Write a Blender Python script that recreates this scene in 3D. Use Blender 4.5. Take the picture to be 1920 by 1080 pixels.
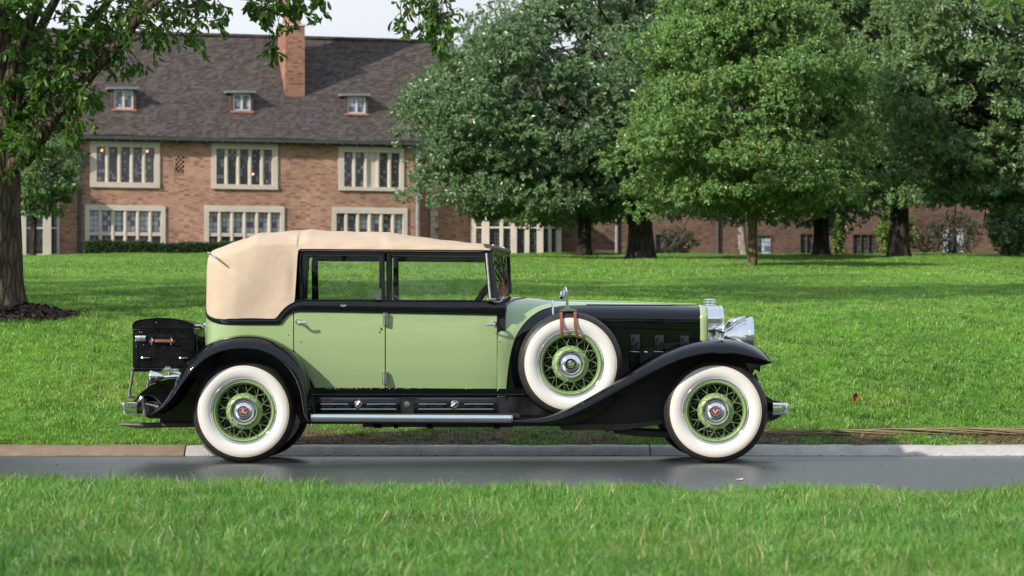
import bpy, bmesh, math, random
import numpy as np
from mathutils import Vector, Matrix, Euler

for o in list(bpy.data.objects):
    bpy.data.objects.remove(o)
SC = bpy.context.scene
COL = SC.collection
R = math.radians
rng = np.random.default_rng(7)
random.seed(7)

# ------------------------------------------------------------------ camera
F = 5183.0                      # focal length in photo pixels (1920 wide)
CAMY, CAMZ = -22.0, 0.78        # eye stands 22 m from the near wheels, low
XC, YH = 960.0, 685.0           # principal column, horizon row
cam_d = bpy.data.cameras.new('camera')
cam = bpy.data.objects.new('camera', cam_d)
COL.objects.link(cam)
cam.location = (0, CAMY, CAMZ)
cam.rotation_euler = (R(90), 0, 0)
cam_d.sensor_width = 36
cam_d.lens = 36 * F / 1920
cam_d.shift_y = (YH - 540) / 1920
cam_d.clip_start = 0.5
cam_d.clip_end = 3000
cam_d.dof.use_dof = True
cam_d.dof.focus_distance = 22.1
cam_d.dof.aperture_fstop = 6.0
SC.camera = cam

# ------------------------------------------------------------------ sun and sky
SUN = Vector((1.28, 1.0, -0.92)).normalized()       # the way the light travels
sun_d = bpy.data.lights.new('sun', 'SUN')
sun_d.energy = 5.0
sun_d.angle = R(0.9)
sun_d.color = (1.0, 0.95, 0.86)
sun = bpy.data.objects.new('sun', sun_d)
COL.objects.link(sun)
sun.rotation_euler = SUN.to_track_quat('-Z', 'Y').to_euler()
sun.location = (-20, -40, 30)

world = bpy.data.worlds.new('World')
SC.world = world
world.use_nodes = True
nt = world.node_tree
nt.nodes.clear()
wo = nt.nodes.new('ShaderNodeOutputWorld')
bg = nt.nodes.new('ShaderNodeBackground')
bg.inputs['Strength'].default_value = 0.1
sky = nt.nodes.new('ShaderNodeTexSky')
sky.sky_type = 'NISHITA'
sky.sun_disc = False
sky.sun_elevation = math.asin(-SUN.z)
sky.sun_rotation = math.atan2(-SUN.x, -SUN.y)
tc = nt.nodes.new('ShaderNodeTexCoord')
mp = nt.nodes.new('ShaderNodeMapping')
mp.inputs['Scale'].default_value = (1.6, 1.6, 4.0)
nz = nt.nodes.new('ShaderNodeTexNoise')
nz.inputs['Scale'].default_value = 1.7
nz.inputs['Detail'].default_value = 6
rp = nt.nodes.new('ShaderNodeValToRGB')
rp.color_ramp.elements[0].position = 0.18
rp.color_ramp.elements[0].color = (0.55, 0.55, 0.55, 1)
rp.color_ramp.elements[1].position = 0.45
mx = nt.nodes.new('ShaderNodeMix')
mx.data_type = 'RGBA'
mx.inputs['B'].default_value = (9.3, 9.5, 9.8, 1)      # bright thin cloud
nt.links.new(tc.outputs['Generated'], mp.inputs['Vector'])
nt.links.new(mp.outputs['Vector'], nz.inputs['Vector'])
nt.links.new(nz.outputs['Fac'], rp.inputs['Fac'])
nt.links.new(rp.outputs['Color'], mx.inputs['Factor'])
nt.links.new(sky.outputs['Color'], mx.inputs['A'])
sxyz = nt.nodes.new('ShaderNodeSeparateXYZ')
nt.links.new(tc.outputs['Generated'], sxyz.inputs[0])
up = nt.nodes.new('ShaderNodeValToRGB')        # white low down, thinner and bluer towards the zenith
up.color_ramp.elements[0].position = 0.0; up.color_ramp.elements[0].color = (1.0, 1.0, 1.0, 1)
up.color_ramp.elements[1].position = 0.75; up.color_ramp.elements[1].color = (0.70, 0.82, 1.0, 1)
nt.links.new(sxyz.outputs['Z'], up.inputs['Fac'])
vm = nt.nodes.new('ShaderNodeVectorMath'); vm.operation = 'MULTIPLY'
nt.links.new(mx.outputs['Result'], vm.inputs[0]); nt.links.new(up.outputs['Color'], vm.inputs[1])
nt.links.new(vm.outputs['Vector'], bg.inputs['Color'])
nt.links.new(bg.outputs['Background'], wo.inputs['Surface'])

SC.view_settings.view_transform = 'Standard'
SC.view_settings.look = 'None'
SC.view_settings.exposure = 0.0
SC.view_settings.gamma = 1.0
SC.view_settings.use_curve_mapping = False
SC.render.engine = 'CYCLES'
SC.cycles.use_denoising = True
SC.cycles.denoiser = 'OPENIMAGEDENOISE'
SC.cycles.max_bounces = 10
SC.cycles.transparent_max_bounces = 16
SC.cycles.sample_clamp_indirect = 4.0

# ------------------------------------------------------------------ measuring helpers
def S(Y):
    return (Y - CAMY) / F
def W(px, py, Y):
    s = (Y - CAMY) / F
    return (float((px - XC) * s), float(Y), float(CAMZ + (YH - py) * s))

def pchip(xs, ys):
    xs = np.asarray(xs, float); ys = np.asarray(ys, float)
    h = np.diff(xs); d = np.diff(ys) / h
    m = np.zeros(len(xs))
    m[0], m[-1] = d[0], d[-1]
    for i in range(1, len(xs) - 1):
        if d[i-1] * d[i] > 0:
            w1, w2 = 2*h[i] + h[i-1], h[i] + 2*h[i-1]
            m[i] = (w1 + w2) / (w1 / d[i-1] + w2 / d[i])
    def f(x):
        x = np.clip(x, xs[0], xs[-1])
        i = int(np.clip(np.searchsorted(xs, x) - 1, 0, len(h) - 1))
        t = (x - xs[i]) / h[i]
        return float((2*t**3 - 3*t**2 + 1)*ys[i] + (t**3 - 2*t**2 + t)*h[i]*m[i]
                     + (-2*t**3 + 3*t**2)*ys[i+1] + (t**3 - t**2)*h[i]*m[i+1])
    return f
def curve(pts):
    return pchip([p[0] for p in pts], [p[1] for p in pts])

def spline(pts, n):
    """Catmull-Rom through points, n samples evenly by length."""
    P = np.asarray(pts, float)
    A = np.vstack([2*P[0] - P[1], P, 2*P[-1] - P[-2]])
    out = []
    for i in range(1, len(A) - 2):
        p0, p1, p2, p3 = A[i-1], A[i], A[i+1], A[i+2]
        for t in np.linspace(0, 1, 16, endpoint=False):
            out.append(0.5*((2*p1) + (-p0+p2)*t + (2*p0-5*p1+4*p2-p3)*t*t + (-p0+3*p1-3*p2+p3)*t**3))
    out.append(A[-2])
    out = np.array(out)
    L = np.concatenate([[0], np.cumsum(np.linalg.norm(np.diff(out, axis=0), axis=1))])
    s = np.linspace(0, L[-1], n)
    return np.stack([np.interp(s, L, out[:, k]) for k in range(out.shape[1])], 1)

# ------------------------------------------------------------------ mesh builder
ORIGIN = {}
class MB:
    def __init__(self):
        self.v = []; self.f = []
    def add(self, vs, fs):
        o = len(self.v)
        self.v += [tuple(p) for p in vs]
        self.f += [tuple(i + o for i in f) for f in fs]
        return self
    def grid(self, P, closev=False, flip=False):
        n, m = len(P), len(P[0])
        vs = [p for row in P for p in row]
        fs = []
        for i in range(n - 1):
            for j in range(m if closev else m - 1):
                a, b = i*m + j, i*m + (j+1) % m
                c, d = (i+1)*m + (j+1) % m, (i+1)*m + j
                fs.append((a, d, c, b) if flip else (a, b, c, d))
        return self.add(vs, fs)
    def shell(self, P, off):
        """grid of points with its rim folded back by the vector off"""
        self.grid(P)
        n, m = len(P), len(P[0])
        rim = [P[0][j] for j in range(m)] + [P[i][m-1] for i in range(1, n)] + \
              [P[n-1][j] for j in range(m-2, -1, -1)] + [P[i][0] for i in range(n-2, 0, -1)]
        back = [tuple(np.asarray(p) + np.asarray(off)) for p in rim]
        k = len(rim)
        self.add(rim + back, [(i, i+k, (i+1) % k + k, (i+1) % k) for i in range(k)])
        return self
    def box(self, x0, x1, y0, y1, z0, z1, bev=0.0):
        if bev > 0:
            bm = bmesh.new()
            bmesh.ops.create_cube(bm, size=1)
            for v in bm.verts:
                v.co = Vector(((x0+x1)/2 + v.co.x*(x1-x0), (y0+y1)/2 + v.co.y*(y1-y0), (z0+z1)/2 + v.co.z*(z1-z0)))
            bmesh.ops.bevel(bm, geom=bm.edges[:], offset=bev, segments=2, affect='EDGES', profile=0.5)
            self.from_bm(bm)
            return self
        vs = [(x, y, z) for z in (z0, z1) for y in (y0, y1) for x in (x0, x1)]
        return self.add(vs, [(0,2,3,1), (4,5,7,6), (0,1,5,4), (2,6,7,3), (0,4,6,2), (1,3,7,5)])
    def from_bm(self, bm):
        bm.verts.index_update()
        self.add([v.co[:] for v in bm.verts], [[v.index for v in f.verts] for f in bm.faces])
        bm.free()
    def tube(self, path, r, n=8, flat=1.0, caps=True):
        P = [Vector(p) for p in path]
        k = len(P)
        rs = [r]*k if not hasattr(r, '__len__') else list(r)
        T = []
        for i in range(k):
            t = P[min(i+1, k-1)] - P[max(i-1, 0)]
            T.append(t.normalized() if t.length > 1e-9 else Vector((0, 0, 1)))
        u = T[0].orthogonal().normalized()
        rows = []
        for i in range(k):
            if i:
                u = (u - T[i]*u.dot(T[i]))
                u = u.normalized() if u.length > 1e-6 else T[i].orthogonal().normalized()
            w = T[i].cross(u)
            rows.append([tuple(P[i] + (u*math.cos(2*math.pi*j/n) + w*math.sin(2*math.pi*j/n)*flat)*rs[i]) for j in range(n)])
        o = len(self.v)
        self.grid(rows, closev=True)
        if caps:
            self.f.append(tuple(o + j for j in range(n))[::-1])
            self.f.append(tuple(o + (k-1)*n + j for j in range(n)))
        return self
    def lathe(self, prof, c=(0, 0, 0), axis='Y', n=48, caps=False):
        """prof: (radius, height along axis)"""
        rows = []
        for r, h in prof:
            row = []
            for j in range(n):
                a = 2*math.pi*j/n
                ca, sa = math.cos(a)*r, math.sin(a)*r
                p = {'Y': (ca, h, sa), 'X': (h, ca, sa), 'Z': (ca, sa, h)}[axis]
                row.append((p[0]+c[0], p[1]+c[1], p[2]+c[2]))
            rows.append(row)
        o = len(self.v)
        self.grid(rows, closev=True)
        if caps:
            self.f.append(tuple(o + j for j in range(n)))
            self.f.append(tuple(o + (len(rows)-1)*n + j for j in range(n))[::-1])
        return self
    def plate(self, poly, Y, thick, n=None):
        """polygon in photo pixels set upright at depth Y (number or function), thick metres deep"""
        Yf = Y if callable(Y) else (lambda a, b: Y)
        a = [W(p[0], p[1], Yf(p[0], p[1])) for p in poly]
        b = [(p[0], p[1] + thick, p[2]) for p in a]
        k = len(a)
        return self.add(a + b, [tuple(range(k)), tuple(range(2*k-1, k-1, -1))] +
                        [(i, i+k, (i+1) % k + k, (i+1) % k) for i in range(k)])
    def ring(self, outer, inner, Y, thick):
        Yf = Y if callable(Y) else (lambda a, b: Y)
        k = len(outer)
        A = [W(p[0], p[1], Yf(p[0], p[1])) for p in outer]
        B = [W(p[0], p[1], Yf(p[0], p[1])) for p in inner]
        A2 = [(p[0], p[1]+thick, p[2]) for p in A]; B2 = [(p[0], p[1]+thick, p[2]) for p in B]
        vs = A + B + A2 + B2
        fs = []
        for i in range(k):
            j = (i+1) % k
            fs += [(i, j, k+j, k+i), (2*k+i, 3*k+i, 3*k+j, 2*k+j), (i, 2*k+i, 2*k+j, j), (k+i, k+j, 3*k+j, 3*k+i)]
        return self.add(vs, fs)
    def prism(self, poly3, off):
        a = [tuple(p) for p in poly3]
        b = [tuple(np.asarray(p) + np.asarray(off)) for p in a]
        k = len(a)
        return self.add(a + b, [tuple(range(k)), tuple(range(2*k-1, k-1, -1))] +
                        [(i, i+k, (i+1) % k + k, (i+1) % k) for i in range(k)])
    def mirrored(self, yc):
        m = MB()
        m.v = [(p[0], 2*yc - p[1], p[2]) for p in self.v]
        m.f = [tuple(reversed(f)) for f in self.f]
        return m
    def build(self, name, mat, parent=None, smooth=True, angle=35, fix=True):
        o = ORIGIN.get(parent.name, Vector()) if parent else Vector()
        me = bpy.data.meshes.new(name)
        me.from_pydata([(p[0]-o[0], p[1]-o[1], p[2]-o[2]) for p in self.v], [], self.f)
        me.validate()
        if fix:
            bm = bmesh.new(); bm.from_mesh(me)
            bmesh.ops.remove_doubles(bm, verts=bm.verts, dist=1e-5)
            bmesh.ops.recalc_face_normals(bm, faces=bm.faces)
            bm.to_mesh(me); bm.free()
        if smooth:
            me.polygons.foreach_set('use_smooth', [True]*len(me.polygons))
            me.set_sharp_from_angle(angle=R(angle))
        ob = bpy.data.objects.new(name, me)
        if mat:
            me.materials.append(mat)
        COL.objects.link(ob)
        if parent:
            ob.parent = parent
            ORIGIN[ob.name] = o
        return ob

def fast_mesh(name, V, faces, mat, parent=None, tint=None, smooth=False):
    """V (n,3), faces (m,k) arrays -> one object; tint: one value per face"""
    o = ORIGIN.get(parent.name, Vector()) if parent else Vector()
    me = bpy.data.meshes.new(name)
    V = np.asarray(V, np.float32) - np.array(o[:], np.float32)
    m, k = faces.shape
    me.vertices.add(len(V)); me.vertices.foreach_set('co', V.ravel())
    me.loops.add(m*k); me.loops.foreach_set('vertex_index', faces.ravel().astype(np.int32))
    me.polygons.add(m)
    me.polygons.foreach_set('loop_start', np.arange(0, m*k, k, dtype=np.int32))
    me.polygons.foreach_set('use_smooth', np.full(m, smooth, dtype=bool))
    me.update(calc_edges=True)
    if tint is not None:
        at = me.attributes.new('tint', 'FLOAT', 'FACE')
        at.data.foreach_set('value', np.asarray(tint, np.float32))
    me.materials.append(mat)
    ob = bpy.data.objects.new(name, me)
    COL.objects.link(ob)
    if parent:
        ob.parent = parent
        ORIGIN[ob.name] = o
    return ob

def tag(o, label=None, cat=None, group=None, kind=None):
    if label: o['label'] = label
    if cat: o['category'] = cat
    if group: o['group'] = group
    if kind: o['kind'] = kind
    return o
def thing(name, loc, label, cat, group=None):
    o = bpy.data.objects.new(name, None)
    COL.objects.link(o)
    o.location = loc
    o.empty_display_size = 0.3
    ORIGIN[o.name] = Vector(loc)
    return tag(o, label, cat, group)

# ------------------------------------------------------------------ materials
def M(name, color, rough=0.5, metal=0.0, coat=0.0, spec=0.5, cior=1.5, var=None, bump=None, coords='Object', rvar=0.0, stretch=None):
    m = bpy.data.materials.new(name)
    m.use_nodes = True
    t = m.node_tree
    b = t.nodes['Principled BSDF']
    b.inputs['Base Color'].default_value = (*color, 1)
    b.inputs['Roughness'].default_value = rough
    b.inputs['Metallic'].default_value = metal
    b.inputs['Coat Weight'].default_value = coat
    b.inputs['Coat Roughness'].default_value = 0.03
    b.inputs['Coat IOR'].default_value = cior
    b.inputs['Specular IOR Level'].default_value = spec
    if var or bump or rvar:
        tcn = t.nodes.new('ShaderNodeTexCoord')
        src = tcn.outputs[coords]
        if stretch:
            mpn = t.nodes.new('ShaderNodeMapping'); mpn.inputs['Scale'].default_value = stretch
            t.links.new(src, mpn.inputs['Vector']); src = mpn.outputs['Vector']
    if var:                                     # (scale, second colour, contrast)
        n = t.nodes.new('ShaderNodeTexNoise'); n.inputs['Scale'].default_value = var[0]; n.inputs['Detail'].default_value = 8
        n.inputs['Roughness'].default_value = 0.62
        r = t.nodes.new('ShaderNodeValToRGB')
        c = var[2] if len(var) > 2 else 0.18
        r.color_ramp.elements[0].position = 0.5 - c; r.color_ramp.elements[0].color = (*color, 1)
        r.color_ramp.elements[1].position = 0.5 + c; r.color_ramp.elements[1].color = (*var[1], 1)
        t.links.new(src, n.inputs['Vector']); t.links.new(n.outputs['Fac'], r.inputs['Fac'])
        t.links.new(r.outputs['Color'], b.inputs['Base Color'])
    if bump:                                    # (scale, strength, distance)
        n2 = t.nodes.new('ShaderNodeTexNoise'); n2.inputs['Scale'].default_value = bump[0]; n2.inputs['Detail'].default_value = 6
        bp = t.nodes.new('ShaderNodeBump'); bp.inputs['Strength'].default_value = bump[1]; bp.inputs['Distance'].default_value = bump[2]
        t.links.new(src, n2.inputs['Vector']); t.links.new(n2.outputs['Fac'], bp.inputs['Height'])
        t.links.new(bp.outputs['Normal'], b.inputs['Normal'])
    if rvar:
        n3 = t.nodes.new('ShaderNodeTexNoise'); n3.inputs['Scale'].default_value = 3.0; n3.inputs['Detail'].default_value = 5
        mr = t.nodes.new('ShaderNodeMapRange')
        mr.inputs['To Min'].default_value = max(0, rough - rvar); mr.inputs['To Max'].default_value = rough + rvar
        t.links.new(src, n3.inputs['Vector']); t.links.new(n3.outputs['Fac'], mr.inputs['Value'])
        t.links.new(mr.outputs['Result'], b.inputs['Roughness'])
    return m

GREEN = (0.305, 0.415, 0.185)
m_green = M('pale_green_paint', GREEN, 0.34, coat=0.9, var=(1.6, (0.315, 0.43, 0.197), 0.3), bump=(1.2, 0.04, 0.02), rvar=0.05)
m_green_wheel = M('green_wheel_paint', (0.265, 0.385, 0.15), 0.4, coat=0.4, var=(9, (0.235, 0.345, 0.13)))
m_black = M('black_paint', (0.0022, 0.0025, 0.0035), 0.25, coat=1.0, spec=0.0, cior=1.5, var=(5, (0.0035, 0.004, 0.005)), bump=(1.5, 0.03, 0.02), rvar=0.05)
m_blackdull = M('black_chassis_paint', (0.012, 0.012, 0.012), 0.55, var=(12, (0.03, 0.026, 0.022), 0.25), bump=(60, 0.2, 0.004))
m_trunk = M('black_trunk_leathercloth', (0.005, 0.005, 0.006), 0.35, coat=0.6, spec=.0, cior=1.33, var=(14, (0.013, 0.013, 0.014)), bump=(300, 0.12, 0.002), rvar=0.1)
m_chrome = M('chrome', (0.90, 0.90, 0.90), 0.06, metal=1.0, var=(20, (0.82, 0.82, 0.83)), rvar=0.04)
m_dullchrome = M('worn_nickel', (0.55, 0.55, 0.53), 0.28, metal=1.0, var=(30, (0.36, 0.35, 0.33)), rvar=0.1)
m_canvas = M('tan_canvas', (0.585, 0.460, 0.345), 0.85, spec=0.2, var=(3.0, (0.50, 0.375, 0.265), 0.25), bump=(5.5, 0.5, 0.025))
m_piping = M('dark_brown_leather_trim', (0.06, 0.045, 0.035), 0.5, var=(30, (0.1, 0.075, 0.055)))
m_rubber = M('tyre_rubber', (0.018, 0.018, 0.019), 0.42, spec=0.45, var=(18, (0.032, 0.03, 0.028), 0.25), bump=(140, 0.1, 0.002))
m_white = M('whitewall_rubber', (0.75, 0.725, 0.685), 0.5, var=(5, (0.69, 0.655, 0.60), 0.28), spec=0.35)
m_wwline = M('yellowed_whitewall_edge', (0.55, 0.42, 0.28), 0.6, var=(9, (0.62, 0.52, 0.38)))
m_leather = M('red_brown_leather', (0.20, 0.062, 0.03), 0.5, var=(60, (0.28, 0.09, 0.045)), bump=(200, 0.2, 0.002))
m_red = M('red_enamel', (0.24, 0.008, 0.014), 0.2, coat=1.0, var=(40, (0.36, 0.01, 0.016)))
m_silver = M('silver_enamel', (0.75, 0.75, 0.73), 0.35, metal=0.3, var=(40, (0.68, 0.68, 0.66)))
m_interior = M('dark_interior_leather', (0.028, 0.026, 0.022), 0.6, var=(15, (0.045, 0.04, 0.034)))
m_lettering = M('white_lettering', (0.8, 0.8, 0.78), 0.5, var=(50, (0.74, 0.74, 0.72)))
m_tyretext = M('raised_tyre_lettering', (0.075, 0.075, 0.073), 0.5, var=(50, (0.06, 0.06, 0.06)))
m_bare = M('chipped_primer', (0.42, 0.36, 0.28), 0.7, var=(70, (0.25, 0.2, 0.15)))

def glass_mat(name, tintc=(0.92, 0.96, 0.94), rough=0.0, f0=1.5):
    m = bpy.data.materials.new(name); m.use_nodes = True
    t = m.node_tree; t.nodes.clear()
    out = t.nodes.new('ShaderNodeOutputMaterial')
    tr = t.nodes.new('ShaderNodeBsdfTransparent'); tr.inputs['Color'].default_value = (*tintc, 1)
    gl = t.nodes.new('ShaderNodeBsdfGlossy'); gl.inputs['Roughness'].default_value = rough
    fr = t.nodes.new('ShaderNodeFresnel'); fr.inputs['IOR'].default_value = f0
    mxs = t.nodes.new('ShaderNodeMixShader')
    n = t.nodes.new('ShaderNodeTexNoise'); n.inputs['Scale'].default_value = 1.3
    bp = t.nodes.new('ShaderNodeBump'); bp.inputs['Strength'].default_value = 0.03
    tcn = t.nodes.new('ShaderNodeTexCoord')
    t.links.new(tcn.outputs['Object'], n.inputs['Vector']); t.links.new(n.outputs['Fac'], bp.inputs['Height'])
    t.links.new(bp.outputs['Normal'], gl.inputs['Normal'])
    t.links.new(fr.outputs['Fac'], mxs.inputs['Fac'])
    t.links.new(tr.outputs['BSDF'], mxs.inputs[1]); t.links.new(gl.outputs['BSDF'], mxs.inputs[2])
    t.links.new(mxs.outputs['Shader'], out.inputs['Surface'])
    return m
m_glass = glass_mat('window_glass', (.985, .992, .985), f0=1.3)
m_spoke = M('green_spoke_paint', (0.20, 0.31, 0.115), 0.35, coat=0.4, var=(12, (0.17, 0.27, 0.10)))
# ================================================================== GROUND
KERB_Y = 1.78                                    # foot of the far kerb
_zl = pchip([0, 24.1, 24.6, 27, 30.5, 34, 42, 50, 62, 75, 88, 100, 113, 126, 140, 180, 400],
            [.06, .085, .16, .47, .92, 1.34, 1.86, 2.20, 2.78, 3.38, 3.98, 4.58, 5.18, 5.75, 6.13, 6.6, 9.0])
def lawn_z(x, Y):
    """height of the lawn beyond the kerb"""
    d = Y - CAMY
    u = max(0.0, min(1.0, (d - 26) / 8))
    return _zl(d) + u*(0.05*math.sin(0.37*x + 0.21*d) + 0.035*math.sin(0.9*x - 0.33*d + 1.3))
def verge_edge(x):
    """depth Y of the road edge on the camera's side"""
    x = max(-9.0, min(9.0, x))
    return CAMY + 15.9 - 0.235*x
TREE_SPOT = (-6.55, 13.0)                        # the near oak and its mulch

m_soil = M('lawn_thatch_soil', (0.040, 0.080, 0.014), 0.95, spec=0.1, var=(1.4, (0.070, 0.125, 0.026), 0.25), bump=(40, 0.5, 0.02))
m_asphalt = M('dark_sealed_asphalt', (0.040, 0.043, 0.050), 0.33, spec=0.5, var=(1.3, (0.058, 0.061, 0.068), 0.25), bump=(160, 0.22, 0.003), rvar=0.12, stretch=(.35, 2.2, 1))
m_kerb = M('pale_concrete', (0.50, 0.475, 0.44), 0.8, spec=0.3, var=(7, (0.36, 0.335, 0.305), 0.2), bump=(90, 0.35, 0.004))
m_kerb_brown = M('soil_stained_concrete', (0.26, 0.20, 0.145), 0.85, spec=0.25, var=(6, (0.18, 0.125, 0.08), 0.22), bump=(70, 0.4, 0.005))
m_mulch = M('dark_bark_mulch', (0.030, 0.018, 0.014), 0.9, var=(25, (0.06, 0.035, 0.026), 0.25))

def strip(name, xs, Ys, zf, mat):
    mb = MB()
    mb.grid([[(x, Y, zf(x, Y)) for x in xs] for Y in Ys], flip=True)
    o = mb.build(name, mat, angle=60)
    return tag(o, kind='structure')

xs_wide = sorted(set([-400, -200, -120, -70, -45] + list(np.arange(-32, 32.1, 1.6)) + [45, 70, 120, 200, 400]))
strip('lawn', xs_wide, [KERB_Y + .33, KERB_Y + .5, KERB_Y + .8] + list(np.arange(3.2, 40, 1.0)) + list(np.arange(40, 130, 3.0)) +
      [135, 160, 220, 400, 900], lawn_z, m_soil)
# the kerb's top back edge meets the lawn at KERB_Y + .33
mb = MB()
mb.grid([[(x, verge_edge(x) - .02, 0.0) for x in xs_wide], [(x, KERB_Y + .06, 0.0) for x in xs_wide]], flip=True)
tag(mb.build('road', m_asphalt), kind='structure')
mb = MB()
mb.grid([[(x, -900.0, .02) for x in xs_wide], [(x, -120.0, .02) for x in xs_wide], [(x, -30.0, .02) for x in xs_wide], [(x, -18.0, .02) for x in xs_wide],
         [(x, verge_edge(x) - .12, .035) for x in xs_wide], [(x, verge_edge(x) + .02, -.01) for x in xs_wide]], flip=True)
tag(mb.build('grass_verge_ground', m_soil, angle=60), kind='structure')

kerb = bpy.data.objects.new('kerb', None); COL.objects.link(kerb); tag(kerb, kind='structure'); ORIGIN['kerb'] = Vector()
joints = [-46, -30, -18, -10.8, -6.82, -2.82, 1.19, 5.2, 9.2, 13.2, 20, 32, 46]
for a, b in zip(joints[:-1], joints[1:]):
    mb = MB()
    prof = [(0.0, -.03), (0.0, 0.004), (.05, .040), (.085, .066), (.115, .080), (.15, .086), (.36, .090), (.36, -.03)]
    xs = np.linspace(a + .006, b - .006, max(2, int((b - a) / .35)))
    rr = random.Random(int(a*10))
    P = []
    for x in xs:
        j = rr.uniform(-.002, .002)
        P.append([(x, KERB_Y + q[0], q[1] + j) for q in prof])
    mb.grid(P)
    mb.add([p for p in P[0]], [tuple(range(len(prof)))]); mb.add([p for p in P[-1]], [tuple(range(len(prof)))[::-1]])
    k = mb.build('kerb_section', m_kerb_brown if b < -2 else m_kerb, kerb, angle=50)
    if b < -2 and b > -4: k['label'] = 'brown soil stained kerb section'

# mulch mound under the near oak
mb = MB()
tx, ty = TREE_SPOT
rows = []
for r in np.linspace(0, 1, 12):
    row = []
    for j in range(40):
        a = 2*math.pi*j/40
        rad = (1.12 + .10*math.sin(3*a + 1) + .05*math.sin(7*a)) * max(r, .02)
        x, y = tx + math.cos(a)*rad, ty + math.sin(a)*rad
        row.append((x, y, lawn_z(x, y) + .02 + .25*(1 - r)**1.3 - (.05 if r == 1 else 0)))
    rows.append(row)
mb.grid(rows, closev=True)
mul = mb.build('mulch', m_mulch, angle=60)
tag(mul, 'dark bark mulch mounded in a ring at the near oak', 'mulch', kind='stuff')
n = 3200
a = rng.uniform(0, 2*math.pi, n); r = np.sqrt(rng.uniform(0, 1, n))
V = np.zeros((n, 4, 3)); 
for i in range(n):
    rad = (1.12 + .10*math.sin(3*a[i] + 1) + .05*math.sin(7*a[i])) * r[i] * 1.03
    x, y = tx + math.cos(a[i])*rad, ty + math.sin(a[i])*rad
    z = lawn_z(x, y) + .025 + .25*max(0, 1 - r[i])**1.3 + rng.uniform(0, .012)
    L, w = rng.uniform(.015, .05), rng.uniform(.006, .016)
    d = Vector(rng.normal(size=3)); d.z *= .4; d.normalize()
    s = d.cross(Vector((rng.normal()*.4, rng.normal()*.4, 1))).normalized()
    c = Vector((x, y, z))
    V[i] = [c - d*L - s*w, c + d*L - s*w, c + d*L + s*w, c - d*L + s*w]
chips = fast_mesh('mulch_chips', V.reshape(-1, 3), np.arange(4*n).reshape(n, 4), m_mulch, mul)
tag(chips, kind='stuff')

# ------------------------------------------------------------------ grass
def grass_mat(name, dark, light, dry, dry_amt=0.12, trans=0.35, patch=0.16):
    m = bpy.data.materials.new(name); m.use_nodes = True
    t = m.node_tree; t.nodes.clear()
    N = t.nodes.new; L = t.links.new
    out = N('ShaderNodeOutputMaterial')
    pr = N('ShaderNodeBsdfPrincipled'); pr.inputs['Roughness'].default_value = 0.38; pr.inputs['Specular IOR Level'].default_value = 0.45
    tl = N('ShaderNodeBsdfTranslucent')
    ms = N('ShaderNodeMixShader'); ms.inputs['Fac'].default_value = trans
    at = N('ShaderNodeAttribute'); at.attribute_name = 'tint'
    geo = N('ShaderNodeNewGeometry')
    mpn = N('ShaderNodeMapping'); mpn.inputs['Scale'].default_value = (1, .55, .3)
    n1 = N('ShaderNodeTexNoise'); n1.inputs['Scale'].default_value = patch; n1.inputs['Detail'].default_value = 4
    n2 = N('ShaderNodeTexNoise'); n2.inputs['Scale'].default_value = 1.7; n2.inputs['Detail'].default_value = 3
    L(geo.outputs['Position'], mpn.inputs['Vector'])
    L(mpn.outputs['Vector'], n1.inputs['Vector']); L(mpn.outputs['Vector'], n2.inputs['Vector'])
    ad = N('ShaderNodeMath'); ad.operation = 'MULTIPLY_ADD'; ad.inputs[1].default_value = 0.75
    L(n1.outputs['Fac'], ad.inputs[0]); 
    ad2 = N('ShaderNodeMath'); ad2.operation = 'MULTIPLY_ADD'; ad2.inputs[1].default_value = 0.55
    L(n2.outputs['Fac'], ad2.inputs[0]); L(at.outputs['Fac'], ad.inputs[2])
    sc = N('ShaderNodeMath'); sc.operation = 'MULTIPLY'; sc.inputs[1].default_value = 0.5
    L(ad.outputs[0], ad2.inputs[2]); L(ad2.outputs[0], sc.inputs[0])
    rp = N('ShaderNodeValToRGB'); e = rp.color_ramp.elements
    e[0].position = 0.30; e[0].color = (*dark, 1); e[1].position = 0.80; e[1].color = (*light, 1)
    L(sc.outputs[0], rp.inputs['Fac'])
    gt = N('ShaderNodeMath'); gt.operation = 'GREATER_THAN'; gt.inputs[1].default_value = 1 - dry_amt
    L(at.outputs['Fac'], gt.inputs[0])
    mxc = N('ShaderNodeMix'); mxc.data_type = 'RGBA'; mxc.inputs['B'].default_value = (*dry, 1)
    L(gt.outputs[0], mxc.inputs['Factor']); L(rp.outputs['Color'], mxc.inputs['A'])
    # sun bleached, thinner patches of turf
    n4 = N('ShaderNodeTexNoise'); n4.inputs['Scale'].default_value = .62; n4.inputs['Detail'].default_value = 5; L(mpn.outputs['Vector'], n4.inputs['Vector'])
    r4 = N('ShaderNodeMapRange'); r4.inputs['From Min'].default_value = .50; r4.inputs['From Max'].default_value = .72; r4.inputs['To Max'].default_value = .6
    L(n4.outputs['Fac'], r4.inputs['Value'])
    m4 = N('ShaderNodeMix'); m4.data_type = 'RGBA'; m4.blend_type = 'MULTIPLY'; m4.inputs['B'].default_value = (1.45, 1.0, 1.35, 1)
    L(r4.outputs['Result'], m4.inputs['Factor']); L(mxc.outputs['Result'], m4.inputs['A'])
    L(m4.outputs['Result'], pr.inputs['Base Color']); L(m4.outputs['Result'], tl.inputs['Color'])
    L(pr.outputs['BSDF'], ms.inputs[1]); L(tl.outputs['BSDF'], ms.inputs[2])
    L(ms.outputs['Shader'], out.inputs['Surface'])
    return m
m_grass = grass_mat('lawn_grass_blades', (0.045, 0.165, 0.012), (0.300, 0.560, 0.075), (0.62, 0.62, 0.32), 0.04)
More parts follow.
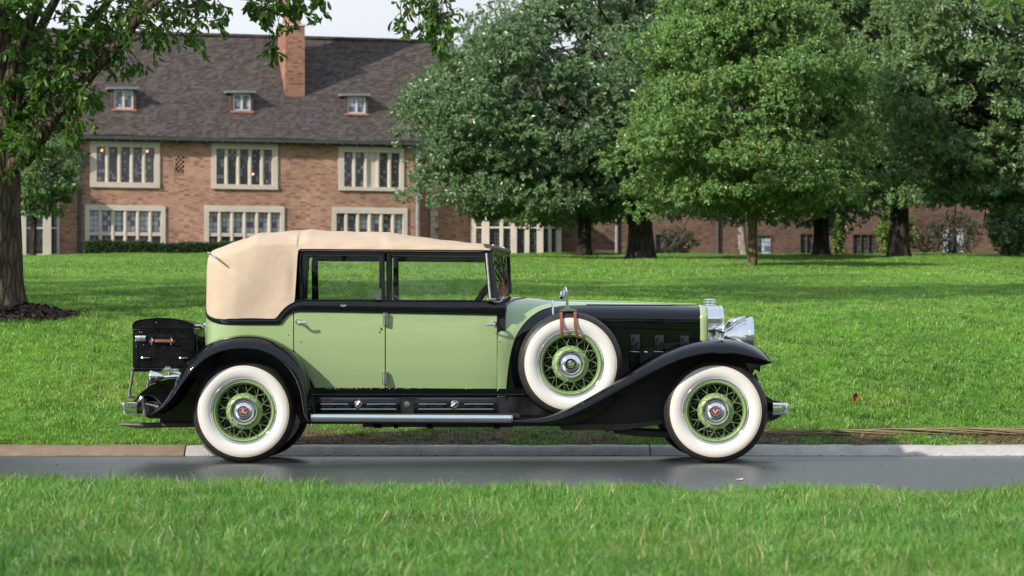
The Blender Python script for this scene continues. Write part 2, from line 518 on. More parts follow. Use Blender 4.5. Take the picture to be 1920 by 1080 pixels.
m_verge = grass_mat('verge_grass_blades', (0.038, 0.150, 0.017), (0.235, 0.470, 0.075), (0.55, 0.52, 0.25), 0.045)
m_dry = grass_mat('dead_grass_blades', (0.17, 0.12, 0.055), (0.33, 0.25, 0.13), (0.06, 0.13, 0.02), 0.22, 0.15)

def blade_patch(name, size, nblades, h, w, lean, mat, seed, per=26, csize=.030):
    """a turf patch: blades grow in small clumps that share height, lean and colour"""
    g = np.random.default_rng(seed)
    n = nblades
    nc = max(4, n//per)
    cc = g.uniform(-size/2, size/2, (nc, 2))
    ch = np.clip(g.normal(1.0, .24, nc), .5, 1.7); ct = np.clip(g.beta(2.0, 2.2, nc), 0, .93)
    cl = g.uniform(0, 2*math.pi, nc); cm = np.abs(g.normal(lean, lean*.5, nc))
    k_ = g.integers(0, nc, n)
    base = cc[k_] + g.normal(0, csize, (n, 2))
    loose = g.uniform(size=n) < .3
    base[loose] = g.uniform(-size/2, size/2, (loose.sum(), 2))
    ang = g.uniform(0, 2*math.pi, n)
    H = h*ch[k_]*g.uniform(.6, 1.15, n); Wd = w*g.uniform(.7, 1.25, n)
    la = cl[k_] + g.normal(0, .7, n); ln = cm[k_]*g.uniform(.5, 1.4, n)
    dx, dy = np.cos(la)*ln*H, np.sin(la)*ln*H
    sx, sy = np.cos(ang)*Wd/2, np.sin(ang)*Wd/2
    V = np.zeros((n, 5, 3))
    V[:, 0] = np.stack([base[:, 0]-sx, base[:, 1]-sy, np.full(n, -.01)], 1)
    V[:, 1] = np.stack([base[:, 0]+sx, base[:, 1]+sy, np.full(n, -.01)], 1)
    mz = H*.58
    V[:, 2] = np.stack([base[:, 0]-sx*.85+dx*.32, base[:, 1]-sy*.85+dy*.32, mz], 1)
    V[:, 3] = np.stack([base[:, 0]+sx*.85+dx*.32, base[:, 1]+sy*.85+dy*.32, mz], 1)
    V[:, 4] = np.stack([base[:, 0]+dx, base[:, 1]+dy, H*np.clip(1 - .35*ln, .3, 1)], 1)
    k = np.arange(n)[:, None]*5
    T = np.concatenate([k + [0, 1, 3], k + [0, 3, 2], k + [2, 3, 4]], 1).reshape(-1, 3)
    t_ = np.clip(ct[k_] + g.normal(0, .13, n), 0, .93)
    t_ = np.where(g.uniform(size=n) < .06, .99, t_)                  # a few dry blades
    o = fast_mesh(name, V.reshape(-1, 3), T, mat, tint=np.repeat(t_, 3))
    COL.objects.unlink(o)
    return o

def scatter(name, pts, euler, scale, pick, sources):
    me = bpy.data.meshes.new(name)
    n = len(pts)
    me.vertices.add(n); me.vertices.foreach_set('co', np.asarray(pts, np.float32).ravel())
    a = me.attributes.new('turn', 'FLOAT_VECTOR', 'POINT'); a.data.foreach_set('vector', np.asarray(euler, np.float32).ravel())
    a = me.attributes.new('size', 'FLOAT', 'POINT'); a.data.foreach_set('value', np.asarray(scale, np.float32))
    a = me.attributes.new('pick', 'INT', 'POINT'); a.data.foreach_set('value', np.asarray(pick, np.int32))
    o = bpy.data.objects.new(name, me); COL.objects.link(o)
    c = bpy.data.collections.new(name + '_tufts')
    for s in sources: c.objects.link(s)
    g = bpy.data.node_groups.new(name + '_scatter', 'GeometryNodeTree')
    g.interface.new_socket('Geometry', in_out='INPUT', socket_type='NodeSocketGeometry')
    g.interface.new_socket('Geometry', in_out='OUTPUT', socket_type='NodeSocketGeometry')
    N = g.nodes.new; L = g.links.new
    gi = N('NodeGroupInput'); go = N('NodeGroupOutput')
    ip = N('GeometryNodeInstanceOnPoints'); ip.inputs['Pick Instance'].default_value = True
    ci = N('GeometryNodeCollectionInfo'); ci.inputs['Collection'].default_value = c
    ci.inputs['Separate Children'].default_value = True; ci.inputs['Reset Children'].default_value = True
    def attr(nm, ty):
        q = N('GeometryNodeInputNamedAttribute'); q.data_type = ty; q.inputs['Name'].default_value = nm
        return [s for s in q.outputs if s.enabled and s.name == 'Attribute'][0]
    er = N('FunctionNodeEulerToRotation')
    L(attr('turn', 'FLOAT_VECTOR'), er.inputs[0]); L(er.outputs[0], ip.inputs['Rotation'])
    L(attr('size', 'FLOAT'), ip.inputs['Scale']); L(attr('pick', 'INT'), ip.inputs['Instance Index'])
    L(gi.outputs[0], ip.inputs['Points']); L(ci.outputs[0], ip.inputs['Instance']); L(ip.outputs[0], go.inputs[0])
    md = o.modifiers.new('scatter', 'NODES'); md.node_group = g
    tag(o, kind='stuff')
    return o

def patch_field(name, d0, d1, step, zf, sources, keep, seed, margin=1.3, jitter=.5, slope=0.0, smin=.85, smax=1.2):
    g = np.random.default_rng(seed)
    pts, eul, scl, pk = [], [], [], []
    d = d0
    while d < d1:
        half = d*(960/F)*1.08 + margin
        for x in np.arange(-half, half, step):
            px_ = x + g.uniform(-jitter, jitter)*step; dd = d + g.uniform(-jitter, jitter)*step
            Y = dd + CAMY
            if not keep(px_, Y): continue
            z = zf(px_, Y)
            sl = (zf(px_, Y + .3) - zf(px_, Y - .3)) / .6
            m = Matrix.Rotation(math.atan(sl), 3, 'X') @ Matrix.Rotation(g.uniform(0, 2*math.pi), 3, 'Z')
            e = m.to_euler()
            pts.append((px_, Y, z)); eul.append(e[:]); scl.append(g.uniform(smin, smax)); pk.append(int(g.integers(0, len(sources))))
        d += step
    return scatter(name, pts, eul, scl, pk, sources)

verge_src = [blade_patch('verge_tuft', .36, 1250, .076, .0036, .75, m_verge, 11 + i, 26, .018) for i in range(4)]
lawn_src = [blade_patch('lawn_tuft', .44, 760, .066, .0062, .75, m_grass, 21 + i, 30, .026) for i in range(4)]
far_src = [blade_patch('far_lawn_tuft', 1.35, 2600, .080, .013, .7, m_grass, 31 + i, 40, .055) for i in range(4)]
dry_src = [blade_patch('dead_tuft', .24, 330, .045, .004, 1.3, m_dry, 41 + i, 20, .02) for i in range(3)]

def off_mulch(x, Y, r=1.1):
    return (x - tx)**2 + (Y - ty)**2 > r*r
g1 = patch_field('verge_grass', 7.2, 19.6, .27, lambda x, Y: .03, verge_src, lambda x, Y: Y < verge_edge(x) - .06, 51, smin=.75, smax=1.4, margin=5)
g2 = patch_field('lawn_grass', 24.9, 58, .31, lawn_z, lawn_src, lambda x, Y: off_mulch(x, Y), 52, margin=7)
g3 = patch_field('far_lawn_grass', 57, 142, .95, lawn_z, far_src, lambda x, Y: True, 53, margin=9)
g4 = patch_field('dead_grass', 24.2, 24.95, .13, lawn_z, dry_src, lambda x, Y: x > -2.45 + .4*math.sin(Y*9) and Y > KERB_Y + .36, 54, smin=.7)
g5 = patch_field('kerb_edge_grass', 24.22, 24.9, .2, lawn_z, lawn_src, lambda x, Y: (x < -2.2 and Y > KERB_Y + .34) or (x >= -2.2 and (Y > KERB_Y + 1.0 or Y > KERB_Y + .78 and math.sin(x*7.3) > -.3 or math.sin(x*2.3) + math.sin(x*5.1 + 1) > .55)), 55, smin=.6, smax=.95)

# straw roll lying along the turf edge behind the kerb
mb = MB()
for k in range(16):
    rr = random.Random(k)
    xs = np.arange(2.0, 9.5, .12)
    ph = rr.uniform(0, 6.28)
    mb.tube([(x, KERB_Y + .70 + .035*math.cos(ph + x*3.1) + .03*math.sin(x*.9), lawn_z(x, KERB_Y + .70) + .045 + .028*math.sin(ph + x*3.1) + .012*math.sin(x*1.7 + 1))
             for x in xs], .006, n=5)
tag(mb.build('straw_roll', M('dry_straw_netting', (0.20, 0.145, 0.08), 0.9, var=(40, (0.30, 0.23, 0.14), .2))),
    'thin dry straw roll lying along the turf edge behind the kerb', 'straw roll')

# small stray things on the ground
def curl_leaf(name, c, size, rot, mat, label, cat):
    mb = MB()
    rows = []
    for i in range(7):
        u = i/6
        w = math.sin(math.pi*min(1, u*.95 + .03))**.8 * .36
        rows.append([(size*(u - .5), size*w*v, size*(.22*abs(v)**1.6 + .18*u*u + .02*math.sin(9*u))) for v in np.linspace(-1, 1, 7)])
    mb.grid(rows)
    m = Euler(rot).to_matrix()
    mb.v = [tuple(m @ Vector(p) + Vector(c)) for p in mb.v]
    mb.tube([tuple(m @ Vector((size*(-.5 - .1*k), 0, .02*size*k)) + Vector(c)) for k in range(4)], size*.012, n=5)
    return tag(mb.build(name, mat, angle=80), label, cat)
d = 26.35
curl_leaf('red_leaf', ((1601-960)/F*d, d + CAMY, lawn_z(3.2, d + CAMY) + .085), .085, (R(62), R(-70), R(60)),
          M('bright_red_leaf', (0.55, 0.012, 0.012), 0.5, var=(30, (0.32, 0.03, 0.012), .2)), 'bright red fallen leaf standing upright in the sunny lawn', 'leaf')
d = 41.2
curl_leaf('pale_leaf', ((1729-960)/F*d, d + CAMY, lawn_z(6.1, d + CAMY) + .075), .085, (R(60), R(-60), R(60)),
          M('bleached_leaf', (0.62, 0.58, 0.50), 0.7, var=(30, (0.5, 0.43, 0.34), .2)), 'small bleached leaf caught in the lawn, far up the slope', 'leaf')
curl_leaf('pale_leaf', (1.50, -3.75, .012), .06, (R(8), R(5), R(20)),
          M('dry_leaf', (0.55, 0.48, 0.40), 0.7, var=(30, (0.42, 0.33, 0.24), .2)), 'tiny dry leaf lying on the asphalt', 'leaf')

# grit and leaf crumbs gathered along the foot of the kerb
n = 420
gg = np.random.default_rng(91)
gx = gg.uniform(-9, 9, n); gy = KERB_Y - np.abs(gg.normal(0, .05, n)) - .004 - (gg.uniform(size=n) < .25)*gg.uniform(0, 3.5, n)
V = []
for i in range(n):
    r_ = gg.uniform(.002, .009); c = Vector((gx[i], gy[i], .003 + r_*.3))
    a_ = gg.uniform(0, 6.28)
    for q in range(4):
        V.append(c + Vector((math.cos(a_ + q*1.57)*r_*gg.uniform(.6, 1.6), math.sin(a_ + q*1.57)*r_, (q % 2)*r_*.8)))
tag(fast_mesh('road_grit', np.array([v[:] for v in V]), np.arange(4*n).reshape(n, 4), M('dark_grit', (.03, .025, .02), .9, var=(40, (.12, .09, .06), .2))), kind='stuff')
# ================================================================== THE BRICK HOUSE
PSI = math.atan(.253)
D0 = 125.5
H0 = Vector(((160 - XC)/F*D0, D0 + CAMY, 0))
HE, HN = Vector((math.cos(PSI), math.sin(PSI), 0)), Vector((math.sin(PSI), -math.cos(PSI), 0))   # along the wall, out of the wall
def fac(px, py, out=0.0):
    """photo point on the wall plane (or a plane 'out' metres in front) -> (along, up)"""
    o = H0 + HN*out
    tx_ = (px - XC)/F
    ex, ey = HE.x, HE.y
    u = ((o.y - CAMY)*tx_ - o.x)/(ex - ey*tx_)
    d = o.y - CAMY + u*ey
    return u, CAMZ + (YH - py)*d/F
def hw(u, out, z):
    p = H0 + HE*u + HN*out
    return (p.x, p.y, z)
ZG = 5.55
HROOT = H0 + Vector((0, 0, ZG))
house = thing('brick_house', tuple(HROOT), 'long brick house with steep tiled roof, stone framed windows, dormers and tall chimney', 'house')

class HB(MB):
    """builder in wall coordinates (along, out, up)"""
    def wbox(self, u0, u1, o0, o1, z0, z1):
        vs = [hw(u, o, z) for z in (z0, z1) for o in (o0, o1) for u in (u0, u1)]
        return self.add(vs, [(0,2,3,1), (4,5,7,6), (0,1,5,4), (2,6,7,3), (0,4,6,2), (1,3,7,5)])

def nodes_of(m):
    t = m.node_tree
    return t, t.nodes['Principled BSDF'], t.nodes.new, t.links.new
def wall_coords(t, N, L, scale=1.0, roof=False):
    """(along the wall, up) from world position"""
    geo = N('ShaderNodeNewGeometry')
    dt = N('ShaderNodeVectorMath'); dt.operation = 'DOT_PRODUCT'; dt.inputs[1].default_value = HE
    L(geo.outputs['Position'], dt.inputs[0])
    dn = N('ShaderNodeVectorMath'); dn.operation = 'DOT_PRODUCT'; dn.inputs[1].default_value = HN
    L(geo.outputs['Position'], dn.inputs[0])
    sp = N('ShaderNodeSeparateXYZ'); L(geo.outputs['Position'], sp.inputs[0])
    ad = N('ShaderNodeMath'); ad.operation = 'ADD'; L(dt.outputs['Value'], ad.inputs[0]); L(dn.outputs['Value'], ad.inputs[1])
    cb = N('ShaderNodeCombineXYZ'); L(ad.outputs[0], cb.inputs['X']); L(sp.outputs['Z'], cb.inputs['Y'])
    return cb.outputs[0], geo
def brick_mat(name, c1, c2, mortar, bw=.235, bh=.082, dark=.5, tone=None):
    m = M(name, c1, .9, spec=.2)
    t, b, N, L = nodes_of(m)
    v, geo = wall_coords(t, N, L)
    br = N('ShaderNodeTexBrick'); br.inputs['Scale'].default_value = 1
    br.inputs['Brick Width'].default_value = bw; br.inputs['Row Height'].default_value = bh
    br.inputs['Mortar Size'].default_value = .008; br.inputs['Mortar Smooth'].default_value = .3
    br.inputs['Color1'].default_value = (*c1, 1); br.inputs['Color2'].default_value = (*c2, 1); br.inputs['Mortar'].default_value = (*mortar, 1)
    L(v, br.inputs['Vector'])
    # per brick tone
    sn = N('ShaderNodeVectorMath'); sn.operation = 'DIVIDE'; sn.inputs[1].default_value = (bw, bh, 1); L(v, sn.inputs[0])
    fl = N('ShaderNodeVectorMath'); fl.operation = 'FLOOR'; L(sn.outputs[0], fl.inputs[0])
    wn = N('ShaderNodeTexWhiteNoise'); L(fl.outputs[0], wn.inputs['Vector'])
    rp = N('ShaderNodeValToRGB'); e = rp.color_ramp.elements
    e[0].position = 0; e[0].color = (dark, dark*.9, dark*.85, 1); e[1].position = .22; e[1].color = (.9, .88, .86, 1)
    x = e.new(1.0); x.color = (1.18, 1.14, 1.1, 1)
    L(wn.outputs['Value'], rp.inputs['Fac'])
    mu = N('ShaderNodeMix'); mu.data_type = 'RGBA'; mu.blend_type = 'MULTIPLY'; mu.inputs['Factor'].default_value = .85
    L(br.outputs['Color'], mu.inputs['A']); L(rp.outputs['Color'], mu.inputs['B'])
    n = N('ShaderNodeTexNoise'); n.inputs['Scale'].default_value = .55; n.inputs['Detail'].default_value = 7; n.inputs['Roughness'].default_value = .65
    L(geo.outputs['Position'], n.inputs['Vector'])
    r2 = N('ShaderNodeValToRGB'); r2.color_ramp.elements[0].position = .33; r2.color_ramp.elements[0].color = (.62, .60, .60, 1)
    r2.color_ramp.elements[1].position = .66; r2.color_ramp.elements[1].color = (1.15, 1.12, 1.08, 1)
    L(n.outputs['Fac'], r2.inputs['Fac'])
    m2 = N('ShaderNodeMix'); m2.data_type = 'RGBA'; m2.blend_type = 'MULTIPLY'; m2.inputs['Factor'].default_value = .8
    L(mu.outputs['Result'], m2.inputs['A']); L(r2.outputs['Color'], m2.inputs['B'])
    L(m2.outputs['Result'], b.inputs['Base Color'])
    bp = N('ShaderNodeBump'); bp.inputs['Strength'].default_value = .6; bp.inputs['Distance'].default_value = .012; bp.invert = True
    L(br.outputs['Fac'], bp.inputs['Height']); L(bp.outputs['Normal'], b.inputs['Normal'])
    return m
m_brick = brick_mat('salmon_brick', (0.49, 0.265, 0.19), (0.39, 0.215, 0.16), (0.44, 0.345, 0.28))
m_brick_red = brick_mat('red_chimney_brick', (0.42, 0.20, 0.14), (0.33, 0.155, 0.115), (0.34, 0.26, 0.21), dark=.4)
m_brick_wing = brick_mat('shade_darkened_brick', (0.175, 0.102, 0.078), (0.135, 0.082, 0.066), (0.15, 0.12, 0.10))  # brick colour darkened to stand in for shade under the trees
m_stone = M('pale_limestone', (0.66, 0.57, 0.48), .85, spec=.2, var=(.9, (0.53, 0.46, 0.385), .22), bump=(8, .3, .02))
m_lead = M('weathered_lead', (0.28, 0.29, 0.30), .55, metal=.3, var=(6, (0.18, 0.185, 0.19), .2))
m_gutter = M('dark_gutter_metal', (0.055, 0.055, 0.058), .5, metal=.3, var=(4, (0.09, 0.09, 0.09)))
m_pipe_grey = M('grey_painted_pipe', (0.30, 0.31, 0.33), .5, var=(4, (0.24, 0.245, 0.26)))
m_dark_timber = M('dark_brown_timber', (0.06, 0.038, 0.026), .7, var=(14, (0.10, 0.065, 0.045), .2))
m_white_frame = M('grey_white_window_paint', (0.60, 0.62, 0.63), .5, var=(6, (0.5, 0.52, 0.53)))
m_pink_sill = M('salmon_clay_sill', (0.52, 0.20, 0.14), .8, var=(6, (0.42, 0.17, 0.12)))
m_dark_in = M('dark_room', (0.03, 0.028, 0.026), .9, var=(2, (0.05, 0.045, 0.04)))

# tiled roof: colour by course and tile, broad moss and purple-grey patches
m_roof = M('mossy_grey_brown_tiles', (.1, .1, .1), .85, spec=.25)
t, b, N, L = nodes_of(m_roof)
v, geo = wall_coords(t, N, L)
sn = N('ShaderNodeVectorMath'); sn.operation = 'DIVIDE'; sn.inputs[1].default_value = (.17, .118, 1); L(v, sn.inputs[0])
spn = N('ShaderNodeSeparateXYZ'); L(sn.outputs[0], spn.inputs[0])
fy = N('ShaderNodeMath'); fy.operation = 'FLOOR'; L(spn.outputs['Y'], fy.inputs[0])
hx_ = N('ShaderNodeMath'); hx_.operation = 'MULTIPLY_ADD'; hx_.inputs[1].default_value = .5; L(fy.outputs[0], hx_.inputs[0]); L(spn.outputs['X'], hx_.inputs[2])
fx = N('ShaderNodeMath'); fx.operation = 'FLOOR'; L(hx_.outputs[0], fx.inputs[0])
cb = N('ShaderNodeCombineXYZ'); L(fx.outputs[0], cb.inputs['X']); L(fy.outputs[0], cb.inputs['Y'])
wn = N('ShaderNodeTexWhiteNoise'); L(cb.outputs[0], wn.inputs['Vector'])
rp = N('ShaderNodeValToRGB'); e = rp.color_ramp.elements
e[0].position = 0; e[0].color = (.055, .046, .046, 1); e[1].position = 1; e[1].color = (.125, .104, .095, 1)
x = e.new(.45); x.color = (.085, .073, .070, 1); x = e.new(.75); x.color = (.095, .087, .092, 1)
L(wn.outputs['Value'], rp.inputs['Fac'])
n = N('ShaderNodeTexNoise'); n.inputs['Scale'].default_value = .32; n.inputs['Detail'].default_value = 7; n.inputs['Roughness'].default_value = .6
L(geo.outputs['Position'], n.inputs['Vector'])
r2 = N('ShaderNodeValToRGB'); e = r2.color_ramp.elements
e[0].position = .34; e[0].color = (.95, .86, .90, 1); e[1].position = .70; e[1].color = (1.06, .99, .80, 1)
L(n.outputs['Fac'], r2.inputs['Fac'])
mu = N('ShaderNodeMix'); mu.data_type = 'RGBA'; mu.blend_type = 'MULTIPLY'; mu.inputs['Factor'].default_value = .9
L(rp.outputs['Color'], mu.inputs['A']); L(r2.outputs['Color'], mu.inputs['B'])
L(mu.outputs['Result'], b.inputs['Base Color'])

def leaded_mat(name, glass, pale, plum, share_pale, share_plum, cell=(.105, .125)):
    """leaded lights: dark lead cames round small quarries, some frosted pale, some plum"""
    m = M(name, glass, .12, spec=.6, coat=.3)
    t, b, N, L = nodes_of(m)
    v, geo = wall_coords(t, N, L)
    sn = N('ShaderNodeVectorMath'); sn.operation = 'DIVIDE'; sn.inputs[1].default_value = (*cell, 1); L(v, sn.inputs[0])
    fl = N('ShaderNodeVectorMath'); fl.operation = 'FLOOR'; L(sn.outputs[0], fl.inputs[0])
    fr = N('ShaderNodeVectorMath'); fr.operation = 'FRACTION'; L(sn.outputs[0], fr.inputs[0])
    wn = N('ShaderNodeTexWhiteNoise'); L(fl.outputs[0], wn.inputs['Vector'])
    rp = N('ShaderNodeValToRGB'); rp.color_ramp.interpolation = 'CONSTANT'; e = rp.color_ramp.elements
    e[0].position = 0; e[0].color = (*pale, 1); e[1].position = share_pale; e[1].color = (*glass, 1)
    x = e.new(1 - share_plum); x.color = (*plum, 1)
    L(wn.outputs['Value'], rp.inputs['Fac'])
    sp = N('ShaderNodeSeparateXYZ'); L(fr.outputs[0], sp.inputs[0])
    ma = N('ShaderNodeMath'); ma.operation = 'MINIMUM'; L(sp.outputs['X'], ma.inputs[0]); L(sp.outputs['Y'], ma.inputs[1])
    gt = N('ShaderNodeMath'); gt.operation = 'LESS_THAN'; gt.inputs[1].default_value = .13; L(ma.outputs[0], gt.inputs[0])
    mxx = N('ShaderNodeMix'); mxx.data_type = 'RGBA'; mxx.inputs['B'].default_value = (.10, .105, .115, 1)
    L(gt.outputs[0], mxx.inputs['Factor']); L(rp.outputs['Color'], mxx.inputs['A'])
    L(mxx.outputs['Result'], b.inputs['Base Color'])
    ro = N('ShaderNodeMapRange'); ro.inputs['To Min'].default_value = .06; ro.inputs['To Max'].default_value = .35
    L(wn.outputs['Value'], ro.inputs['Value']); L(ro.outputs['Result'], b.inputs['Roughness'])
    bp = N('ShaderNodeBump'); bp.inputs['Strength'].default_value = .25; bp.inputs['Distance'].default_value = .02
    L(wn.outputs['Value'], bp.inputs['Height']); L(bp.outputs['Normal'], b.inputs['Normal'])
    return m
m_lead_dark = leaded_mat('dark_leaded_glass', (0.045, 0.050, 0.055), (0.22, 0.24, 0.26), (0.025, 0.02, 0.03), .16, .12)
m_lead_pale = leaded_mat('pale_leaded_glass', (0.34, 0.38, 0.43), (0.46, 0.50, 0.55), (0.15, 0.10, 0.17), .55, .20, cell=(.21, .23))
m_lead_mix = leaded_mat('mixed_leaded_glass', (0.085, 0.09, 0.10), (0.30, 0.32, 0.36), (0.13, 0.095, 0.15), .30, .14, cell=(.16, .18))
m_bay_glass = leaded_mat('black_leaded_glass', (0.020, 0.024, 0.028), (0.07, 0.08, 0.09), (0.02, 0.02, 0.025), .2, .2, cell=(.15, .17))
m_lamp = bpy.data.materials.new('warm_lamp_glow'); m_lamp.use_nodes = True
_t = m_lamp.node_tree; _b = _t.nodes['Principled BSDF']
_b.inputs['Emission Color'].default_value = (1.0, 0.50, 0.16, 1); _b.inputs['Emission Strength'].default_value = 1.5

def stone_window(px0, py0, px1, py1, gl, mull, trans=None, blank=None, glass=None, lamps=(), parent=house, py_floor=None):
    """px,py: outer stone surround; gl: rectangle of the lights; mull: how many lights"""
    u0, z1 = fac(px0, py0); u1, _ = fac(px1, py0)
    uc = (u0 + u1)/2
    pxm = (px0 + px1)/2
    z1 = fac(pxm, py0 + (0))[1]; z0 = fac(pxm, py1)[1]
    a0, a1 = fac(gl[0], gl[1])[0], fac(gl[2], gl[1])[0]
    g1, g0 = fac((gl[0]+gl[2])/2, gl[1])[1], fac((gl[0]+gl[2])/2, gl[3])[1]
    mb = HB()
    O1, O0 = .07, -.32
    mb.wbox(u0, u1, O0, O1, g1, z1); mb.wbox(u0, u1, O0, O1 + .03, z0, g0)
    mb.wbox(u0, a0, O0, O1 - .003, g0, g1); mb.wbox(a1, u1, O0, O1 - .003, g0, g1)
    # joints in the surround
    win = mb.build('window', m_stone, parent, smooth=False)
    n = mull
    mw = .165
    lw = ((a1 - a0) - mw*(n - 1))/n
    zt = None
    if trans: zt = fac((gl[0]+gl[2])/2, trans)[1]
    for k in range(n):
        p0 = a0 + k*(lw + mw)
        if k < n - 1:
            m_ = HB(); m_.wbox(p0 + lw, p0 + lw + mw, -.22, .015, g0, g1)
            # chamfered nose
            m_.prism([hw(p0 + lw + .03, .015, g0), hw(p0 + lw + mw - .03, .015, g0), hw(p0 + lw + mw/2 + .03, .05, g0), hw(p0 + lw + mw/2 - .03, .05, g0)], (0, 0, g1 - g0))
            m_.build('mullion', m_stone, win, smooth=False)
        if blank is not None and k == blank:
            m_ = HB(); m_.wbox(p0 - .002, p0 + lw + .002, -.16, -.05, g0, g1)
            m_.build('blank_panel', m_stone, win, smooth=False)
            continue
        spans = [(g0, g1)] if zt is None else [(g0, zt - .08), (zt + .08, g1)]
        for si, (q0, q1) in enumerate(spans):
            mm = glass[k] if isinstance(glass, list) else glass
            if zt is not None and si == 0: mm = m_lead_dark
            m_ = HB(); m_.wbox(p0 + .002, p0 + lw - .002, -.20, -.17, q0, q1)
            m_.build('pane', mm, win, smooth=False)
    if zt:
        m_ = HB(); m_.wbox(a0, a1, -.21, .022, zt - .08, zt + .08)
        m_.build('transom', m_stone, win, smooth=False)
    for (lx, ly) in lamps:
        lu, lz = fac(lx, ly)
        p = hw(lu, -.15, lz)
        MB().lathe([(.001, -.065), (.045, -.045), (.065, 0), (.045, .045), (.001, .065)], p, 'Z', 12).build('lamp', m_lamp, win)
    return (u0, u1, z0, z1)
holes = []
D, Pq, X_ = m_lead_dark, m_lead_pale, m_lead_mix
holes.append(stone_window(168.5, 265.5, 299.5, 352, (181, 276, 289.5, 342), 5, glass=[X_, D, D, D, X_], lamps=[(191.5, 281.5), (276.5, 283)]))
holes.append(stone_window(396, 269, 520.5, 355, (405.5, 280, 510, 346), 5, glass=[X_, D, D, D, X_], lamps=[(475, 326)]))
holes.append(stone_window(634.5, 275.5, 757, 358, (645, 286, 749.5, 351), 5, blank=2, glass=[X_, X_, D, D, D]))
holes.append(stone_window(159, 385, 310, 472, (168, 395, 301.5, 466), 6, trans=438.5, glass=Pq))
holes.append(stone_window(383, 386, 533, 474, (391.5, 397.5, 525.5, 468), 6, trans=440.5, glass=Pq))
holes.append(stone_window(622.5, 389, 763.5, 475, (630.5, 400.5, 755.5, 469), 6, trans=443, glass=[X_, X_, Pq, Pq, X_, Pq]))

# wall with real openings
uL, uR = fac(-420, 300)[0], fac(787, 300)[0]
z_eave = fac(480, 262)[1]
us = sorted(set([uL, uR] + [h_[0] for h_ in holes] + [h_[1] for h_ in holes]))
zs = sorted(set([ZG - .6, z_eave] + [h_[2] for h_ in holes] + [h_[3] for h_ in holes]))
# brick grille (small perforated panel between the first two windows)
vu0, vz1 = fac(329, 293); vu1, vz0 = fac(345, 323)
us = sorted(set(us + [vu0, vu1])); zs = sorted(set(zs + [vz0, vz1]))
mb = HB()
for i in range(len(us) - 1):
    for j in range(len(zs) - 1):
        uc, zc = (us[i] + us[i+1])/2, (zs[j] + zs[j+1])/2
        if any(h_[0] < uc < h_[1] and h_[2] < zc < h_[3] for h_ in holes): continue
        if vu0 < uc < vu1 and vz0 < zc < vz1: continue
        mb.add([hw(us[i], 0, zs[j]), hw(us[i+1], 0, zs[j]), hw(us[i+1], 0, zs[j+1]), hw(us[i], 0, zs[j+1])], [(0, 1, 2, 3)])
mb.wbox(uL, uR, -9.5, -9.3, ZG - .6, z_eave)                 # back wall
mb.wbox(uR - .3, uR - .003, -9.3, -.003, ZG - .6, z_eave)
mb.wbox(uL, uL + .3, -9.3, -.003, ZG - .6, z_eave)
wall = mb.build('wall', m_brick, house, smooth=False)
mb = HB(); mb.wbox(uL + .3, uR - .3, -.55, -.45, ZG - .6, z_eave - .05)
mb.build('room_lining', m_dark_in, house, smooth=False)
nr, nc_ = 7, 4
cw, chh = (vu1 - vu0)/nc_, (vz1 - vz0)/nr
gv = bpy.data.objects.new('vent_grille', None); COL.objects.link(gv); gv.parent = house; ORIGIN[gv.name] = ORIGIN[house.name]
for r_ in range(nr):
    for c_i in range(nc_):
        if (r_ + c_i) % 2: continue
        mb = HB(); mb.wbox(vu0 + c_i*cw - .01, vu0 + (c_i+1)*cw + .01, -.11, .002, vz0 + r_*chh + .012, vz0 + (r_+1)*chh - .012)
        mb.build('brick', m_brick, gv, smooth=False)

# roof: stepped tile courses
RD = 5.0                                                      # ridge stands this far behind the wall
z_ridge = CAMZ + (YH - 71)*(132.9)/F
OV = .38
roofL, roofR = fac(-440, 100)[0], fac(895, 100)[0]
EV = z_eave + .02
def roof_z(back): return EV + (back + OV)*(z_ridge - EV)/(RD + OV)
mb = HB()
nco = 62
prev = None
uu = np.linspace(roofL, roofR, 64)
rows = []
gr = np.random.default_rng(9)
for k in range(nco):
    f0, f1 = k/nco, (k+1)/nco
    b0, b1 = -OV + (RD + OV)*f0, -OV + (RD + OV)*f1
    lift = .035
    wob = gr.normal(0, .006, len(uu))
    sag = .05*np.sin(uu*.21 + f0*2)*math.sin(math.pi*f0) + .02*np.sin(uu*.9 + k*.1)
    rows.append([hw(u, -b0, roof_z(b0) + lift + wob[i] + sag[i]) for i, u in enumerate(uu)])
    rows.append([hw(u, -b1, roof_z(b1) + .002 + wob[i] + sag[i]) for i, u in enumerate(uu)])
mb.grid(rows)
mb.grid([[hw(u, -RD, z_ridge) for u in (roofL, roofR)], [hw(u, -RD*2 - OV, EV) for u in (roofL, roofR)]])
mb.add([hw(roofR - .05, .3, EV - .05), hw(roofR - .05, -RD*2 - .3, EV - .05), hw(roofR - .05, -RD, z_ridge - .03)], [(0, 1, 2)])
roof = mb.build('roof', m_roof, house, smooth=False)
mb = HB(); mb.wbox(roofL, roofR, -RD - .14, -RD + .14, z_ridge - .02, z_ridge + .10)
mb.build('ridge', m_roof, roof, smooth=False)
mb = HB()
mb.wbox(roofL, roofR - .8, OV - .02, OV + .13, EV - .16, EV + .0)
mb.wbox(roofL, roofR - .8, .0, OV - .03, EV - .19, EV - .12)
gut = mb.build('gutter', m_gutter, house, smooth=False)
for k in range(46):
    u = roofL + (roofR - roofL - 1)*k/45
    mb = HB(); mb.wbox(u, u + .05, .01, OV + .14, EV - .235, EV - .165)
    mb.build('gutter_bracket', m_gutter, gut, smooth=False)
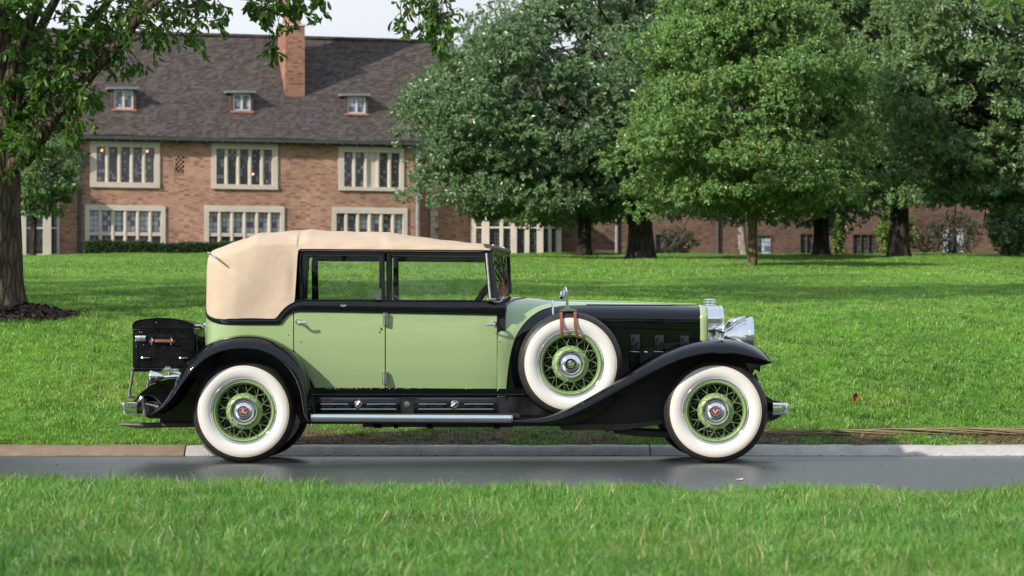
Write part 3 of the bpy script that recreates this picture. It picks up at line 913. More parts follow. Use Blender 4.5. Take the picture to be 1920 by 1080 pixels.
# dormers
def on_roof(px, py):
    """photo point -> point of the roof slope: (along, back, up)"""
    lo, hi = -1.0, 12.0
    for _ in range(40):
        m_ = (lo + hi)/2
        u, z = fac(px, py, -m_)
        if z > roof_z(m_): lo = m_
        else: hi = m_
    u, z = fac(px, py, -lo)
    return u, lo, z
for (x0, y0, x1, y1, fx0, fx1) in [(213.5, 168.5, 250, 206, 210.5, 255), (437, 175.5, 470, 209.5, 433, 474.5), (651.5, 181, 686, 214.5, 648.5, 690)]:
    u, bk, z = on_roof((x0 + x1)/2, y1 + 1.5)
    out = -bk + .02
    a0, a1 = fac(x0, y0, out)[0], fac(x1, y0, out)[0]
    f0, f1 = fac(fx0, y0, out)[0], fac(fx1, y0, out)[0]
    zb_, zt_ = fac((x0+x1)/2, y1 - 1.5, out)[1], fac((x0+x1)/2, y0, out)[1]
    dm = bpy.data.objects.new('dormer', None); COL.objects.link(dm); dm.parent = house; ORIGIN[dm.name] = ORIGIN[house.name]
    depth = 1.5
    mb = HB()
    mb.wbox(f0, a0, out - depth, out, zb_ - .3, zt_ + .06); mb.wbox(a1, f1, out - depth, out, zb_ - .3, zt_ + .06)
    mb.wbox(a0, a1, out - depth, out - .003, zt_, zt_ + .06); mb.wbox(a0, a1, out - depth, out - .3, zb_ - .3, zt_ - .003)
    mb.build('dormer_cheeks', m_dark_timber, dm, smooth=False)
    mb = HB()
    zz = zt_ + .063
    mb.prism([hw(f0 - .20, out + .17, zz - .06), hw(f1 + .10, out + .17, zz - .03), hw(f1 + .10, out - depth, zz + .08), hw(f0 - .20, out - depth, zz + .05)], (0, 0, .11))
    mb.build('dormer_roof', m_lead, dm, smooth=False)
    mb = HB()
    w = .075
    mb.wbox(a0, a0 + w, out - .16, out - .05, zb_, zt_); mb.wbox(a1 - w, a1, out - .16, out - .05, zb_, zt_)
    mb.wbox(a0 + w, a1 - w, out - .16, out - .053, zt_ - w, zt_); mb.wbox(a0 + w, a1 - w, out - .16, out - .053, zb_, zb_ + w)
    um = (a0 + a1)/2
    mb.wbox(um - .05, um + .05, out - .15, out - .04, zb_ + w, zt_ - w)
    mb.build('window_frame', m_white_frame, dm, smooth=False)
    for q0, q1 in ((a0 + w, um - .05), (um + .05, a1 - w)):
        mb = HB(); mb.wbox(q0, q1, out - .13, out - .11, zb_ + w, zt_ - w)
        mb.build('pane', m_lead_pale if x0 > 600 else m_lead_mix, dm, smooth=False)
    mb = HB(); mb.wbox(f0 - .02, f1 + .02, out - .1, out + .12, zb_ - .09, zb_ - .003)
    mb.build('sill', m_pink_sill, dm, smooth=False)
# chimney
u, bk, z = on_roof(553, 180)
out = -bk + .03
c0, c1 = fac(535.2, 150, out)[0], fac(571.5, 150, out)[0]
zb_, zc_ = fac(553, 181, out)[1], fac(553, 47, out)[1]
cdep = 2.15
mb = HB()
mb.wbox(c0, c1, out - cdep, out, zb_ - 1.0, zc_)
ch = mb.build('chimney', m_brick_red, house, smooth=False)
mb = HB(); mb.wbox(c0 - .05, c1 + .05, out - cdep - .05, out + .05, zc_ - .03, zc_ + .05)
mb.build('chimney_band', m_stone, ch, smooth=False)
for a, bq in ((c0 + .05, (c0+c1)/2 - .04), ((c0+c1)/2 + .04, c1 - .02)):
    mb = HB()
    rows = []
    for zz, g_ in [(zc_ + .05, .0), (zc_ + .35, .06), (zc_ + 3.4, .06), (zc_ + 3.5, .0), (zc_ + 3.8, .0)]:
        cx, cy, r_ = (a + bq)/2, out - cdep/2, (bq - a)/2 - g_
        rows.append([hw(cx + math.cos(q)*r_*1.12, cy + math.sin(q)*(cdep/2 - .15 - g_), zz) for q in np.arange(0, 6.28, math.pi/4) + math.pi/8])
    mb.grid(rows, closev=True)
    mb.build('chimney_shaft', m_brick_red, ch, smooth=False)
# downpipes
def pipe(px, py0, py1, r, mat, hopper=None):
    u, z1 = fac(px, py0, .14); _, z0 = fac(px, py1, .14)
    mb = HB(); mb.tube([hw(u, .14, z0), hw(u, .14, z1)], r, n=10)
    o = mb.build('downpipe', mat, house)
    if hopper:
        _, h1 = fac(px, hopper[0], .16); _, h0 = fac(px, hopper[1], .16)
        m_ = HB(); m_.prism([hw(u - .26, .02, h1), hw(u + .26, .02, h1), hw(u + .26, .36, h1), hw(u - .26, .36, h1)], (0, 0, .12))
        m_.grid([[hw(u - .24, .03, h1), hw(u + .24, .03, h1), hw(u + .24, .34, h1), hw(u - .24, .34, h1)], [hw(u - .2, .05, h0 + .3), hw(u + .2, .05, h0 + .3), hw(u + .2, .3, h0 + .3), hw(u - .2, .3, h0 + .3)],
                 [hw(u - .09, .08, h0), hw(u + .09, .08, h0), hw(u + .09, .2, h0), hw(u - .09, .2, h0)]], closev=True)
        m_.build('rain_hopper', mat, o, smooth=False)
    for k in range(4):
        z = z0 + (z1 - z0)*(k + .5)/4
        m_ = HB(); m_.tube([hw(u, .14, z - .05), hw(u, .14, z + .05)], r + .025, n=10)
        m_.build('pipe_collar', mat, o)
pipe(149.5, 285, 482, .085, m_gutter, hopper=(290, 318))
pipe(783, 272, 486, .075, m_pipe_grey)

# stone bay by the near oak
def stone_bay(root, posts, lights, py_top, py_base, sf, tr=None, head=None, glass=m_bay_glass, arched=False, name='bay_window'):
    """posts: (px0, px1, out), lights: (px0, px1, out) in front of a plane function sf(px, py, out)->(point)"""
    bay = bpy.data.objects.new(name, None); COL.objects.link(bay); bay.parent = root; ORIGIN[bay.name] = ORIGIN[root.name]
    def blk(mb, x0, x1, y0, y1, o, dep):
        a, b_, c_, d_ = sf(x0, y1, o), sf(x1, y1, o), sf(x1, y0, o), sf(x0, y0, o)
        n_ = HN if root is house else Vector((0, -1, 0))
        off = -n_*dep
        pts = [Vector(p) for p in (a, b_, c_, d_)]
        vs = [tuple(p) for p in pts] + [tuple(p + off) for p in pts]
        mb.add(vs, [(0, 1, 2, 3), (7, 6, 5, 4), (0, 4, 5, 1), (1, 5, 6, 2), (2, 6, 7, 3), (3, 7, 4, 0)])
    for (x0, x1, o) in posts:
        mb = MB(); blk(mb, x0, x1, py_top, py_base, o, .5); mb.build('stone_post', m_stone, bay, smooth=False)
    for (x0, x1, o) in lights:
        y0 = py_top
        segs = [(py_top + (head or 0), py_base)] if tr is None else [(py_top + (head or 0), tr - 1.6), (tr + 1.6, py_base - 2)]
        for (q0, q1) in segs:
            mb = MB(); blk(mb, x0, x1, q0, q1, o - .18, .05); mb.build('pane', glass, bay, smooth=False)
        for (q0, q1) in ([(tr - 1.6, tr + 1.6)] if tr else []) + [(py_base - 2, py_base + 1)] + ([(py_top, py_top + head)] if head else []):
            mb = MB(); blk(mb, x0, x1, q0, q1, o - .02, .3); mb.build('stone_rail', m_stone, bay, smooth=False)
    
    return bay
def sfH(px, py, o):
    u, z = fac(px, py, o); return hw(u, o, z)
stone_bay(house, [(31, 37, 1.15), (37.2, 49, 1.25), (63.3, 66.5, 1.2), (81, 96, 1.25), (106.5, 111.5, .5)],
          [(22, 31, 1.0), (49, 63.3, 1.2), (66.5, 81, 1.2), (96, 106.5, .8)], 330, 478, sfH, tr=427.5, head=4)
mb = HB(); u0, z1 = fac(20, 322, 1.3); u1, _ = fac(112, 322, 1.3)
mb.wbox(u0, u1, .01, 1.3, z1 - .5, z1); mb.build('bay_cornice', m_stone, house, smooth=False)
mb = HB(); u0, z1 = fac(22, 322, .9); u1, _ = fac(106, 322, .9)
mb.wbox(u0 + .1, u1 - .1, .02, .75, ZG - .5, z1 - .5); mb.build('bay_core', m_dark_in, house, smooth=False)

# ================================================================== WING BEYOND THE TREES
DW = 132.0
YW = DW + CAMY
ZW = 5.9
def wf(px, py, o=0.0):
    d = DW - o
    return ((px - XC)/F*d, d + CAMY, CAMZ + (YH - py)*d/F)
wing = thing('brick_wing', (wf(1400, 486)[0], YW, ZW), 'low brown brick wing, colour darkened for tree shade, with a stone bay window, mostly behind the trees', 'building')
class WB(MB):
    def pbox(self, x0, x1, y0, y1, o1, o0):
        """photo rectangle on the wing wall, from o0 behind to o1 in front (metres)"""
        a, b_ = wf(x0, y1), wf(x1, y0)
        return self.box(a[0], b_[0], YW - o1, YW - o0, a[2], b_[2])
openings = []
wing_windows = [(1175, 1193, 437, 481, 1), (1228, 1268, 438, 481, 2), (1419, 1447, 440, 484, 1), (1499, 1526, 437, 484, 2), (1598, 1644, 438, 484, 3), (1762, 1800, 434, 482, 3), (1100, 1109, 440, 484, 1)]
for (x0, x1, y0, y1, nl) in wing_windows: openings.append((x0, x1, y0, y1))
pxs = sorted(set([800, 886, 1052, 3300] + [o[0] for o in openings] + [o[1] for o in openings]))  # far right run is added, unseen, to fill the windscreen's reflection
pys = sorted(set([300, 500] + [o[2] for o in openings] + [o[3] for o in openings]))
mb = WB()
for i in range(len(pxs) - 1):
    for j in range(len(pys) - 1):
        cx, cy = (pxs[i] + pxs[i+1])/2, (pys[j] + pys[j+1])/2
        if any(o[0] < cx < o[1] and o[2] < cy < o[3] for o in openings): continue
        if 886 < cx < 1052 : continue
        mb.add([wf(pxs[i], pys[j+1]), wf(pxs[i+1], pys[j+1]), wf(pxs[i+1], pys[j]), wf(pxs[i], pys[j])], [(0, 1, 2, 3)])
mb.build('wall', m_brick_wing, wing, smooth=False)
# lit pale-red return wall with stone quoins next to the house
mb = WB(); mb.pbox(786, 886, 215, 500, .9, -.5)
mb.build('gable_wall', m_brick, wing, smooth=False)
k = 0
for y in np.arange(232, 490, 11.0):
    w = 14 if k % 2 else 9
    mb = WB(); mb.pbox(808, 808 + w, y, y + 10.2, 1.0, .5)
    mb.build('quoin', m_stone, wing, smooth=False); k += 1
mb = WB(); mb.pbox(784, 890, 205, 216, 1.05, -.4); mb.build('parapet', m_stone, wing, smooth=False)
for (x0, x1, y0, y1, nl) in wing_windows:
    mb = WB()
    w = 2.2
    mb.pbox(x0, x0 + w, y0, y1, .03, -.3); mb.pbox(x1 - w, x1, y0, y1, .03, -.3)
    mb.pbox(x0 + w, x1 - w, y0, y0 + w, .027, -.3); mb.pbox(x0 + w, x1 - w, y1 - w, y1, .04, -.3)
    wn_ = mb.build('window', m_dark_timber, wing, smooth=False)
    n_ = nl
    lw = (x1 - x0 - 2*w - (n_ - 1)*1.6)/n_
    for k in range(n_):
        q = x0 + w + k*(lw + 1.6)
        mb = WB(); mb.pbox(q, q + lw, y0 + w, y1 - w, -.12, -.16)
        mb.build('pane', m_lead_pale if (x0 in (1419, 1175)) else m_bay_glass, wn_, smooth=False)
        if k < n_ - 1:
            mb = WB(); mb.pbox(q + lw, q + lw + 1.6, y0 + w, y1 - w, .01, -.2)
            mb.build('mullion', m_dark_timber, wn_, smooth=False)
stone_bay(wing, [(882, 892.5, 1.0), (903, 909, 1.35), (909.2, 917.5, 1.75), (936.5, 943.5, 1.8), (957, 969, 2.0), (983.5, 992.5, 1.95), (1006.5, 1018.5, 2.0), (1027.5, 1034, 1.5), (1042, 1052.5, .9)],
          [(892.5, 903, 1.2), (917.5, 936.5, 1.75), (943.5, 957, 1.8), (969, 983.5, 1.95), (992.5, 1006.5, 1.95), (1018.5, 1027.5, 1.7), (1034, 1042, 1.2)], 395, 487, wf, tr=426.5, head=3)
mb = WB(); mb.pbox(884, 1052, 383, 395, 2.05, .02); mb.build('bay_cornice', m_stone, wing, smooth=False)
mb = WB(); mb.pbox(892, 1046, 395, 489, .6, -.6); mb.build('bay_core', m_dark_in, wing, smooth=False)
mb = WB(); mb.pbox(886, 1052, 300, 383, -.003, -.4); mb.build('bay_wall', m_brick, wing, smooth=False)
# roof of the wing
a, b_ = wf(800, 305), wf(3320, 305)
rows = []
for k in range(31):
    f = k/30
    z = a[2] + 4.6*f
    y = YW - .4 + 4.6*f
    rows.append([(x, y, z + .04) for x in np.linspace(a[0], b_[0], 12)])
    rows.append([(x, y + .14, z + .15) for x in np.linspace(a[0], b_[0], 12)])
MB().grid(rows).build('roof', m_roof, wing, smooth=False)
mb = WB(); mb.pbox(890, 3300, 303, 307, .5, .35); mb.build('gutter', m_gutter, wing, smooth=False)
for px in (1156, 1345.5):
    mb = MB(); mb.tube([wf(px, 486, .1), wf(px, 310, .1)], .075, n=8)
    mb.build('downpipe', m_pipe_grey if px < 1200 else m_gutter, wing)
# gabled stair end at the far right, half hidden
gab = thing('gabled_house_end', (wf(1800, 486)[0], YW - 3, ZW), 'brick gable with a sloping coping, half hidden by shrubs at the far right', 'building')
mb = MB()
mb.prism([wf(1690, 488, 3), wf(1910, 488, 3), wf(1892, 438, 3), wf(1862, 408, 3), wf(1800, 360, 3), wf(1690, 300, 3)], (0, 2.5, 0))
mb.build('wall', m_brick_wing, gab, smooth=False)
mb = MB()
mb.prism([wf(1894, 438, 3.1), wf(1898, 436, 3.1), wf(1865, 405, 3.1), wf(1800, 356, 3.1), wf(1800, 361, 3.1), wf(1863, 410, 3.1)], (0, 2.7, 0))
mb.build('coping', m_pink_sill, gab, smooth=False)
for k, (x0, x1) in enumerate([(1768, 1778), (1780, 1792), (1794, 1806)]):
    mb = MB(); a, b_ = wf(x0, 482, 3.03), wf(x1, 430, 3.03); mb.box(a[0], b_[0], a[1], a[1] + .1, a[2], b_[2])
    mb.build('window', m_lead_pale if k != 1 else m_bay_glass, gab, smooth=False)
SURROUND = [(-27, 21, 1.1, 1.0), (24.6, 55, 1.2, 2.0), (17.6, 36.5, .95, 1.2), (30, 46, 1.2, 2.0), (31, 90, 1.4, 0.3), (38, 82, 1.3, 3.9), (45, 98, 1.5, 2.5), (24, 70, 1.1, 1.5), (36, 62, 1.3, 3.3), (48, 88, 1.4, 4.1), (22, 60, 1.1, 5.0), (34, 30, 1.3, 0.7), (60, 70, 1.5, 1.9), (48, 40, 1.4, 2.8),  # right-hand trees here are added to darken the windscreen's reflection
            (-58, -48, 1.6, .5), (-44, -60, 1.7, 1.7), (-31, -52, 1.5, 2.9), (-19, -62, 1.8, 4.2), (-7, -54, 1.6, 5.5), (5, -62, 1.8, .2), (17, -53, 1.6, 3.0), (29, -61, 1.7, 1.2), (41, -52, 1.6, 2.2),
            (54, -56, 1.7, 4.4), (68, -40, 1.7, 5.2), (70, -5, 1.6, 0.4), (-70, -30, 1.6, 1.4), (74, 26, 1.6, 3.7)]
# ================================================================== TREES
def leaf_mat(name, dark, light, yellow=None, yshare=.03, trans=.35, rough=.45, spec=.35, big=.5):
    m = bpy.data.materials.new(name); m.use_nodes = True
    t = m.node_tree; t.nodes.clear(); N = t.nodes.new; L = t.links.new
    out = N('ShaderNodeOutputMaterial'); pr = N('ShaderNodeBsdfPrincipled')
    pr.inputs['Roughness'].default_value = rough*.85; pr.inputs['Specular IOR Level'].default_value = spec
    tl = N('ShaderNodeBsdfTranslucent'); ms = N('ShaderNodeMixShader'); ms.inputs['Fac'].default_value = trans
    at = N('ShaderNodeAttribute'); at.attribute_name = 'tint'
    geo = N('ShaderNodeNewGeometry')
    n1 = N('ShaderNodeTexNoise'); n1.inputs['Scale'].default_value = big; n1.inputs['Detail'].default_value = 3
    L(geo.outputs['Position'], n1.inputs['Vector'])
    ma = N('ShaderNodeMath'); ma.operation = 'MULTIPLY_ADD'; ma.inputs[1].default_value = .5
    mb_ = N('ShaderNodeMath'); mb_.operation = 'MULTIPLY'; mb_.inputs[1].default_value = .6
    L(at.outputs['Fac'], mb_.inputs[0]); L(n1.outputs['Fac'], ma.inputs[0]); L(mb_.outputs[0], ma.inputs[2])
    rp = N('ShaderNodeValToRGB'); e = rp.color_ramp.elements
    e[0].position = .12; e[0].color = (*dark, 1); e[1].position = .88; e[1].color = (*light, 1)
    L(ma.outputs[0], rp.inputs['Fac'])
    col = rp.outputs['Color']
    if yellow:
        gt = N('ShaderNodeMath'); gt.operation = 'GREATER_THAN'; gt.inputs[1].default_value = 1 - yshare; L(at.outputs['Fac'], gt.inputs[0])
        mc = N('ShaderNodeMix'); mc.data_type = 'RGBA'; mc.inputs['B'].default_value = (*yellow, 1)
        L(gt.outputs[0], mc.inputs['Factor']); L(col, mc.inputs['A']); col = mc.outputs['Result']
    hs = N('ShaderNodeHueSaturation'); hs.inputs['Saturation'].default_value = 1.1; hs.inputs['Hue'].default_value = .493; hs.inputs['Value'].default_value = 1.25
    L(col, hs.inputs['Color'])
    L(col, pr.inputs['Base Color']); L(hs.outputs['Color'], tl.inputs['Color'])
    L(pr.outputs['BSDF'], ms.inputs[1]); L(tl.outputs['BSDF'], ms.inputs[2]); L(ms.outputs['Shader'], out.inputs['Surface'])
    return m
m_leaf_oak = leaf_mat('deep_green_oak_leaves', (0.074, 0.138, 0.058), (0.240, 0.365, 0.172), (0.30, 0.24, 0.08), .008, trans=.28, rough=.38, spec=.7)
m_leaf_far = leaf_mat('mid_green_oak_leaves', (0.082, 0.152, 0.060), (0.265, 0.390, 0.165), (0.24, 0.22, 0.05), .02, trans=.3)
m_leaf_bright = leaf_mat('bright_green_young_oak_leaves', (0.082, 0.170, 0.050), (0.295, 0.460, 0.150), (0.46, 0.46, 0.10), .03, trans=.32, rough=.4, spec=.45)
m_leaf_near = leaf_mat('fresh_green_swamp_oak_leaves', (0.047, 0.115, 0.023), (0.140, 0.260, 0.052), (0.26, 0.30, 0.06), .02, trans=.42, rough=.4, spec=.4, big=.9)
m_leaf_shrub = leaf_mat('yellow_green_shrub_leaves', (0.09, 0.15, 0.03), (0.24, 0.32, 0.08), None, trans=.3)
m_leaf_brown = leaf_mat('olive_brown_shrub_leaves', (0.04, 0.05, 0.025), (0.085, 0.095, 0.048), None, trans=.2)
m_leaf_hedge = leaf_mat('clipped_hedge_leaves', (0.030, 0.062, 0.020), (0.075, 0.125, 0.045), None, trans=.15)

def bark_mat(name, c0, c1, sx=9.0, sz=1.6, strength=1.0, dist=.03):
    m = M(name, c0, .9, spec=.2)
    t, b, N, L = nodes_of(m)
    tcn = N('ShaderNodeTexCoord'); mpn = N('ShaderNodeMapping'); mpn.inputs['Scale'].default_value = (sx, sx, sz)
    L(tcn.outputs['Object'], mpn.inputs['Vector'])
    n = N('ShaderNodeTexNoise'); n.inputs['Scale'].default_value = 1.0; n.inputs['Detail'].default_value = 8; n.inputs['Roughness'].default_value = .65
    vo = N('ShaderNodeTexVoronoi'); vo.feature = 'DISTANCE_TO_EDGE'; vo.inputs['Scale'].default_value = 1.3; vo.inputs['Randomness'].default_value = 1
    mm = N('ShaderNodeMix'); mm.data_type = 'VECTOR'; mm.inputs['Factor'].default_value = .25
    L(mpn.outputs['Vector'], n.inputs['Vector']); L(mpn.outputs['Vector'], mm.inputs['A']); L(n.outputs['Color'], mm.inputs['B']); L(mm.outputs['Result'], vo.inputs['Vector'])
    cl = N('ShaderNodeMapRange'); cl.inputs['From Max'].default_value = .35; L(vo.outputs['Distance'], cl.inputs['Value'])
    ad = N('ShaderNodeMath'); ad.operation = 'MULTIPLY_ADD'; ad.inputs[1].default_value = .6; L(n.outputs['Fac'], ad.inputs[0]); L(cl.outputs['Result'], ad.inputs[2])
    rp = N('ShaderNodeValToRGB'); e = rp.color_ramp.elements
    e[0].position = .25; e[0].color = (*c0, 1); e[1].position = 1.0; e[1].color = (*c1, 1); L(ad.outputs[0], rp.inputs['Fac'])
    L(rp.outputs['Color'], b.inputs['Base Color'])
    bp = N('ShaderNodeBump'); bp.inputs['Strength'].default_value = strength; bp.inputs['Distance'].default_value = dist
    L(ad.outputs[0], bp.inputs['Height']); L(bp.outputs['Normal'], b.inputs['Normal'])
    return m
m_bark = bark_mat('furrowed_oak_bark', (0.028, 0.021, 0.015), (0.120, 0.093, 0.065), 16, 3.2, .8, .022)
m_bark_far = bark_mat('dark_oak_bark', (0.018, 0.014, 0.012), (0.06, 0.047, 0.037), 6, 1.2)
m_bark_young = bark_mat('mottled_young_bark', (0.10, 0.07, 0.04), (0.24, 0.17, 0.095), 12, 5, .6, .02)
m_bark_pale = bark_mat('pale_grey_bark', (0.20, 0.165, 0.145), (0.36, 0.31, 0.28), 8, 3, .5, .02)

def norm(a): return a/np.maximum(np.linalg.norm(a, axis=-1, keepdims=True), 1e-9)
def leaves_quads(C, A, Nn, Ln, Wd, fold=.25, tipdrop=.15):
    """folded four-corner leaves. C base (n,3), A axis, Nn rough normal; returns verts and triangles"""
    A = norm(A); Sd = norm(np.cross(A, Nn)); Up = np.cross(Sd, A)
    n = len(C)
    V = np.zeros((n, 4, 3))
    V[:, 0] = C
    V[:, 1] = C + A*(Ln*.55)[:, None] + Sd*(Wd*.5)[:, None] + Up*(Wd*fold)[:, None]
    V[:, 2] = C + A*Ln[:, None] - Up*(Ln*tipdrop)[:, None]
    V[:, 3] = C + A*(Ln*.55)[:, None] - Sd*(Wd*.5)[:, None] + Up*(Wd*fold)[:, None]
    k = np.arange(n)[:, None]*4
    T = np.concatenate([k + [0, 1, 2], k + [0, 2, 3]], 1).reshape(-1, 3)
    return V.reshape(-1, 3), T

def rosettes(g, tips, dirs, per, L0, W0, droop=.35, spread=1.0):
    """per leaves round every twig tip"""
    n = len(tips)
    C = np.repeat(tips, per, 0); Dm = np.repeat(norm(dirs), per, 0)
    rnd = norm(g.normal(size=C.shape))
    A = norm(Dm*.55 + rnd*spread + np.array([0, 0, -droop]))
    back = g.uniform(0, .8, len(C))[:, None]*L0
    C = C - Dm*back*1.2 + g.normal(0, L0*.12, C.shape)
    Nn = norm(np.array([0, 0, .6]) + g.normal(0, .45, C.shape) + Dm*1.0)
    Ln = L0*g.uniform(.65, 1.2, len(C)); Wd = W0*g.uniform(.75, 1.2, len(C))
    return C, A, Nn, Ln, Wd

def crown(g, center, radius, npads, pad_r, twigs, per, L0, W0, shape='oval', flat=.5, hollow=.35, zmin=None, holes=0.0, drop=None):
    """leaf clumps set through a crown; returns twig tips, directions and pad centres"""
    pads = []
    while len(pads) < npads:
        p = norm(g.normal(size=3))*g.uniform(hollow, 1.0)**.6
        if g.uniform() < .22: p = p*g.uniform(1.0, 1.17)                 # boughs that reach out past the rest
        if shape == 'cone':                       # narrower above
            k = 1.0 - .40*max(0, p[2])**1.3; p = np.array([p[0]*k, p[1]*k, p[2]])
        if shape == 'dome' and p[2] < -.35: p[2] = -.35 - (p[2] + .35)*.1
        q = center + p*radius
        if zmin is not None and q[2] < zmin: q[2] = zmin + g.uniform(0, pad_r*.5)
        if drop is not None and drop(q): continue
        pads.append(q)
    pads = np.array(pads)
    pr = pad_r*g.choice([.55, .8, 1.0, 1.25, 1.6], npads)*g.uniform(.85, 1.15, npads)
    od = norm((pads - center)/radius)
    tips, dirs = [], []
    for i in range(npads):
        d = norm(g.normal(size=(twigs, 3)) + od[i]*.75 + np.array([0, 0, .28]))
        r = (g.uniform(.25, 1, twigs)**.5)[:, None]
        off = d*r*pr[i]; off[:, 2] *= flat
        off[:, 2] -= (np.linalg.norm(off[:, :2], axis=1)**2)/(pr[i]*3.2)            # edges of the clump hang
        tips.append(pads[i] + off); dirs.append(norm(d + od[i]*.6))
    return np.concatenate(tips), np.concatenate(dirs), pads

def limbs(mb, g, base, top, pads, n, r0, curl=.12, sub=2):
    """branches from the stem between base and top out to some of the clumps"""
    idx = g.permutation(len(pads))[:n]
    b, t = np.asarray(base), np.asarray(top)
    for i in idx:
        p = pads[i]
        f = np.clip((p[2] - b[2])/(t[2] - b[2])*.75 - .12, .02, .96)
        s = b + (t - b)*f
        m1 = s + (p - s)*.35 + np.array([0, 0, .10*np.linalg.norm(p - s)]) + g.normal(0, curl, 3)*np.linalg.norm(p - s)*.4
        m2 = s + (p - s)*.7 + np.array([0, 0, .06*np.linalg.norm(p - s)]) + g.normal(0, curl, 3)*np.linalg.norm(p - s)*.4
        Pp = spline([s, m1, m2, p], 12)
        rr0 = r0*(1 - .75*f)
        mb.tube([tuple(q) for q in Pp], list(np.linspace(rr0, rr0*.12, 12)), n=6)
        for _ in range(sub):
            j = g.integers(4, 10)
            e = Pp[j] + g.normal(size=3)*np.linalg.norm(p - s)*.22
            mb.tube([tuple(Pp[j]), tuple((Pp[j] + e)/2 + g.normal(0, .05, 3)), tuple(e)], [rr0*.35, rr0*.22, rr0*.06], n=5)

def trunk_mesh(mb, path, radii, flare=.9, n=24, lobes=5, seed=0, flare_h=.9):
    """tapered stem with root flare"""
    g = np.random.default_rng(seed)
    P = spline(path, 30)
    z0 = P[0][2]
    Ls = np.linspace(0, 1, len(radii))
    rows = []
    ph = g.uniform(0, 6.28, 6)
    for i, c in enumerate(P):
        r = np.interp(i/29, Ls, radii)
        h = c[2] - z0
        fl = flare*math.exp(-max(0, h)/flare_h*2.2)
        row = []
        for j in range(n):
            a = 2*math.pi*j/n
            k = 1 + .05*math.sin(3*a + ph[0] + h*.4) + .03*math.sin(7*a + ph[1] + h*1.3)
            root = 1 + fl*(.55 + .45*max(0, math.sin(lobes*a + ph[2]))**1.0)
            row.append((c[0] + math.cos(a)*r*k*root, c[1] + math.sin(a)*r*k*root, c[2]))
        rows.append(row)
    mb.grid(rows, closev=True)
    mb.add(rows[-1], [tuple(range(n))])

def wp(px, py, d): return np.array(W(px, py, d + CAMY))
def gz(px, d):
    x = (px - XC)/F*d
    return np.array([x, d + CAMY, lawn_z(x, d + CAMY)])

def oak(label, px, d, r_px, top_py, crown_c, crown_r, npads, pad_r, twigs, per, L0, W0, mat, bark, seed, group='trees on the lawn', shape='oval', lean=0.0, nlimbs=26, hollow=.35, zmin_py=None, flare=.9, base_py=None, drop=None, category='tree', name='oak_tree', flat=.5):
    g = np.random.default_rng(seed)
    base = gz(px, d)
    if base_py: base = wp(px, base_py, d)
    t = thing(name, tuple(base), label, category, group)
    k = d/F
    top = wp(px + lean, top_py, d)
    mid = (base + top)/2 + np.array([.12*k*20, 0, 0])
    r = r_px*k/2
    mb = MB()
    trunk_mesh(mb, [base - np.array([0, 0, .15]), base + (mid - base)*.5, mid, top], [r*1.12, r, r*.8, r*.35], flare, seed=seed, flare_h=max(.5, r*2.4))
    cc = np.array([(crown_c[0] - XC)*k, d + CAMY + crown_c[2], CAMZ + (YH - crown_c[1])*k])
    cr = np.array([crown_r[0]*k, crown_r[2], crown_r[1]*k])
    zmin = CAMZ + (YH - zmin_py)*k if zmin_py else None
    tips, dirs, pads = crown(g, cc, cr, npads, pad_r, twigs, per, L0, W0, shape, hollow=hollow, zmin=zmin, drop=drop, flat=flat)
    limbs(mb, g, base + (top - base)*.22, top, pads, nlimbs, r*.42)
    mb.build('trunk', bark, t, angle=70, fix=False)
    C, A, Nn, Ln, Wd = rosettes(g, tips, dirs, per, L0, W0)
    V, T = leaves_quads(C, A, Nn, Ln, Wd)
    tint = np.repeat(g.uniform(0, 1, len(C)), 2)
    o = fast_mesh('crown', V, T, mat, t, tint)
    return t

# the big dark oak left of centre on the far lawn
oak('broad dark green oak with a wide crown hanging over the bay window', 1205, 97, 41, -160, (1030, 150, 0), (275, 285, 4.6), 300, 1.15, 50, 8, .19, .088, m_leaf_oak, m_bark_far, 101, lean=-40, zmin_py=392, nlimbs=40, shape='oval',
    drop=lambda q: (XC + q[0]*F/97) < 790 + max(0, 175 - (YH - (q[2] - CAMZ)*F/97))*1.25)
oak('slim dark trunked tree in front of the brick wing, right of the stone bay', 1095, 116, 23, 0, (1075, 330, 1), (160, 95, 3.5), 110, .95, 32, 7, .22, .11, m_leaf_far, m_bark_far, 102, zmin_py=395, nlimbs=16)
oak('bright green young oak with a slender mottled trunk in front of the larger trees', 1410, 76, 16.5, 0, (1398, 195, 0), (226, 285, 3.1), 330, .72, 60, 8, .120, .064, m_leaf_bright, m_bark_young, 103, shape='cone', zmin_py=372, nlimbs=44, flat=.5, flare=.35, base_py=505)
oak('tall dark tree behind and just right of the bright young oak', 1540, 106, 26, -40, (1450, 160, 0), (290, 280, 4.0), 290, 1.2, 38, 7, .23, .11, m_leaf_oak, m_bark_far, 104, zmin_py=385, nlimbs=22)
oak('tall oak with a forked dark trunk and see through crown near the gable', 1686, 100, 33, -60, (1690, 110, 0), (195, 290, 3.6), 230, .95, 38, 7, .215, .10, m_leaf_far, m_bark_far, 105, zmin_py=372, nlimbs=34, hollow=.55)
oak('spreading oak with its trunk at the very edge of the lawn, rightmost of the trees', 1965, 82, 40, -100, (1860, 150, 0), (235, 270, 3.6), 320, .85, 42, 7, .185, .085, m_leaf_far, m_bark_far, 106, zmin_py=360, nlimbs=34, lean=-20)
oak('small leafy tree between the near oak trunk and the stone bay', 62, 103, 12, 200, (72, 322, 0), (66, 78, 1.6), 80, .5, 30, 7, .16, .08, m_leaf_far, m_bark_far, 107, nlimbs=12, zmin_py=396, flare=.3)
oak('tree with a pale grey leaning trunk half hidden behind the young oak', 1395, 118, 15, 300, (1375, 330, 1.5), (140, 80, 3.0), 80, .95, 30, 7, .19, .095, m_leaf_oak, m_bark_pale, 108, lean=-20, nlimbs=12, zmin_py=380, flare=.5)
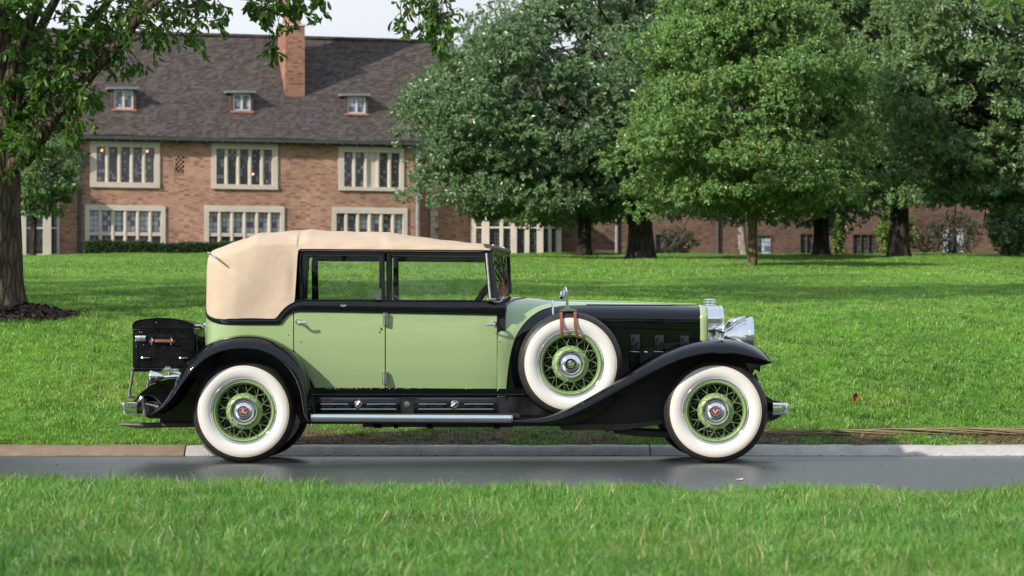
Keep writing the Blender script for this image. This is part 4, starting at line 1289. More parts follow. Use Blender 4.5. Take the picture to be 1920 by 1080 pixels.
# trees of the same lawn that stand just outside the picture on the right and behind the camera
for i, (px, d, sc_, ry) in enumerate([(2350, 92, 1.0, 1.0), (2760, 105, 1.15, 2.6), (3250, 96, 1.05, 4.0)]):
    pass

def shrub(label, px, d, w, h, n, L0, W0, mat, seed, name='shrub', category='shrub', group='shrubs along the brick wing', by=None, stems=7, dens=1.0, yr=.8):
    g = np.random.default_rng(seed)
    base = wp(px, by, d) if by else gz(px, d)
    t = thing(name, tuple(base), label, category, group)
    k = d/F
    mb = MB(); tips = []; dirs = []
    for s in range(stems):
        e = base + np.array([g.normal(0, w*k*.32), g.normal(0, yr*.5), h*k*g.uniform(.6, 1.0)])
        m_ = (base + e)/2 + np.array([g.normal(0, .1), 0, .15*h*k])
        Pp = spline([base + g.normal(0, .05, 3)*[1, 1, 0], m_, e], 8)
        mb.tube([tuple(q) for q in Pp], list(np.linspace(.03, .008, 8)), n=5)
    mb.build('stems', m_bark_far, t, fix=False)
    q = norm(g.normal(size=(n, 3)))*(g.uniform(.3, 1, n)**.5)[:, None]
    P = base + np.array([0, 0, h*k*.52]) + q*np.array([w*k*.5, yr, h*k*.5])
    C, A, Nn, Ln, Wd = rosettes(g, P, q + [0, 0, .3], 6, L0, W0)
    V, T = leaves_quads(C, A, Nn, Ln, Wd)
    fast_mesh('foliage', V, T, mat, t, np.repeat(g.uniform(0, 1, len(C)), 2))
    return t
shrub('yellow green shrub showing on both sides of the forked oak trunk', 1680, 119, 82, 98, 330, .20, .10, m_leaf_shrub, 201, by=486)
shrub('narrow pale green climber on the brick wall beside a mullioned window', 1572, 128, 26, 82, 150, .2, .1, m_leaf_shrub, 202, by=486, yr=.4)
shrub('loose olive shrub in front of the gable windows', 1790, 122, 110, 90, 190, .17, .08, m_leaf_brown, 203, by=486, stems=12)
shrub('thin olive shrub against the wing under the large dark oak', 1268, 126, 90, 62, 90, .17, .08, m_leaf_brown, 204, by=486, stems=8, yr=.5)
shrub('dense dark evergreen shrub at the far right edge of the lawn', 1898, 112, 95, 130, 900, .19, .10, m_leaf_oak, 205, by=486, yr=1.6)
shrub('sparse twiggy shrub left of the gable windows', 1735, 124, 60, 70, 80, .16, .08, m_leaf_brown, 206, by=486, stems=12)

# clipped hedge under the ground floor windows
g = np.random.default_rng(77)
ua, ub = fac(156, 470, 1.6)[0], fac(612, 470, 1.6)[0]
zt_, zb_ = fac(270, 455.5, 1.6)[1], ZG - .1
hd = thing('hedge', hw((ua + ub)/2, 1.2, ZG), 'long clipped green hedge under the ground floor windows', 'hedge')
mb = HB(); mb.wbox(ua + .1, ub - .1, .75, 1.65, zb_, zt_ - .1); mb.build('hedge_core', M('dark_hedge_twigs', (.012, .02, .008), .9, var=(8, (.02, .03, .012))), hd, smooth=False)
n = 13000
uq = g.uniform(ua, ub, n); f = g.uniform(0, 1, n)
ov = np.where(f < .55, 1.68 + g.normal(0, .05, n), g.uniform(.7, 1.7, n)); zv = np.where(f < .55, g.uniform(zb_, zt_, n), zt_ + g.normal(0, .035, n) - .03)
zv += .04*np.sin(uq*1.3) + .03*np.sin(uq*3.1)
C = np.array([hw(a_, b_, c_) for a_, b_, c_ in zip(uq, ov, zv)])
A = norm(g.normal(size=(n, 3)) + np.array([HN.x*.6, HN.y*.6, .5]))
V, T = leaves_quads(C, A, norm(g.normal(size=(n, 3)) + [0, 0, .6]), .11*g.uniform(.7, 1.3, n), .055*g.uniform(.7, 1.3, n))
fast_mesh('foliage', V, T, m_leaf_hedge, hd, np.repeat(g.uniform(0, 1, n), 2))

# ------------------------------------------------------------------ the near oak (trunk at the left edge)
DN = 35.0
kN = DN/F
g = np.random.default_rng(300)
nb = np.array([TREE_SPOT[0], TREE_SPOT[1], lawn_z(*TREE_SPOT)])
no = thing('oak_tree', tuple(nb), 'near oak with furrowed trunk and mulch ring, its leafy limbs reaching over the left', 'tree', 'trees on the lawn')
def np_(px, py, dy=0.0): return np.array(W(px, py, DN + CAMY + dy))
tb = np_(-1, 0)[0]
mb = MB()
trunk_mesh(mb, [nb + [0, 0, -.1], np_(-3, 480), np_(-5, 380), np_(-2, 300), np_(0, 262)], [.27, .255, .265, .27, .20], 1.0, n=64, lobes=6, seed=4, flare_h=.95)
mb.build('trunk', m_bark, no, angle=80, fix=False)
limb_paths = {
    'right': ([(5, 330), (28, 308), (52, 292), (80, 250), (100, 222), (140, 171), (186, 120), (231, 70), (262, 26), (285, -8), (330, -80), (400, -160)], [.115, .11, .10, .085, .08, .074, .068, .060, .052, .045, .035, .018], -.6),
    'mid': ([(8, 300), (22, 250), (40, 215), (83, 162), (121, 106), (157, 52), (200, 4), (240, -60), (300, -150)], [.10, .085, .078, .066, .055, .048, .04, .03, .015], .5),
    'left': ([(2, 290), (12, 220), (22, 140), (38, 84), (70, 14), (95, -50), (130, -140)], [.12, .10, .085, .075, .06, .045, .02], -.2),
    'leader': ([(-4, 280), (-8, 200), (6, 120), (2, 40), (-10, -60), (-20, -200), (0, -360)], [.15, .13, .11, .095, .08, .055, .02], .3),
    'west': ([(-10, 300), (-60, 230), (-130, 150), (-210, 60), (-280, -40)], [.12, .1, .08, .06, .03], .2),
    'far': ([(-2, 270), (30, 190), (60, 90), (120, -30), (180, -140)], [.10, .085, .07, .05, .02], 1.6),
    'over': ([(262, 26), (340, -28), (430, -62), (540, -80), (660, -92), (760, -84), (840, -60)], [.045, .04, .036, .032, .027, .022, .012], -.75),
}
tips, dirs = [], []
LP = {}
for nm, (pts, rad, dy) in limb_paths.items():
    n_ = len(pts)
    Q = [np_(p[0], p[1], dy*(i/(n_-1))**.8 if nm != 'over' else dy) for i, p in enumerate(pts)]
    Pp = spline(Q, 44)
    rr_ = np.interp(np.linspace(0, 1, 44), np.linspace(0, 1, n_), rad)
    wob = np.cumsum(g.normal(0, .006, (44, 3)), 0); wob -= np.linspace(0, 1, 44)[:, None]*wob[-1]
    Pp = Pp + wob*.5
    LP[nm] = (Pp, rr_)
    mb = MB(); mb.tube([tuple(q) for q in Pp], list(rr_), n=14)
    mb.build('limb', m_bark, no, angle=80, fix=False)
twig = MB()
def spray(start, end, sag=.12, nleaf=7, r=.012, sub=3, spread=.28):
    """a twig from a limb to its leafy end, with side shoots"""
    s, e = np.asarray(start), np.asarray(end)
    L_ = np.linalg.norm(e - s)
    m_ = (s + e)/2 + g.normal(0, .07, 3)*L_ + np.array([0, 0, sag*L_])
    Pp = spline([s, m_, e], 10)
    twig.tube([tuple(q) for q in Pp], list(np.linspace(r, .003, 10)), n=5)
    tips.append(Pp[-1]); dirs.append(Pp[-1] - Pp[-3])
    for _ in range(sub):
        j = g.integers(3, 9)
        q = Pp[j] + norm(g.normal(size=3) + norm(Pp[-1] - Pp[0])*.8)*spread*g.uniform(.5, 1.1)
        q[2] -= .06
        twig.tube([tuple(Pp[j]), tuple((Pp[j] + q)/2 + [0, 0, .02]), tuple(q)], [.005, .004, .002], n=4)
        tips.append(q); dirs.append(q - Pp[j])
allP = np.concatenate([LP[k_][0] for k_ in LP])
def nearest(p, only=None):
    A_ = allP if only is None else LP[only][0]
    dd = np.linalg.norm(A_ - p, axis=1) + g.uniform(0, .4, len(A_))
    return A_[int(np.argmin(dd))]
# leafy ends: (photo column, row, spread, how many)
zones = [(20, 60, 60, 60, 22), (40, 190, 60, 60, 34), (110, 60, 60, 60, 16), (105, 150, 50, 60, 22), (60, 270, 45, 28, 18), (140, 235, 38, 35, 16), (175, 190, 22, 22, 7), (155, 285, 12, 14, 3),
         (165, 20, 60, 30, 14), (215, 110, 30, 30, 5), (250, 20, 40, 30, 12), (195, 60, 40, 40, 9), (262, 128, 18, 10, 4), (300, 28, 40, 28, 9), (325, 85, 40, 10, 6), (372, 82, 12, 7, 3), (340, 40, 30, 20, 6), (400, 18, 28, 16, 8),
         (425, 22, 10, 10, 3), (135, 110, 30, 40, 10), (290, 60, 26, 14, 3), (270, 90, 20, 14, 2), (10, 250, 30, 40, 12), (120, 200, 40, 30, 10), (70, 110, 50, 60, 14)]
for (cx, cy, sx, sy, k_) in zones:
    for _ in range(max(1, int(k_*(.62 if cx < 180 else .85)))):
        e = np_(cx + g.normal(0, sx*.55), cy + g.normal(0, sy*.55), g.uniform(-1.1, 1.1))
        s = nearest(e)
        spray(s, e, sub=int(g.integers(1, 4)), r=.010)
# hanging sprays from the limb that runs above the picture
for (cx, cy, sx, sy, k_) in [(490, 30, 16, 14, 4), (520, 14, 26, 12, 6), (560, 14, 22, 12, 5), (590, 12, 10, 10, 3), (515, 100, 8, 10, 2), (523, 55, 5, 12, 2), (506, 110, 5, 8, 1), (470, 10, 8, 6, 2),
                             (790, 18, 16, 12, 6), (815, 40, 16, 14, 5), (828, 72, 14, 14, 5), (812, 92, 10, 8, 2), (757, 55, 7, 7, 2), (840, 55, 8, 8, 2), (800, 60, 8, 8, 1), (835, 100, 4, 6, 1)]:
    for _ in range(k_):
        px, py = cx + g.normal(0, sx*.6), cy + g.normal(0, sy*.6)
        e = np_(px, py, -.75 + g.uniform(-.35, .35))
        s = nearest(np_(px - 10, -80, -.75), 'over')
        mid_ = np_(cx, min(cy - 30, -10), -.75)
        spray(s, mid_, sub=0, r=.010); tips.pop(); dirs.pop()
        spray(mid_, e, sag=.02, sub=int(g.integers(1, 3)), r=.006, spread=.2)
n_view = len(tips)
# crown above and around, out of the picture: throws the shade on the lawn
ca = np_(-10, -560, .5)
t2, d2, pd2 = crown(g, ca, np.array([4.7, 4.7, 4.2]), 150, .9, 26, 6, .2, .1, hollow=.3, drop=lambda q: q[2] < np_(0, -40)[2] or (q[0] > -4.6 and q[2] < np_(0, -120)[2]))
twig.build('twigs', m_bark, no, fix=False)['kind'] = 'stuff'
tips = np.array(tips); dirs = np.array(dirs)
# outline of one leaf: long oval, wavy, folded on its midrib
def oak_leaf_verts(L0, W0, curl=.15):
    st = [(0, 0), (.10, .03), (.28, .30), (.45, .42), (.55, .40), (.66, .50), (.80, .36), (.92, .16), (1.0, 0)]
    v = []; f = []
    mid_ = [(u, 0, -curl*u*u*.9) for u, w in st]
    lf = [(u, w, .35*w - curl*u*u*.9) for u, w in st[1:-1]]; rt = [(u, -w, .35*w - curl*u*u*.9) for u, w in st[1:-1]]
    v = mid_ + lf + rt
    n_ = len(st); k_ = len(lf)
    for i in range(n_ - 1):
        a, b_ = i, i + 1
        for off, fl in ((n_, 0), (n_ + k_, 1)):
            la, lb = (off + i - 1) if i > 0 else None, (off + i) if i < n_ - 2 else None
            tri = [(a, b_, lb)] if la is None else ([(a, b_, la)] if lb is None else [(a, b_, lb), (a, lb, la)])
            f += [t_ if fl else t_[::-1] for t_ in tri]
    return np.array(v)*[L0, W0, L0], np.array(f)
LV, LF = oak_leaf_verts(1, 1)
C, A, Nn, Ln, Wd = rosettes(g, tips, dirs, 6, .140, .056, droop=.45, spread=.85)
A = norm(A); Sd = norm(np.cross(A, Nn)); Up = np.cross(Sd, A)
nl = len(C)
scr = XC + C[:, 0]*F/(C[:, 1] - CAMY); scy = YH - (C[:, 2] - CAMZ)*F/(C[:, 1] - CAMY)
inview = np.where((scr > -5) & (scr < 900) & (scy > -10) & (scy < 380))[0]
# the 280 leaves that show most (flat to the eye, towards the outside) are leaves of their own
face = np.abs(Up[inview, 1])*Ln[inview] - .05*(C[inview, 1] - CAMY - DN)
chosen = inview[np.argsort(-face)[:280]]
protos = []
for i_ in range(5):
    me = bpy.data.meshes.new('leaf')
    v_, f_ = oak_leaf_verts(1, 1, .08 + .07*i_)
    me.from_pydata([tuple(p) for p in v_], [], [tuple(int(q) for q in t_) for t_ in f_])
    at = me.attributes.new('tint', 'FLOAT', 'FACE'); at.data.foreach_set('value', np.full(len(f_), .1 + .2*i_, np.float32))
    me.materials.append(m_leaf_near); protos.append(me)
for q in chosen:
    ob = bpy.data.objects.new('leaf', protos[int(g.integers(0, 5))]); COL.objects.link(ob); ob.parent = no
    m_ = Matrix(((A[q, 0], Sd[q, 0], Up[q, 0]), (A[q, 1], Sd[q, 1], Up[q, 1]), (A[q, 2], Sd[q, 2], Up[q, 2])))
    ob.rotation_euler = m_.to_euler()
    ob.location = Vector(C[q]) - Vector(nb)
    ob.scale = (Ln[q], Wd[q], Ln[q])
rest = np.setdiff1d(np.arange(nl), chosen)
V = C[rest][:, None, :] + A[rest][:, None, :]*(LV[:, 0][None, :, None]*Ln[rest][:, None, None]) + Sd[rest][:, None, :]*(LV[:, 1][None, :, None]*Wd[rest][:, None, None]) + Up[rest][:, None, :]*(LV[:, 2][None, :, None]*Ln[rest][:, None, None])
nv = LV.shape[0]
T = (LF[None] + (np.arange(len(rest))*nv)[:, None, None]).reshape(-1, 3)
o = fast_mesh('foliage', V.reshape(-1, 3), T, m_leaf_near, no, np.repeat(g.uniform(0, 1, len(rest)), len(LF)))
o['kind'] = 'stuff'
C, A, Nn, Ln, Wd = rosettes(g, t2, d2, 6, .2, .1)
V, T = leaves_quads(C, A, Nn, Ln, Wd)
cr_ = fast_mesh('crown', V, T, m_leaf_near, no, np.repeat(g.uniform(0, 1, len(C)), 2))

# a leafy twig that hangs into the very top right corner, from a tree beside the camera
rb = np.array([5.6, -8.4, 0.03])
rt = thing('overhanging_tree', tuple(rb), 'tree beside the road whose few large dark leaves hang into the top right corner', 'tree', 'trees on the lawn')
mb = MB(); trunk_mesh(mb, [rb, rb + [0, 0, 1.5], rb + [.05, 0, 3.2], rb + [.0, .1, 5.2]], [.12, .10, .09, .05], .5, seed=9)
e = np.array(W(1885, -40, -8.6))
mb.tube([tuple(q) for q in spline([rb + [0, 0, 3.0], (rb + [0, 0, 3.4])*.5 + e*.5 + [0, 0, .25], e + [.15, 0, .2], e], 12)], list(np.linspace(.04, .004, 12)), n=6)
mb.build('trunk', m_bark, rt, fix=False)
for (px, py, ax_, L_) in [(1872, -2, (-.55, .1, -.45), .085), (1890, 5, (.12, .2, -1), .125), (1880, -8, (-.15, .2, -.6), .09), (1893, -6, (.5, .1, -.3), .08), (1866, -12, (-.8, 0, -.1), .09)]:
    c = np.array(W(px, py - 6, -8.6)); a_ = norm(np.array(ax_, float)); s_ = norm(np.cross(a_, [.25, -1, .2])); u_ = np.cross(s_, a_)
    ob = bpy.data.objects.new('leaf', protos[2]); COL.objects.link(ob); ob.parent = rt
    ob.rotation_euler = Matrix(((a_[0], s_[0], u_[0]), (a_[1], s_[1], u_[1]), (a_[2], s_[2], u_[2]))).to_euler()
    ob.location = Vector(c) - Vector(rb); ob.scale = (L_, L_*.55, L_)
t3, d3, pd3 = crown(g, rb + [.2, 0, 4.6], np.array([1.3, 1.3, .9]), 30, .4, 20, 6, .1, .06, drop=lambda q: q[2] < 3.2)
C, A, Nn, Ln, Wd = rosettes(g, t3, d3, 6, .10, .05)
V, T = leaves_quads(C, A, Nn, Ln, Wd)
fast_mesh('crown', V, T, m_leaf_near, rt, np.repeat(g.uniform(0, 1, len(C)), 2))

# ------------------------------------------------------------------ unseen trees that shade the lawn, more added for reflections in paint and windscreen
gp = np.random.default_rng(400)
def surround_tree(x, Y, h, r, seed):
    g_ = np.random.default_rng(seed)
    z = lawn_z(x, Y) if Y > 2 else 0.02
    t = thing('unseen_tree', (x, Y, z), 'broad leafy tree outside the picture, placed for shade and reflections', 'tree', 'park trees around the drive')
    mb = MB(); b_ = np.array([x, Y, z]); tp = b_ + [0, 0, h*.8]
    trunk_mesh(mb, [b_ - [0, 0, .1], b_ + [0.05, 0, h*.25], b_ + [.1, .1, h*.5], tp], [.38, .32, .24, .08], .8, seed=seed)
    ti, di, pa = crown(g_, b_ + [0, 0, h*.62], np.array([r, r, h*.42]), 70, r*.26, 22, 5, .3, .16, hollow=.3)
    limbs(mb, g_, b_ + [0, 0, h*.2], tp, pa, 14, .14, sub=1)
    mb.build('trunk', m_bark_far, t, fix=False)
    C, A, Nn, Ln, Wd = rosettes(g_, ti, di, 5, .32, .17)
    V, T = leaves_quads(C, A, Nn, Ln, Wd)
    fast_mesh('crown', V, T, m_leaf_far, t, np.repeat(g_.uniform(0, 1, len(C)), 2))
    return t
proto = surround_tree(-19.0, 12.0, 11.5, 4.6, 501)
proto.scale = (1.6, 1.6, 1.6)
g = np.random.default_rng(601)
n = 26000
X_w = g.uniform(-260, 260, n)
top_ = 7.5 + 2.2*np.sin(X_w*.11) + 1.5*np.sin(X_w*.043 + 1)
P = np.stack([X_w, -96 + g.normal(0, 2.0, n), .02 + top_*g.uniform(0, 1, n)**.8], 1)
V, T = leaves_quads(P, norm(g.normal(size=(n, 3))), norm(g.normal(size=(n, 3)) + [0, .6, .6]), g.uniform(.7, 1.5, n), g.uniform(.5, 1.0, n))
wood = fast_mesh('unseen_woodland', V, T, m_leaf_far, None, np.repeat(g.uniform(0, 1, n), 2))  # unseen wood added behind the camera to darken the paint's reflections
tag(wood, kind='stuff')
def tree_copy(x, Y, s, rz):
    z = lawn_z(x, Y) if Y > 2 else 0.02
    r_ = proto.copy(); COL.objects.link(r_); r_.location = (x, Y, z); r_.scale = (s, s, s); r_.rotation_euler = (0, 0, rz)
    for c_ in proto.children:
        k_ = c_.copy(); COL.objects.link(k_); k_.parent = r_
    return r_
for (x, Y, s, rz) in SURROUND: tree_copy(x, Y, s, rz)
# ================================================================== THE CAR
YC = 0.845
car = thing('vintage_car', (0.0, YC, 0.0), 'pale green and black 1930s touring car with tan folding top and whitewall tyres', 'car')

_ys_z = curve([(425, .27), (468, .215), (500, .19), (560, .160), (590, .148), (640, .140), (690, .156), (727, .19), (800, .23)])
_ys_x = curve([(380, .30), (385, .25), (387, .20), (390, .15), (397, .095), (408, .05), (425, .02), (450, 0), (880, 0), (935, .012),
               (960, .04), (1000, .115), (1040, .20), (1100, .24), (1315, .35), (1400, .37)])
def YB(px, py): return _ys_z(py) + _ys_x(px)

def colpanel(mb, pxs, top, bot, rows=8, Yf=YB, thick=.02, bulge=0.0, proud=0.0):
    P = []
    for px in pxs:
        t, b = top(px), bot(px)
        col = []
        for k in range(rows + 1):
            v = k/rows
            py = t + (b - t)*v
            col.append(W(px, py, Yf(px, py) - proud - bulge*max(0.0, math.sin(math.pi*v))**.7))
        P.append(col)
    mb.shell(P, (0, thick, 0))
    return mb
def lin(a, b, n): return list(np.linspace(a, b, n))
def both(mb, name, mat, parent=None, **kw):
    """near-side piece and the same piece on the far side"""
    a = mb.build(name, mat, parent or car, **kw)
    b = mb.mirrored(YC).build(name, mat, parent or car, **kw)
    return a, b
def pathY(pts, off=0.0, Yf=YB):
    return [W(p[0], p[1], Yf(p[0], p[1]) - off) for p in pts]

# ---- belt moulding outline (black band under the windows)
belt_top = curve([(385, 570), (388, 581), (392, 587), (400, 592), (412, 595.5), (430, 596.5), (512, 596.5), (519, 595.5), (525, 590), (532, 581), (541, 572.5),
                  (551, 566), (561, 562.5), (575, 561.5), (722, 562.5), (930, 564), (950, 564.5)])
belt_bot = curve([(385, 586), (388, 596), (392, 600.5), (400, 604.5), (412, 607.5), (440, 609), (521, 609), (526, 607.5), (531, 601), (537, 594), (545, 588),
                  (553, 585.3), (565, 584.5), (722, 587), (930, 591), (950, 591.5)])
xs_belt = sorted(set(lin(385.5, 400, 10) + lin(400, 510, 14) + lin(510, 570, 34) + lin(570, 948, 30)))
both(colpanel(MB(), [x for x in xs_belt], belt_top, belt_bot, 10, bulge=.016, thick=.03), 'belt_moulding', m_black)
mb = MB()
mb.tube(pathY([(x, belt_bot(x) - 1.6) for x in xs_belt], .010), .0058, n=8)
both(mb, 'belt_bead', m_black)
mb = MB()
mb.tube(pathY([(x, belt_top(x) + 2.0) for x in xs_belt if x < 566], .010), .0052, n=8)
mb.tube(pathY([(x, belt_top(x) + 1.2) for x in xs_belt if x > 563], .008), .0045, n=8)
both(mb, 'belt_bead', m_black)

# ---- green panels and the two doors
_sil = curve([(340, 697), (356, 675), (375, 656), (400, 640), (428, 631), (457, 627.5), (487, 629), (515, 637), (541, 651), (562, 671)])
q_bot = lambda x: _sil(x) + 5
both(colpanel(MB(), sorted(set(lin(385.8, 400, 10) + lin(400, 549.6, 26))), lambda x: belt_bot(x) - 2, q_bot, 12), 'quarter_panel', m_green)
d1_bot = lambda x: 655 + (x - 551)*1.80 if x < 591 else 727.0
near_doors = []
mb = colpanel(MB(), sorted(set(lin(551.4, 591, 14) + lin(591, 721.4, 20))), lambda x: belt_bot(x) - 2, lambda x: min(d1_bot(x), 727), 12, thick=.03)
door_r = both(mb, 'rear_door', m_green)
mb = colpanel(MB(), lin(723.4, 931.6, 30), lambda x: belt_bot(x) - 2, lambda x: 727 + (x-723)*.011, 12, thick=.03)
door_f = both(mb, 'front_door', m_green)
# dark jambs behind the door gaps
mb = colpanel(MB(), lin(390, 948, 40), lambda x: belt_top(x) + 4, lambda x: 736, 4, Yf=lambda a, b: YB(a, b) + .016, thick=.02)
both(mb, 'door_jamb', m_blackdull)
# rear panel of the body
P = []
for py in lin(600, 735, 8):
    row = []
    a = W(386, py, YB(386, py))
    for k in range(13):
        u = k/12
        y = a[1] + (2*YC - 2*a[1])*u
        row.append((a[0] - .03*math.sin(math.pi*u), y, a[2]))
    P.append(row)
MB().grid(P).build('rear_panel', m_green, car)
# chipped paint specks on the doors
mb = MB()
rr = random.Random(5)
for (cx, cy, n_, sp) in [(716, 617, 7, 3.5), (712, 623, 3, 2), (565, 640, 2, 2), (706, 633, 1, 1), (936, 641, 1, .5), (541, 628, 1, .5)]:
    for _ in range(n_):
        px, py = cx + rr.uniform(-sp, sp), cy + rr.uniform(-sp, sp)*.8
        r = rr.uniform(.6, 1.5)
        mb.plate([(px + math.cos(a)*r*rr.uniform(.6, 1), py + math.sin(a)*r*rr.uniform(.6, 1)) for a in np.arange(0, 6.28, .9)], lambda a, b: YB(a, b) - .0012, .002)
o = mb.build('paint_chips', m_black, car, smooth=False); tag(o, 'dark chips in the green door paint', kind='stuff')
mb = MB()
for _ in range(46):
    px = rr.choice([rr.uniform(612, 735), rr.uniform(612, 735), rr.uniform(740, 910)])
    py = 727.6 + rr.uniform(-.4, 1.6)
    r = rr.uniform(.5, 1.5)
    mb.plate([(px + math.cos(a)*r*rr.uniform(.8, 2.2), py + math.sin(a)*r*.55) for a in np.arange(0, 6.28, .9)], lambda a, b: .1745, .003)
o = mb.build('worn_edge', m_bare, car, smooth=False); tag(o, 'worn pale chips along the sill', kind='stuff')

# handles and hinges
def handle(cx, cy, tip, parent):
    Yh = YB(cx, cy)
    mb = MB()
    c = W(cx, cy, Yh)
    mb.lathe([(.001, -.030), (.014, -.028), (.021, -.014), (.024, 0), (.024, .004)], c, 'Y', 20)
    arm = [W(cx, cy - 1.0, Yh - .02), W(cx, cy - 1.5, Yh - .055), W(cx + (tip-cx)*.06, cy + 1.0, Yh - .078), W(cx + (tip-cx)*.3, cy + 2.2, Yh - .085),
           W(cx + (tip-cx)*.7, cy + 2.3, Yh - .083), W(tip, cy + 2.2, Yh - .074)]
    mb.tube(spline(arm, 18), [.012]*6 + [.0105]*6 + [.010, .010, .0098, .0095, .009, .006], n=10)
    return mb.build('handle', m_chrome, parent)
handle(558, 602.5, 577, door_r[0]); handle(927, 607, 908, door_f[0])
for px, py, h in [(722.4, 598, 12), (721.4, 708.5, 12)]:
    mb = MB()
    Yh = YB(px, py)
    c = W(px, py, Yh - .022)
    hh = h*S(.15)
    mb.lathe([(.004, hh*1.06), (.016, hh), (.0215, hh*.93), (.0215, hh*.32), (.0195, hh*.30), (.0215, hh*.28), (.0215, -hh*.34), (.0195, -hh*.36), (.0215, -hh*.38),
              (.021, -hh*.93), (.015, -hh), (.003, -hh*1.05)], c, 'Z', 20)
    mb.box(c[0]-.016, c[0]+.016, c[1], c[1]+.03, c[2]-hh*.9, c[2]+hh*.9)
    o = mb.build('hinge', m_dullchrome, door_f[0])

# initials on the belt
def text_mesh(body, size, extrude=.0015):
    cu = bpy.data.curves.new('t', 'FONT'); cu.body = body; cu.size = size; cu.extrude = extrude; cu.resolution_u = 3
    cu.align_x = 'CENTER'; cu.align_y = 'CENTER'
    ob = bpy.data.objects.new('t', cu)
    me = ob.to_mesh()
    v = [tuple(x.co) for x in me.vertices]; f = [tuple(p.vertices) for p in me.polygons]
    ob.to_mesh_clear(); bpy.data.objects.remove(ob); bpy.data.curves.remove(cu)
    return v, f
v, f = text_mesh('A.J.A', .021)
c = W(643.8, 572.8, YB(644, 573) - .0180)
mb = MB(); mb.add([(c[0] + p[0]*1.05, c[1] - p[2], c[2] + p[1]) for p in v], f)
mb.build('lettering', m_lettering, car, smooth=False)

# ---- sill, apron with the two tool box lids, running board and its bright strip
mb = MB()
mb.plate([(583, 727.5), (1010, 729), (1010, 741), (586, 740)], .176, .04)
mb.tube([W(x, 740.2, .172) for x in lin(586, 1008, 12)], .008, n=8)
both(mb, 'sill', m_black)
def YAp(px, py): return .200 - .02*(py - 741)/35
mb = colpanel(MB(), lin(584, 1040, 14), lambda x: 741, lambda x: 779, 4, Yf=YAp, thick=.02)
both(mb, 'splash_apron', m_black)
for side in (0, 1):
    for x0, x1, kx in [(591, 752, 671.5), (775.5, 934, 853)]:
        y0 = 741.5
        mb = MB()
        w = .0
        outer = [(x0, y0), (x1, y0 + .8), (x1, y0 + 34), (x0, y0 + 33)]
        a = MB(); a.plate(outer, lambda px, py: YAp(px, py) - .012, .012)
        bm = bmesh.new()
        vs = [bm.verts.new(p) for p in a.v]
        for f_ in a.f: bm.faces.new([vs[i] for i in f_])
        bmesh.ops.bevel(bm, geom=bm.edges[:], offset=.004, segments=2, affect='EDGES', profile=.5)
        mb.from_bm(bm)
        if side: mb = mb.mirrored(YC)
        lid = mb.build('toolbox_lid', m_black, car)
        mb = MB()
        mb.tube([W(px, py, YAp(px, py) - .0135) for px, py in [(x0+1.2, y0+1.4), (x1-1.2, y0+2.1), (x1-1.2, y0+32.4), (x0+1.2, y0+31.5), (x0+1.2, y0+1.4)]], .0032, n=6)
        if side: mb = mb.mirrored(YC)
        mb.build('lid_bead', m_black, lid)
        for (ya, segs) in [(6.2, [(9, 151)]), (16.2, [(9, 62), (96, 151)]), (25.6, [(9, 151)])]:
            for s0, s1 in segs:
                mb = MB()
                sc_ = (x1 - x0)/160
                mb.tube([W(x0 + s*sc_, y0 + ya, YAp(x0, y0 + ya) - .014) for s in (s0, s0 + 1, s1 - 1, s1)], [.002, .0042, .0042, .002], n=8, flat=.8)
                if side: mb = mb.mirrored(YC)
                mb.build('trim_strip', m_chrome, lid)
        kc = W(kx, y0 + 16.2, YAp(kx, y0 + 16) - .012)
        mb = MB()
        mb.lathe([(.031, .002), (.031, -.006), (.026, -.010), (.020, -.009), (.018, -.012), (.006, -.015), (.001, -.015)], kc, 'Y', 24)
        t = R(66 if x0 < 700 else 30)
        for sgn in (-1, 1):
            mb.tube([(kc[0] + sgn*r*math.cos(t), kc[1] - .018, kc[2] + sgn*r*math.sin(t)) for r in (0, .02, .036, .040)], [.010, .008, .0055, .002], n=8)
        if side: mb = mb.mirrored(YC)
        mb.build('latch', m_dullchrome, lid)
    mb = MB()
    kc = W(763.3, 758.3, YAp(763, 758) - .001)
    mb.lathe([(.029, .002), (.029, -.008), (.025, -.013), (.014, -.014), (.013, -.011), (.010, -.012), (.001, -.012)], kc, 'Y', 24)
    if side: mb = mb.mirrored(YC)
    mb.build('filler_cap', m_dullchrome, car)
mb = MB()
a0, a1 = W(583, 776, -.06), W(975, 779, -.06)
mb.box(a0[0], a1[0], -.07, .23, a0[2] - .035, a0[2] - .003, .004)
for k in range(7):
    y = -.04 + .03*k
    mb.box(a0[0] + .02, a1[0] - .03, y, y + .012, a0[2] - .004, a0[2] + .002)
both(mb, 'running_board', m_blackdull)
mb = MB()
prof = [(-.070 - .0225*math.cos(t), 783.7 - 7.4*math.sin(t)) for t in np.linspace(math.pi*.62, -math.pi*.62, 15)]
P = [[W(px, py + (px - 583)*.0045, y) for y, py in prof] for px in lin(582.6, 961.5, 24)]
mb.grid(P)
mb.add(P[0], [tuple(range(len(prof)))]); mb.add(P[-1], [tuple(range(len(prof)))[::-1]])
both(mb, 'running_board_trim', m_chrome)
for px in (584.5, 960):
    both(MB().grid([[W(px + dx, py + (px - 583)*.0045, y - .0022) for y, py in prof] for dx in (-1.6, 1.6)]), 'trim_end_clip', m_dullchrome)

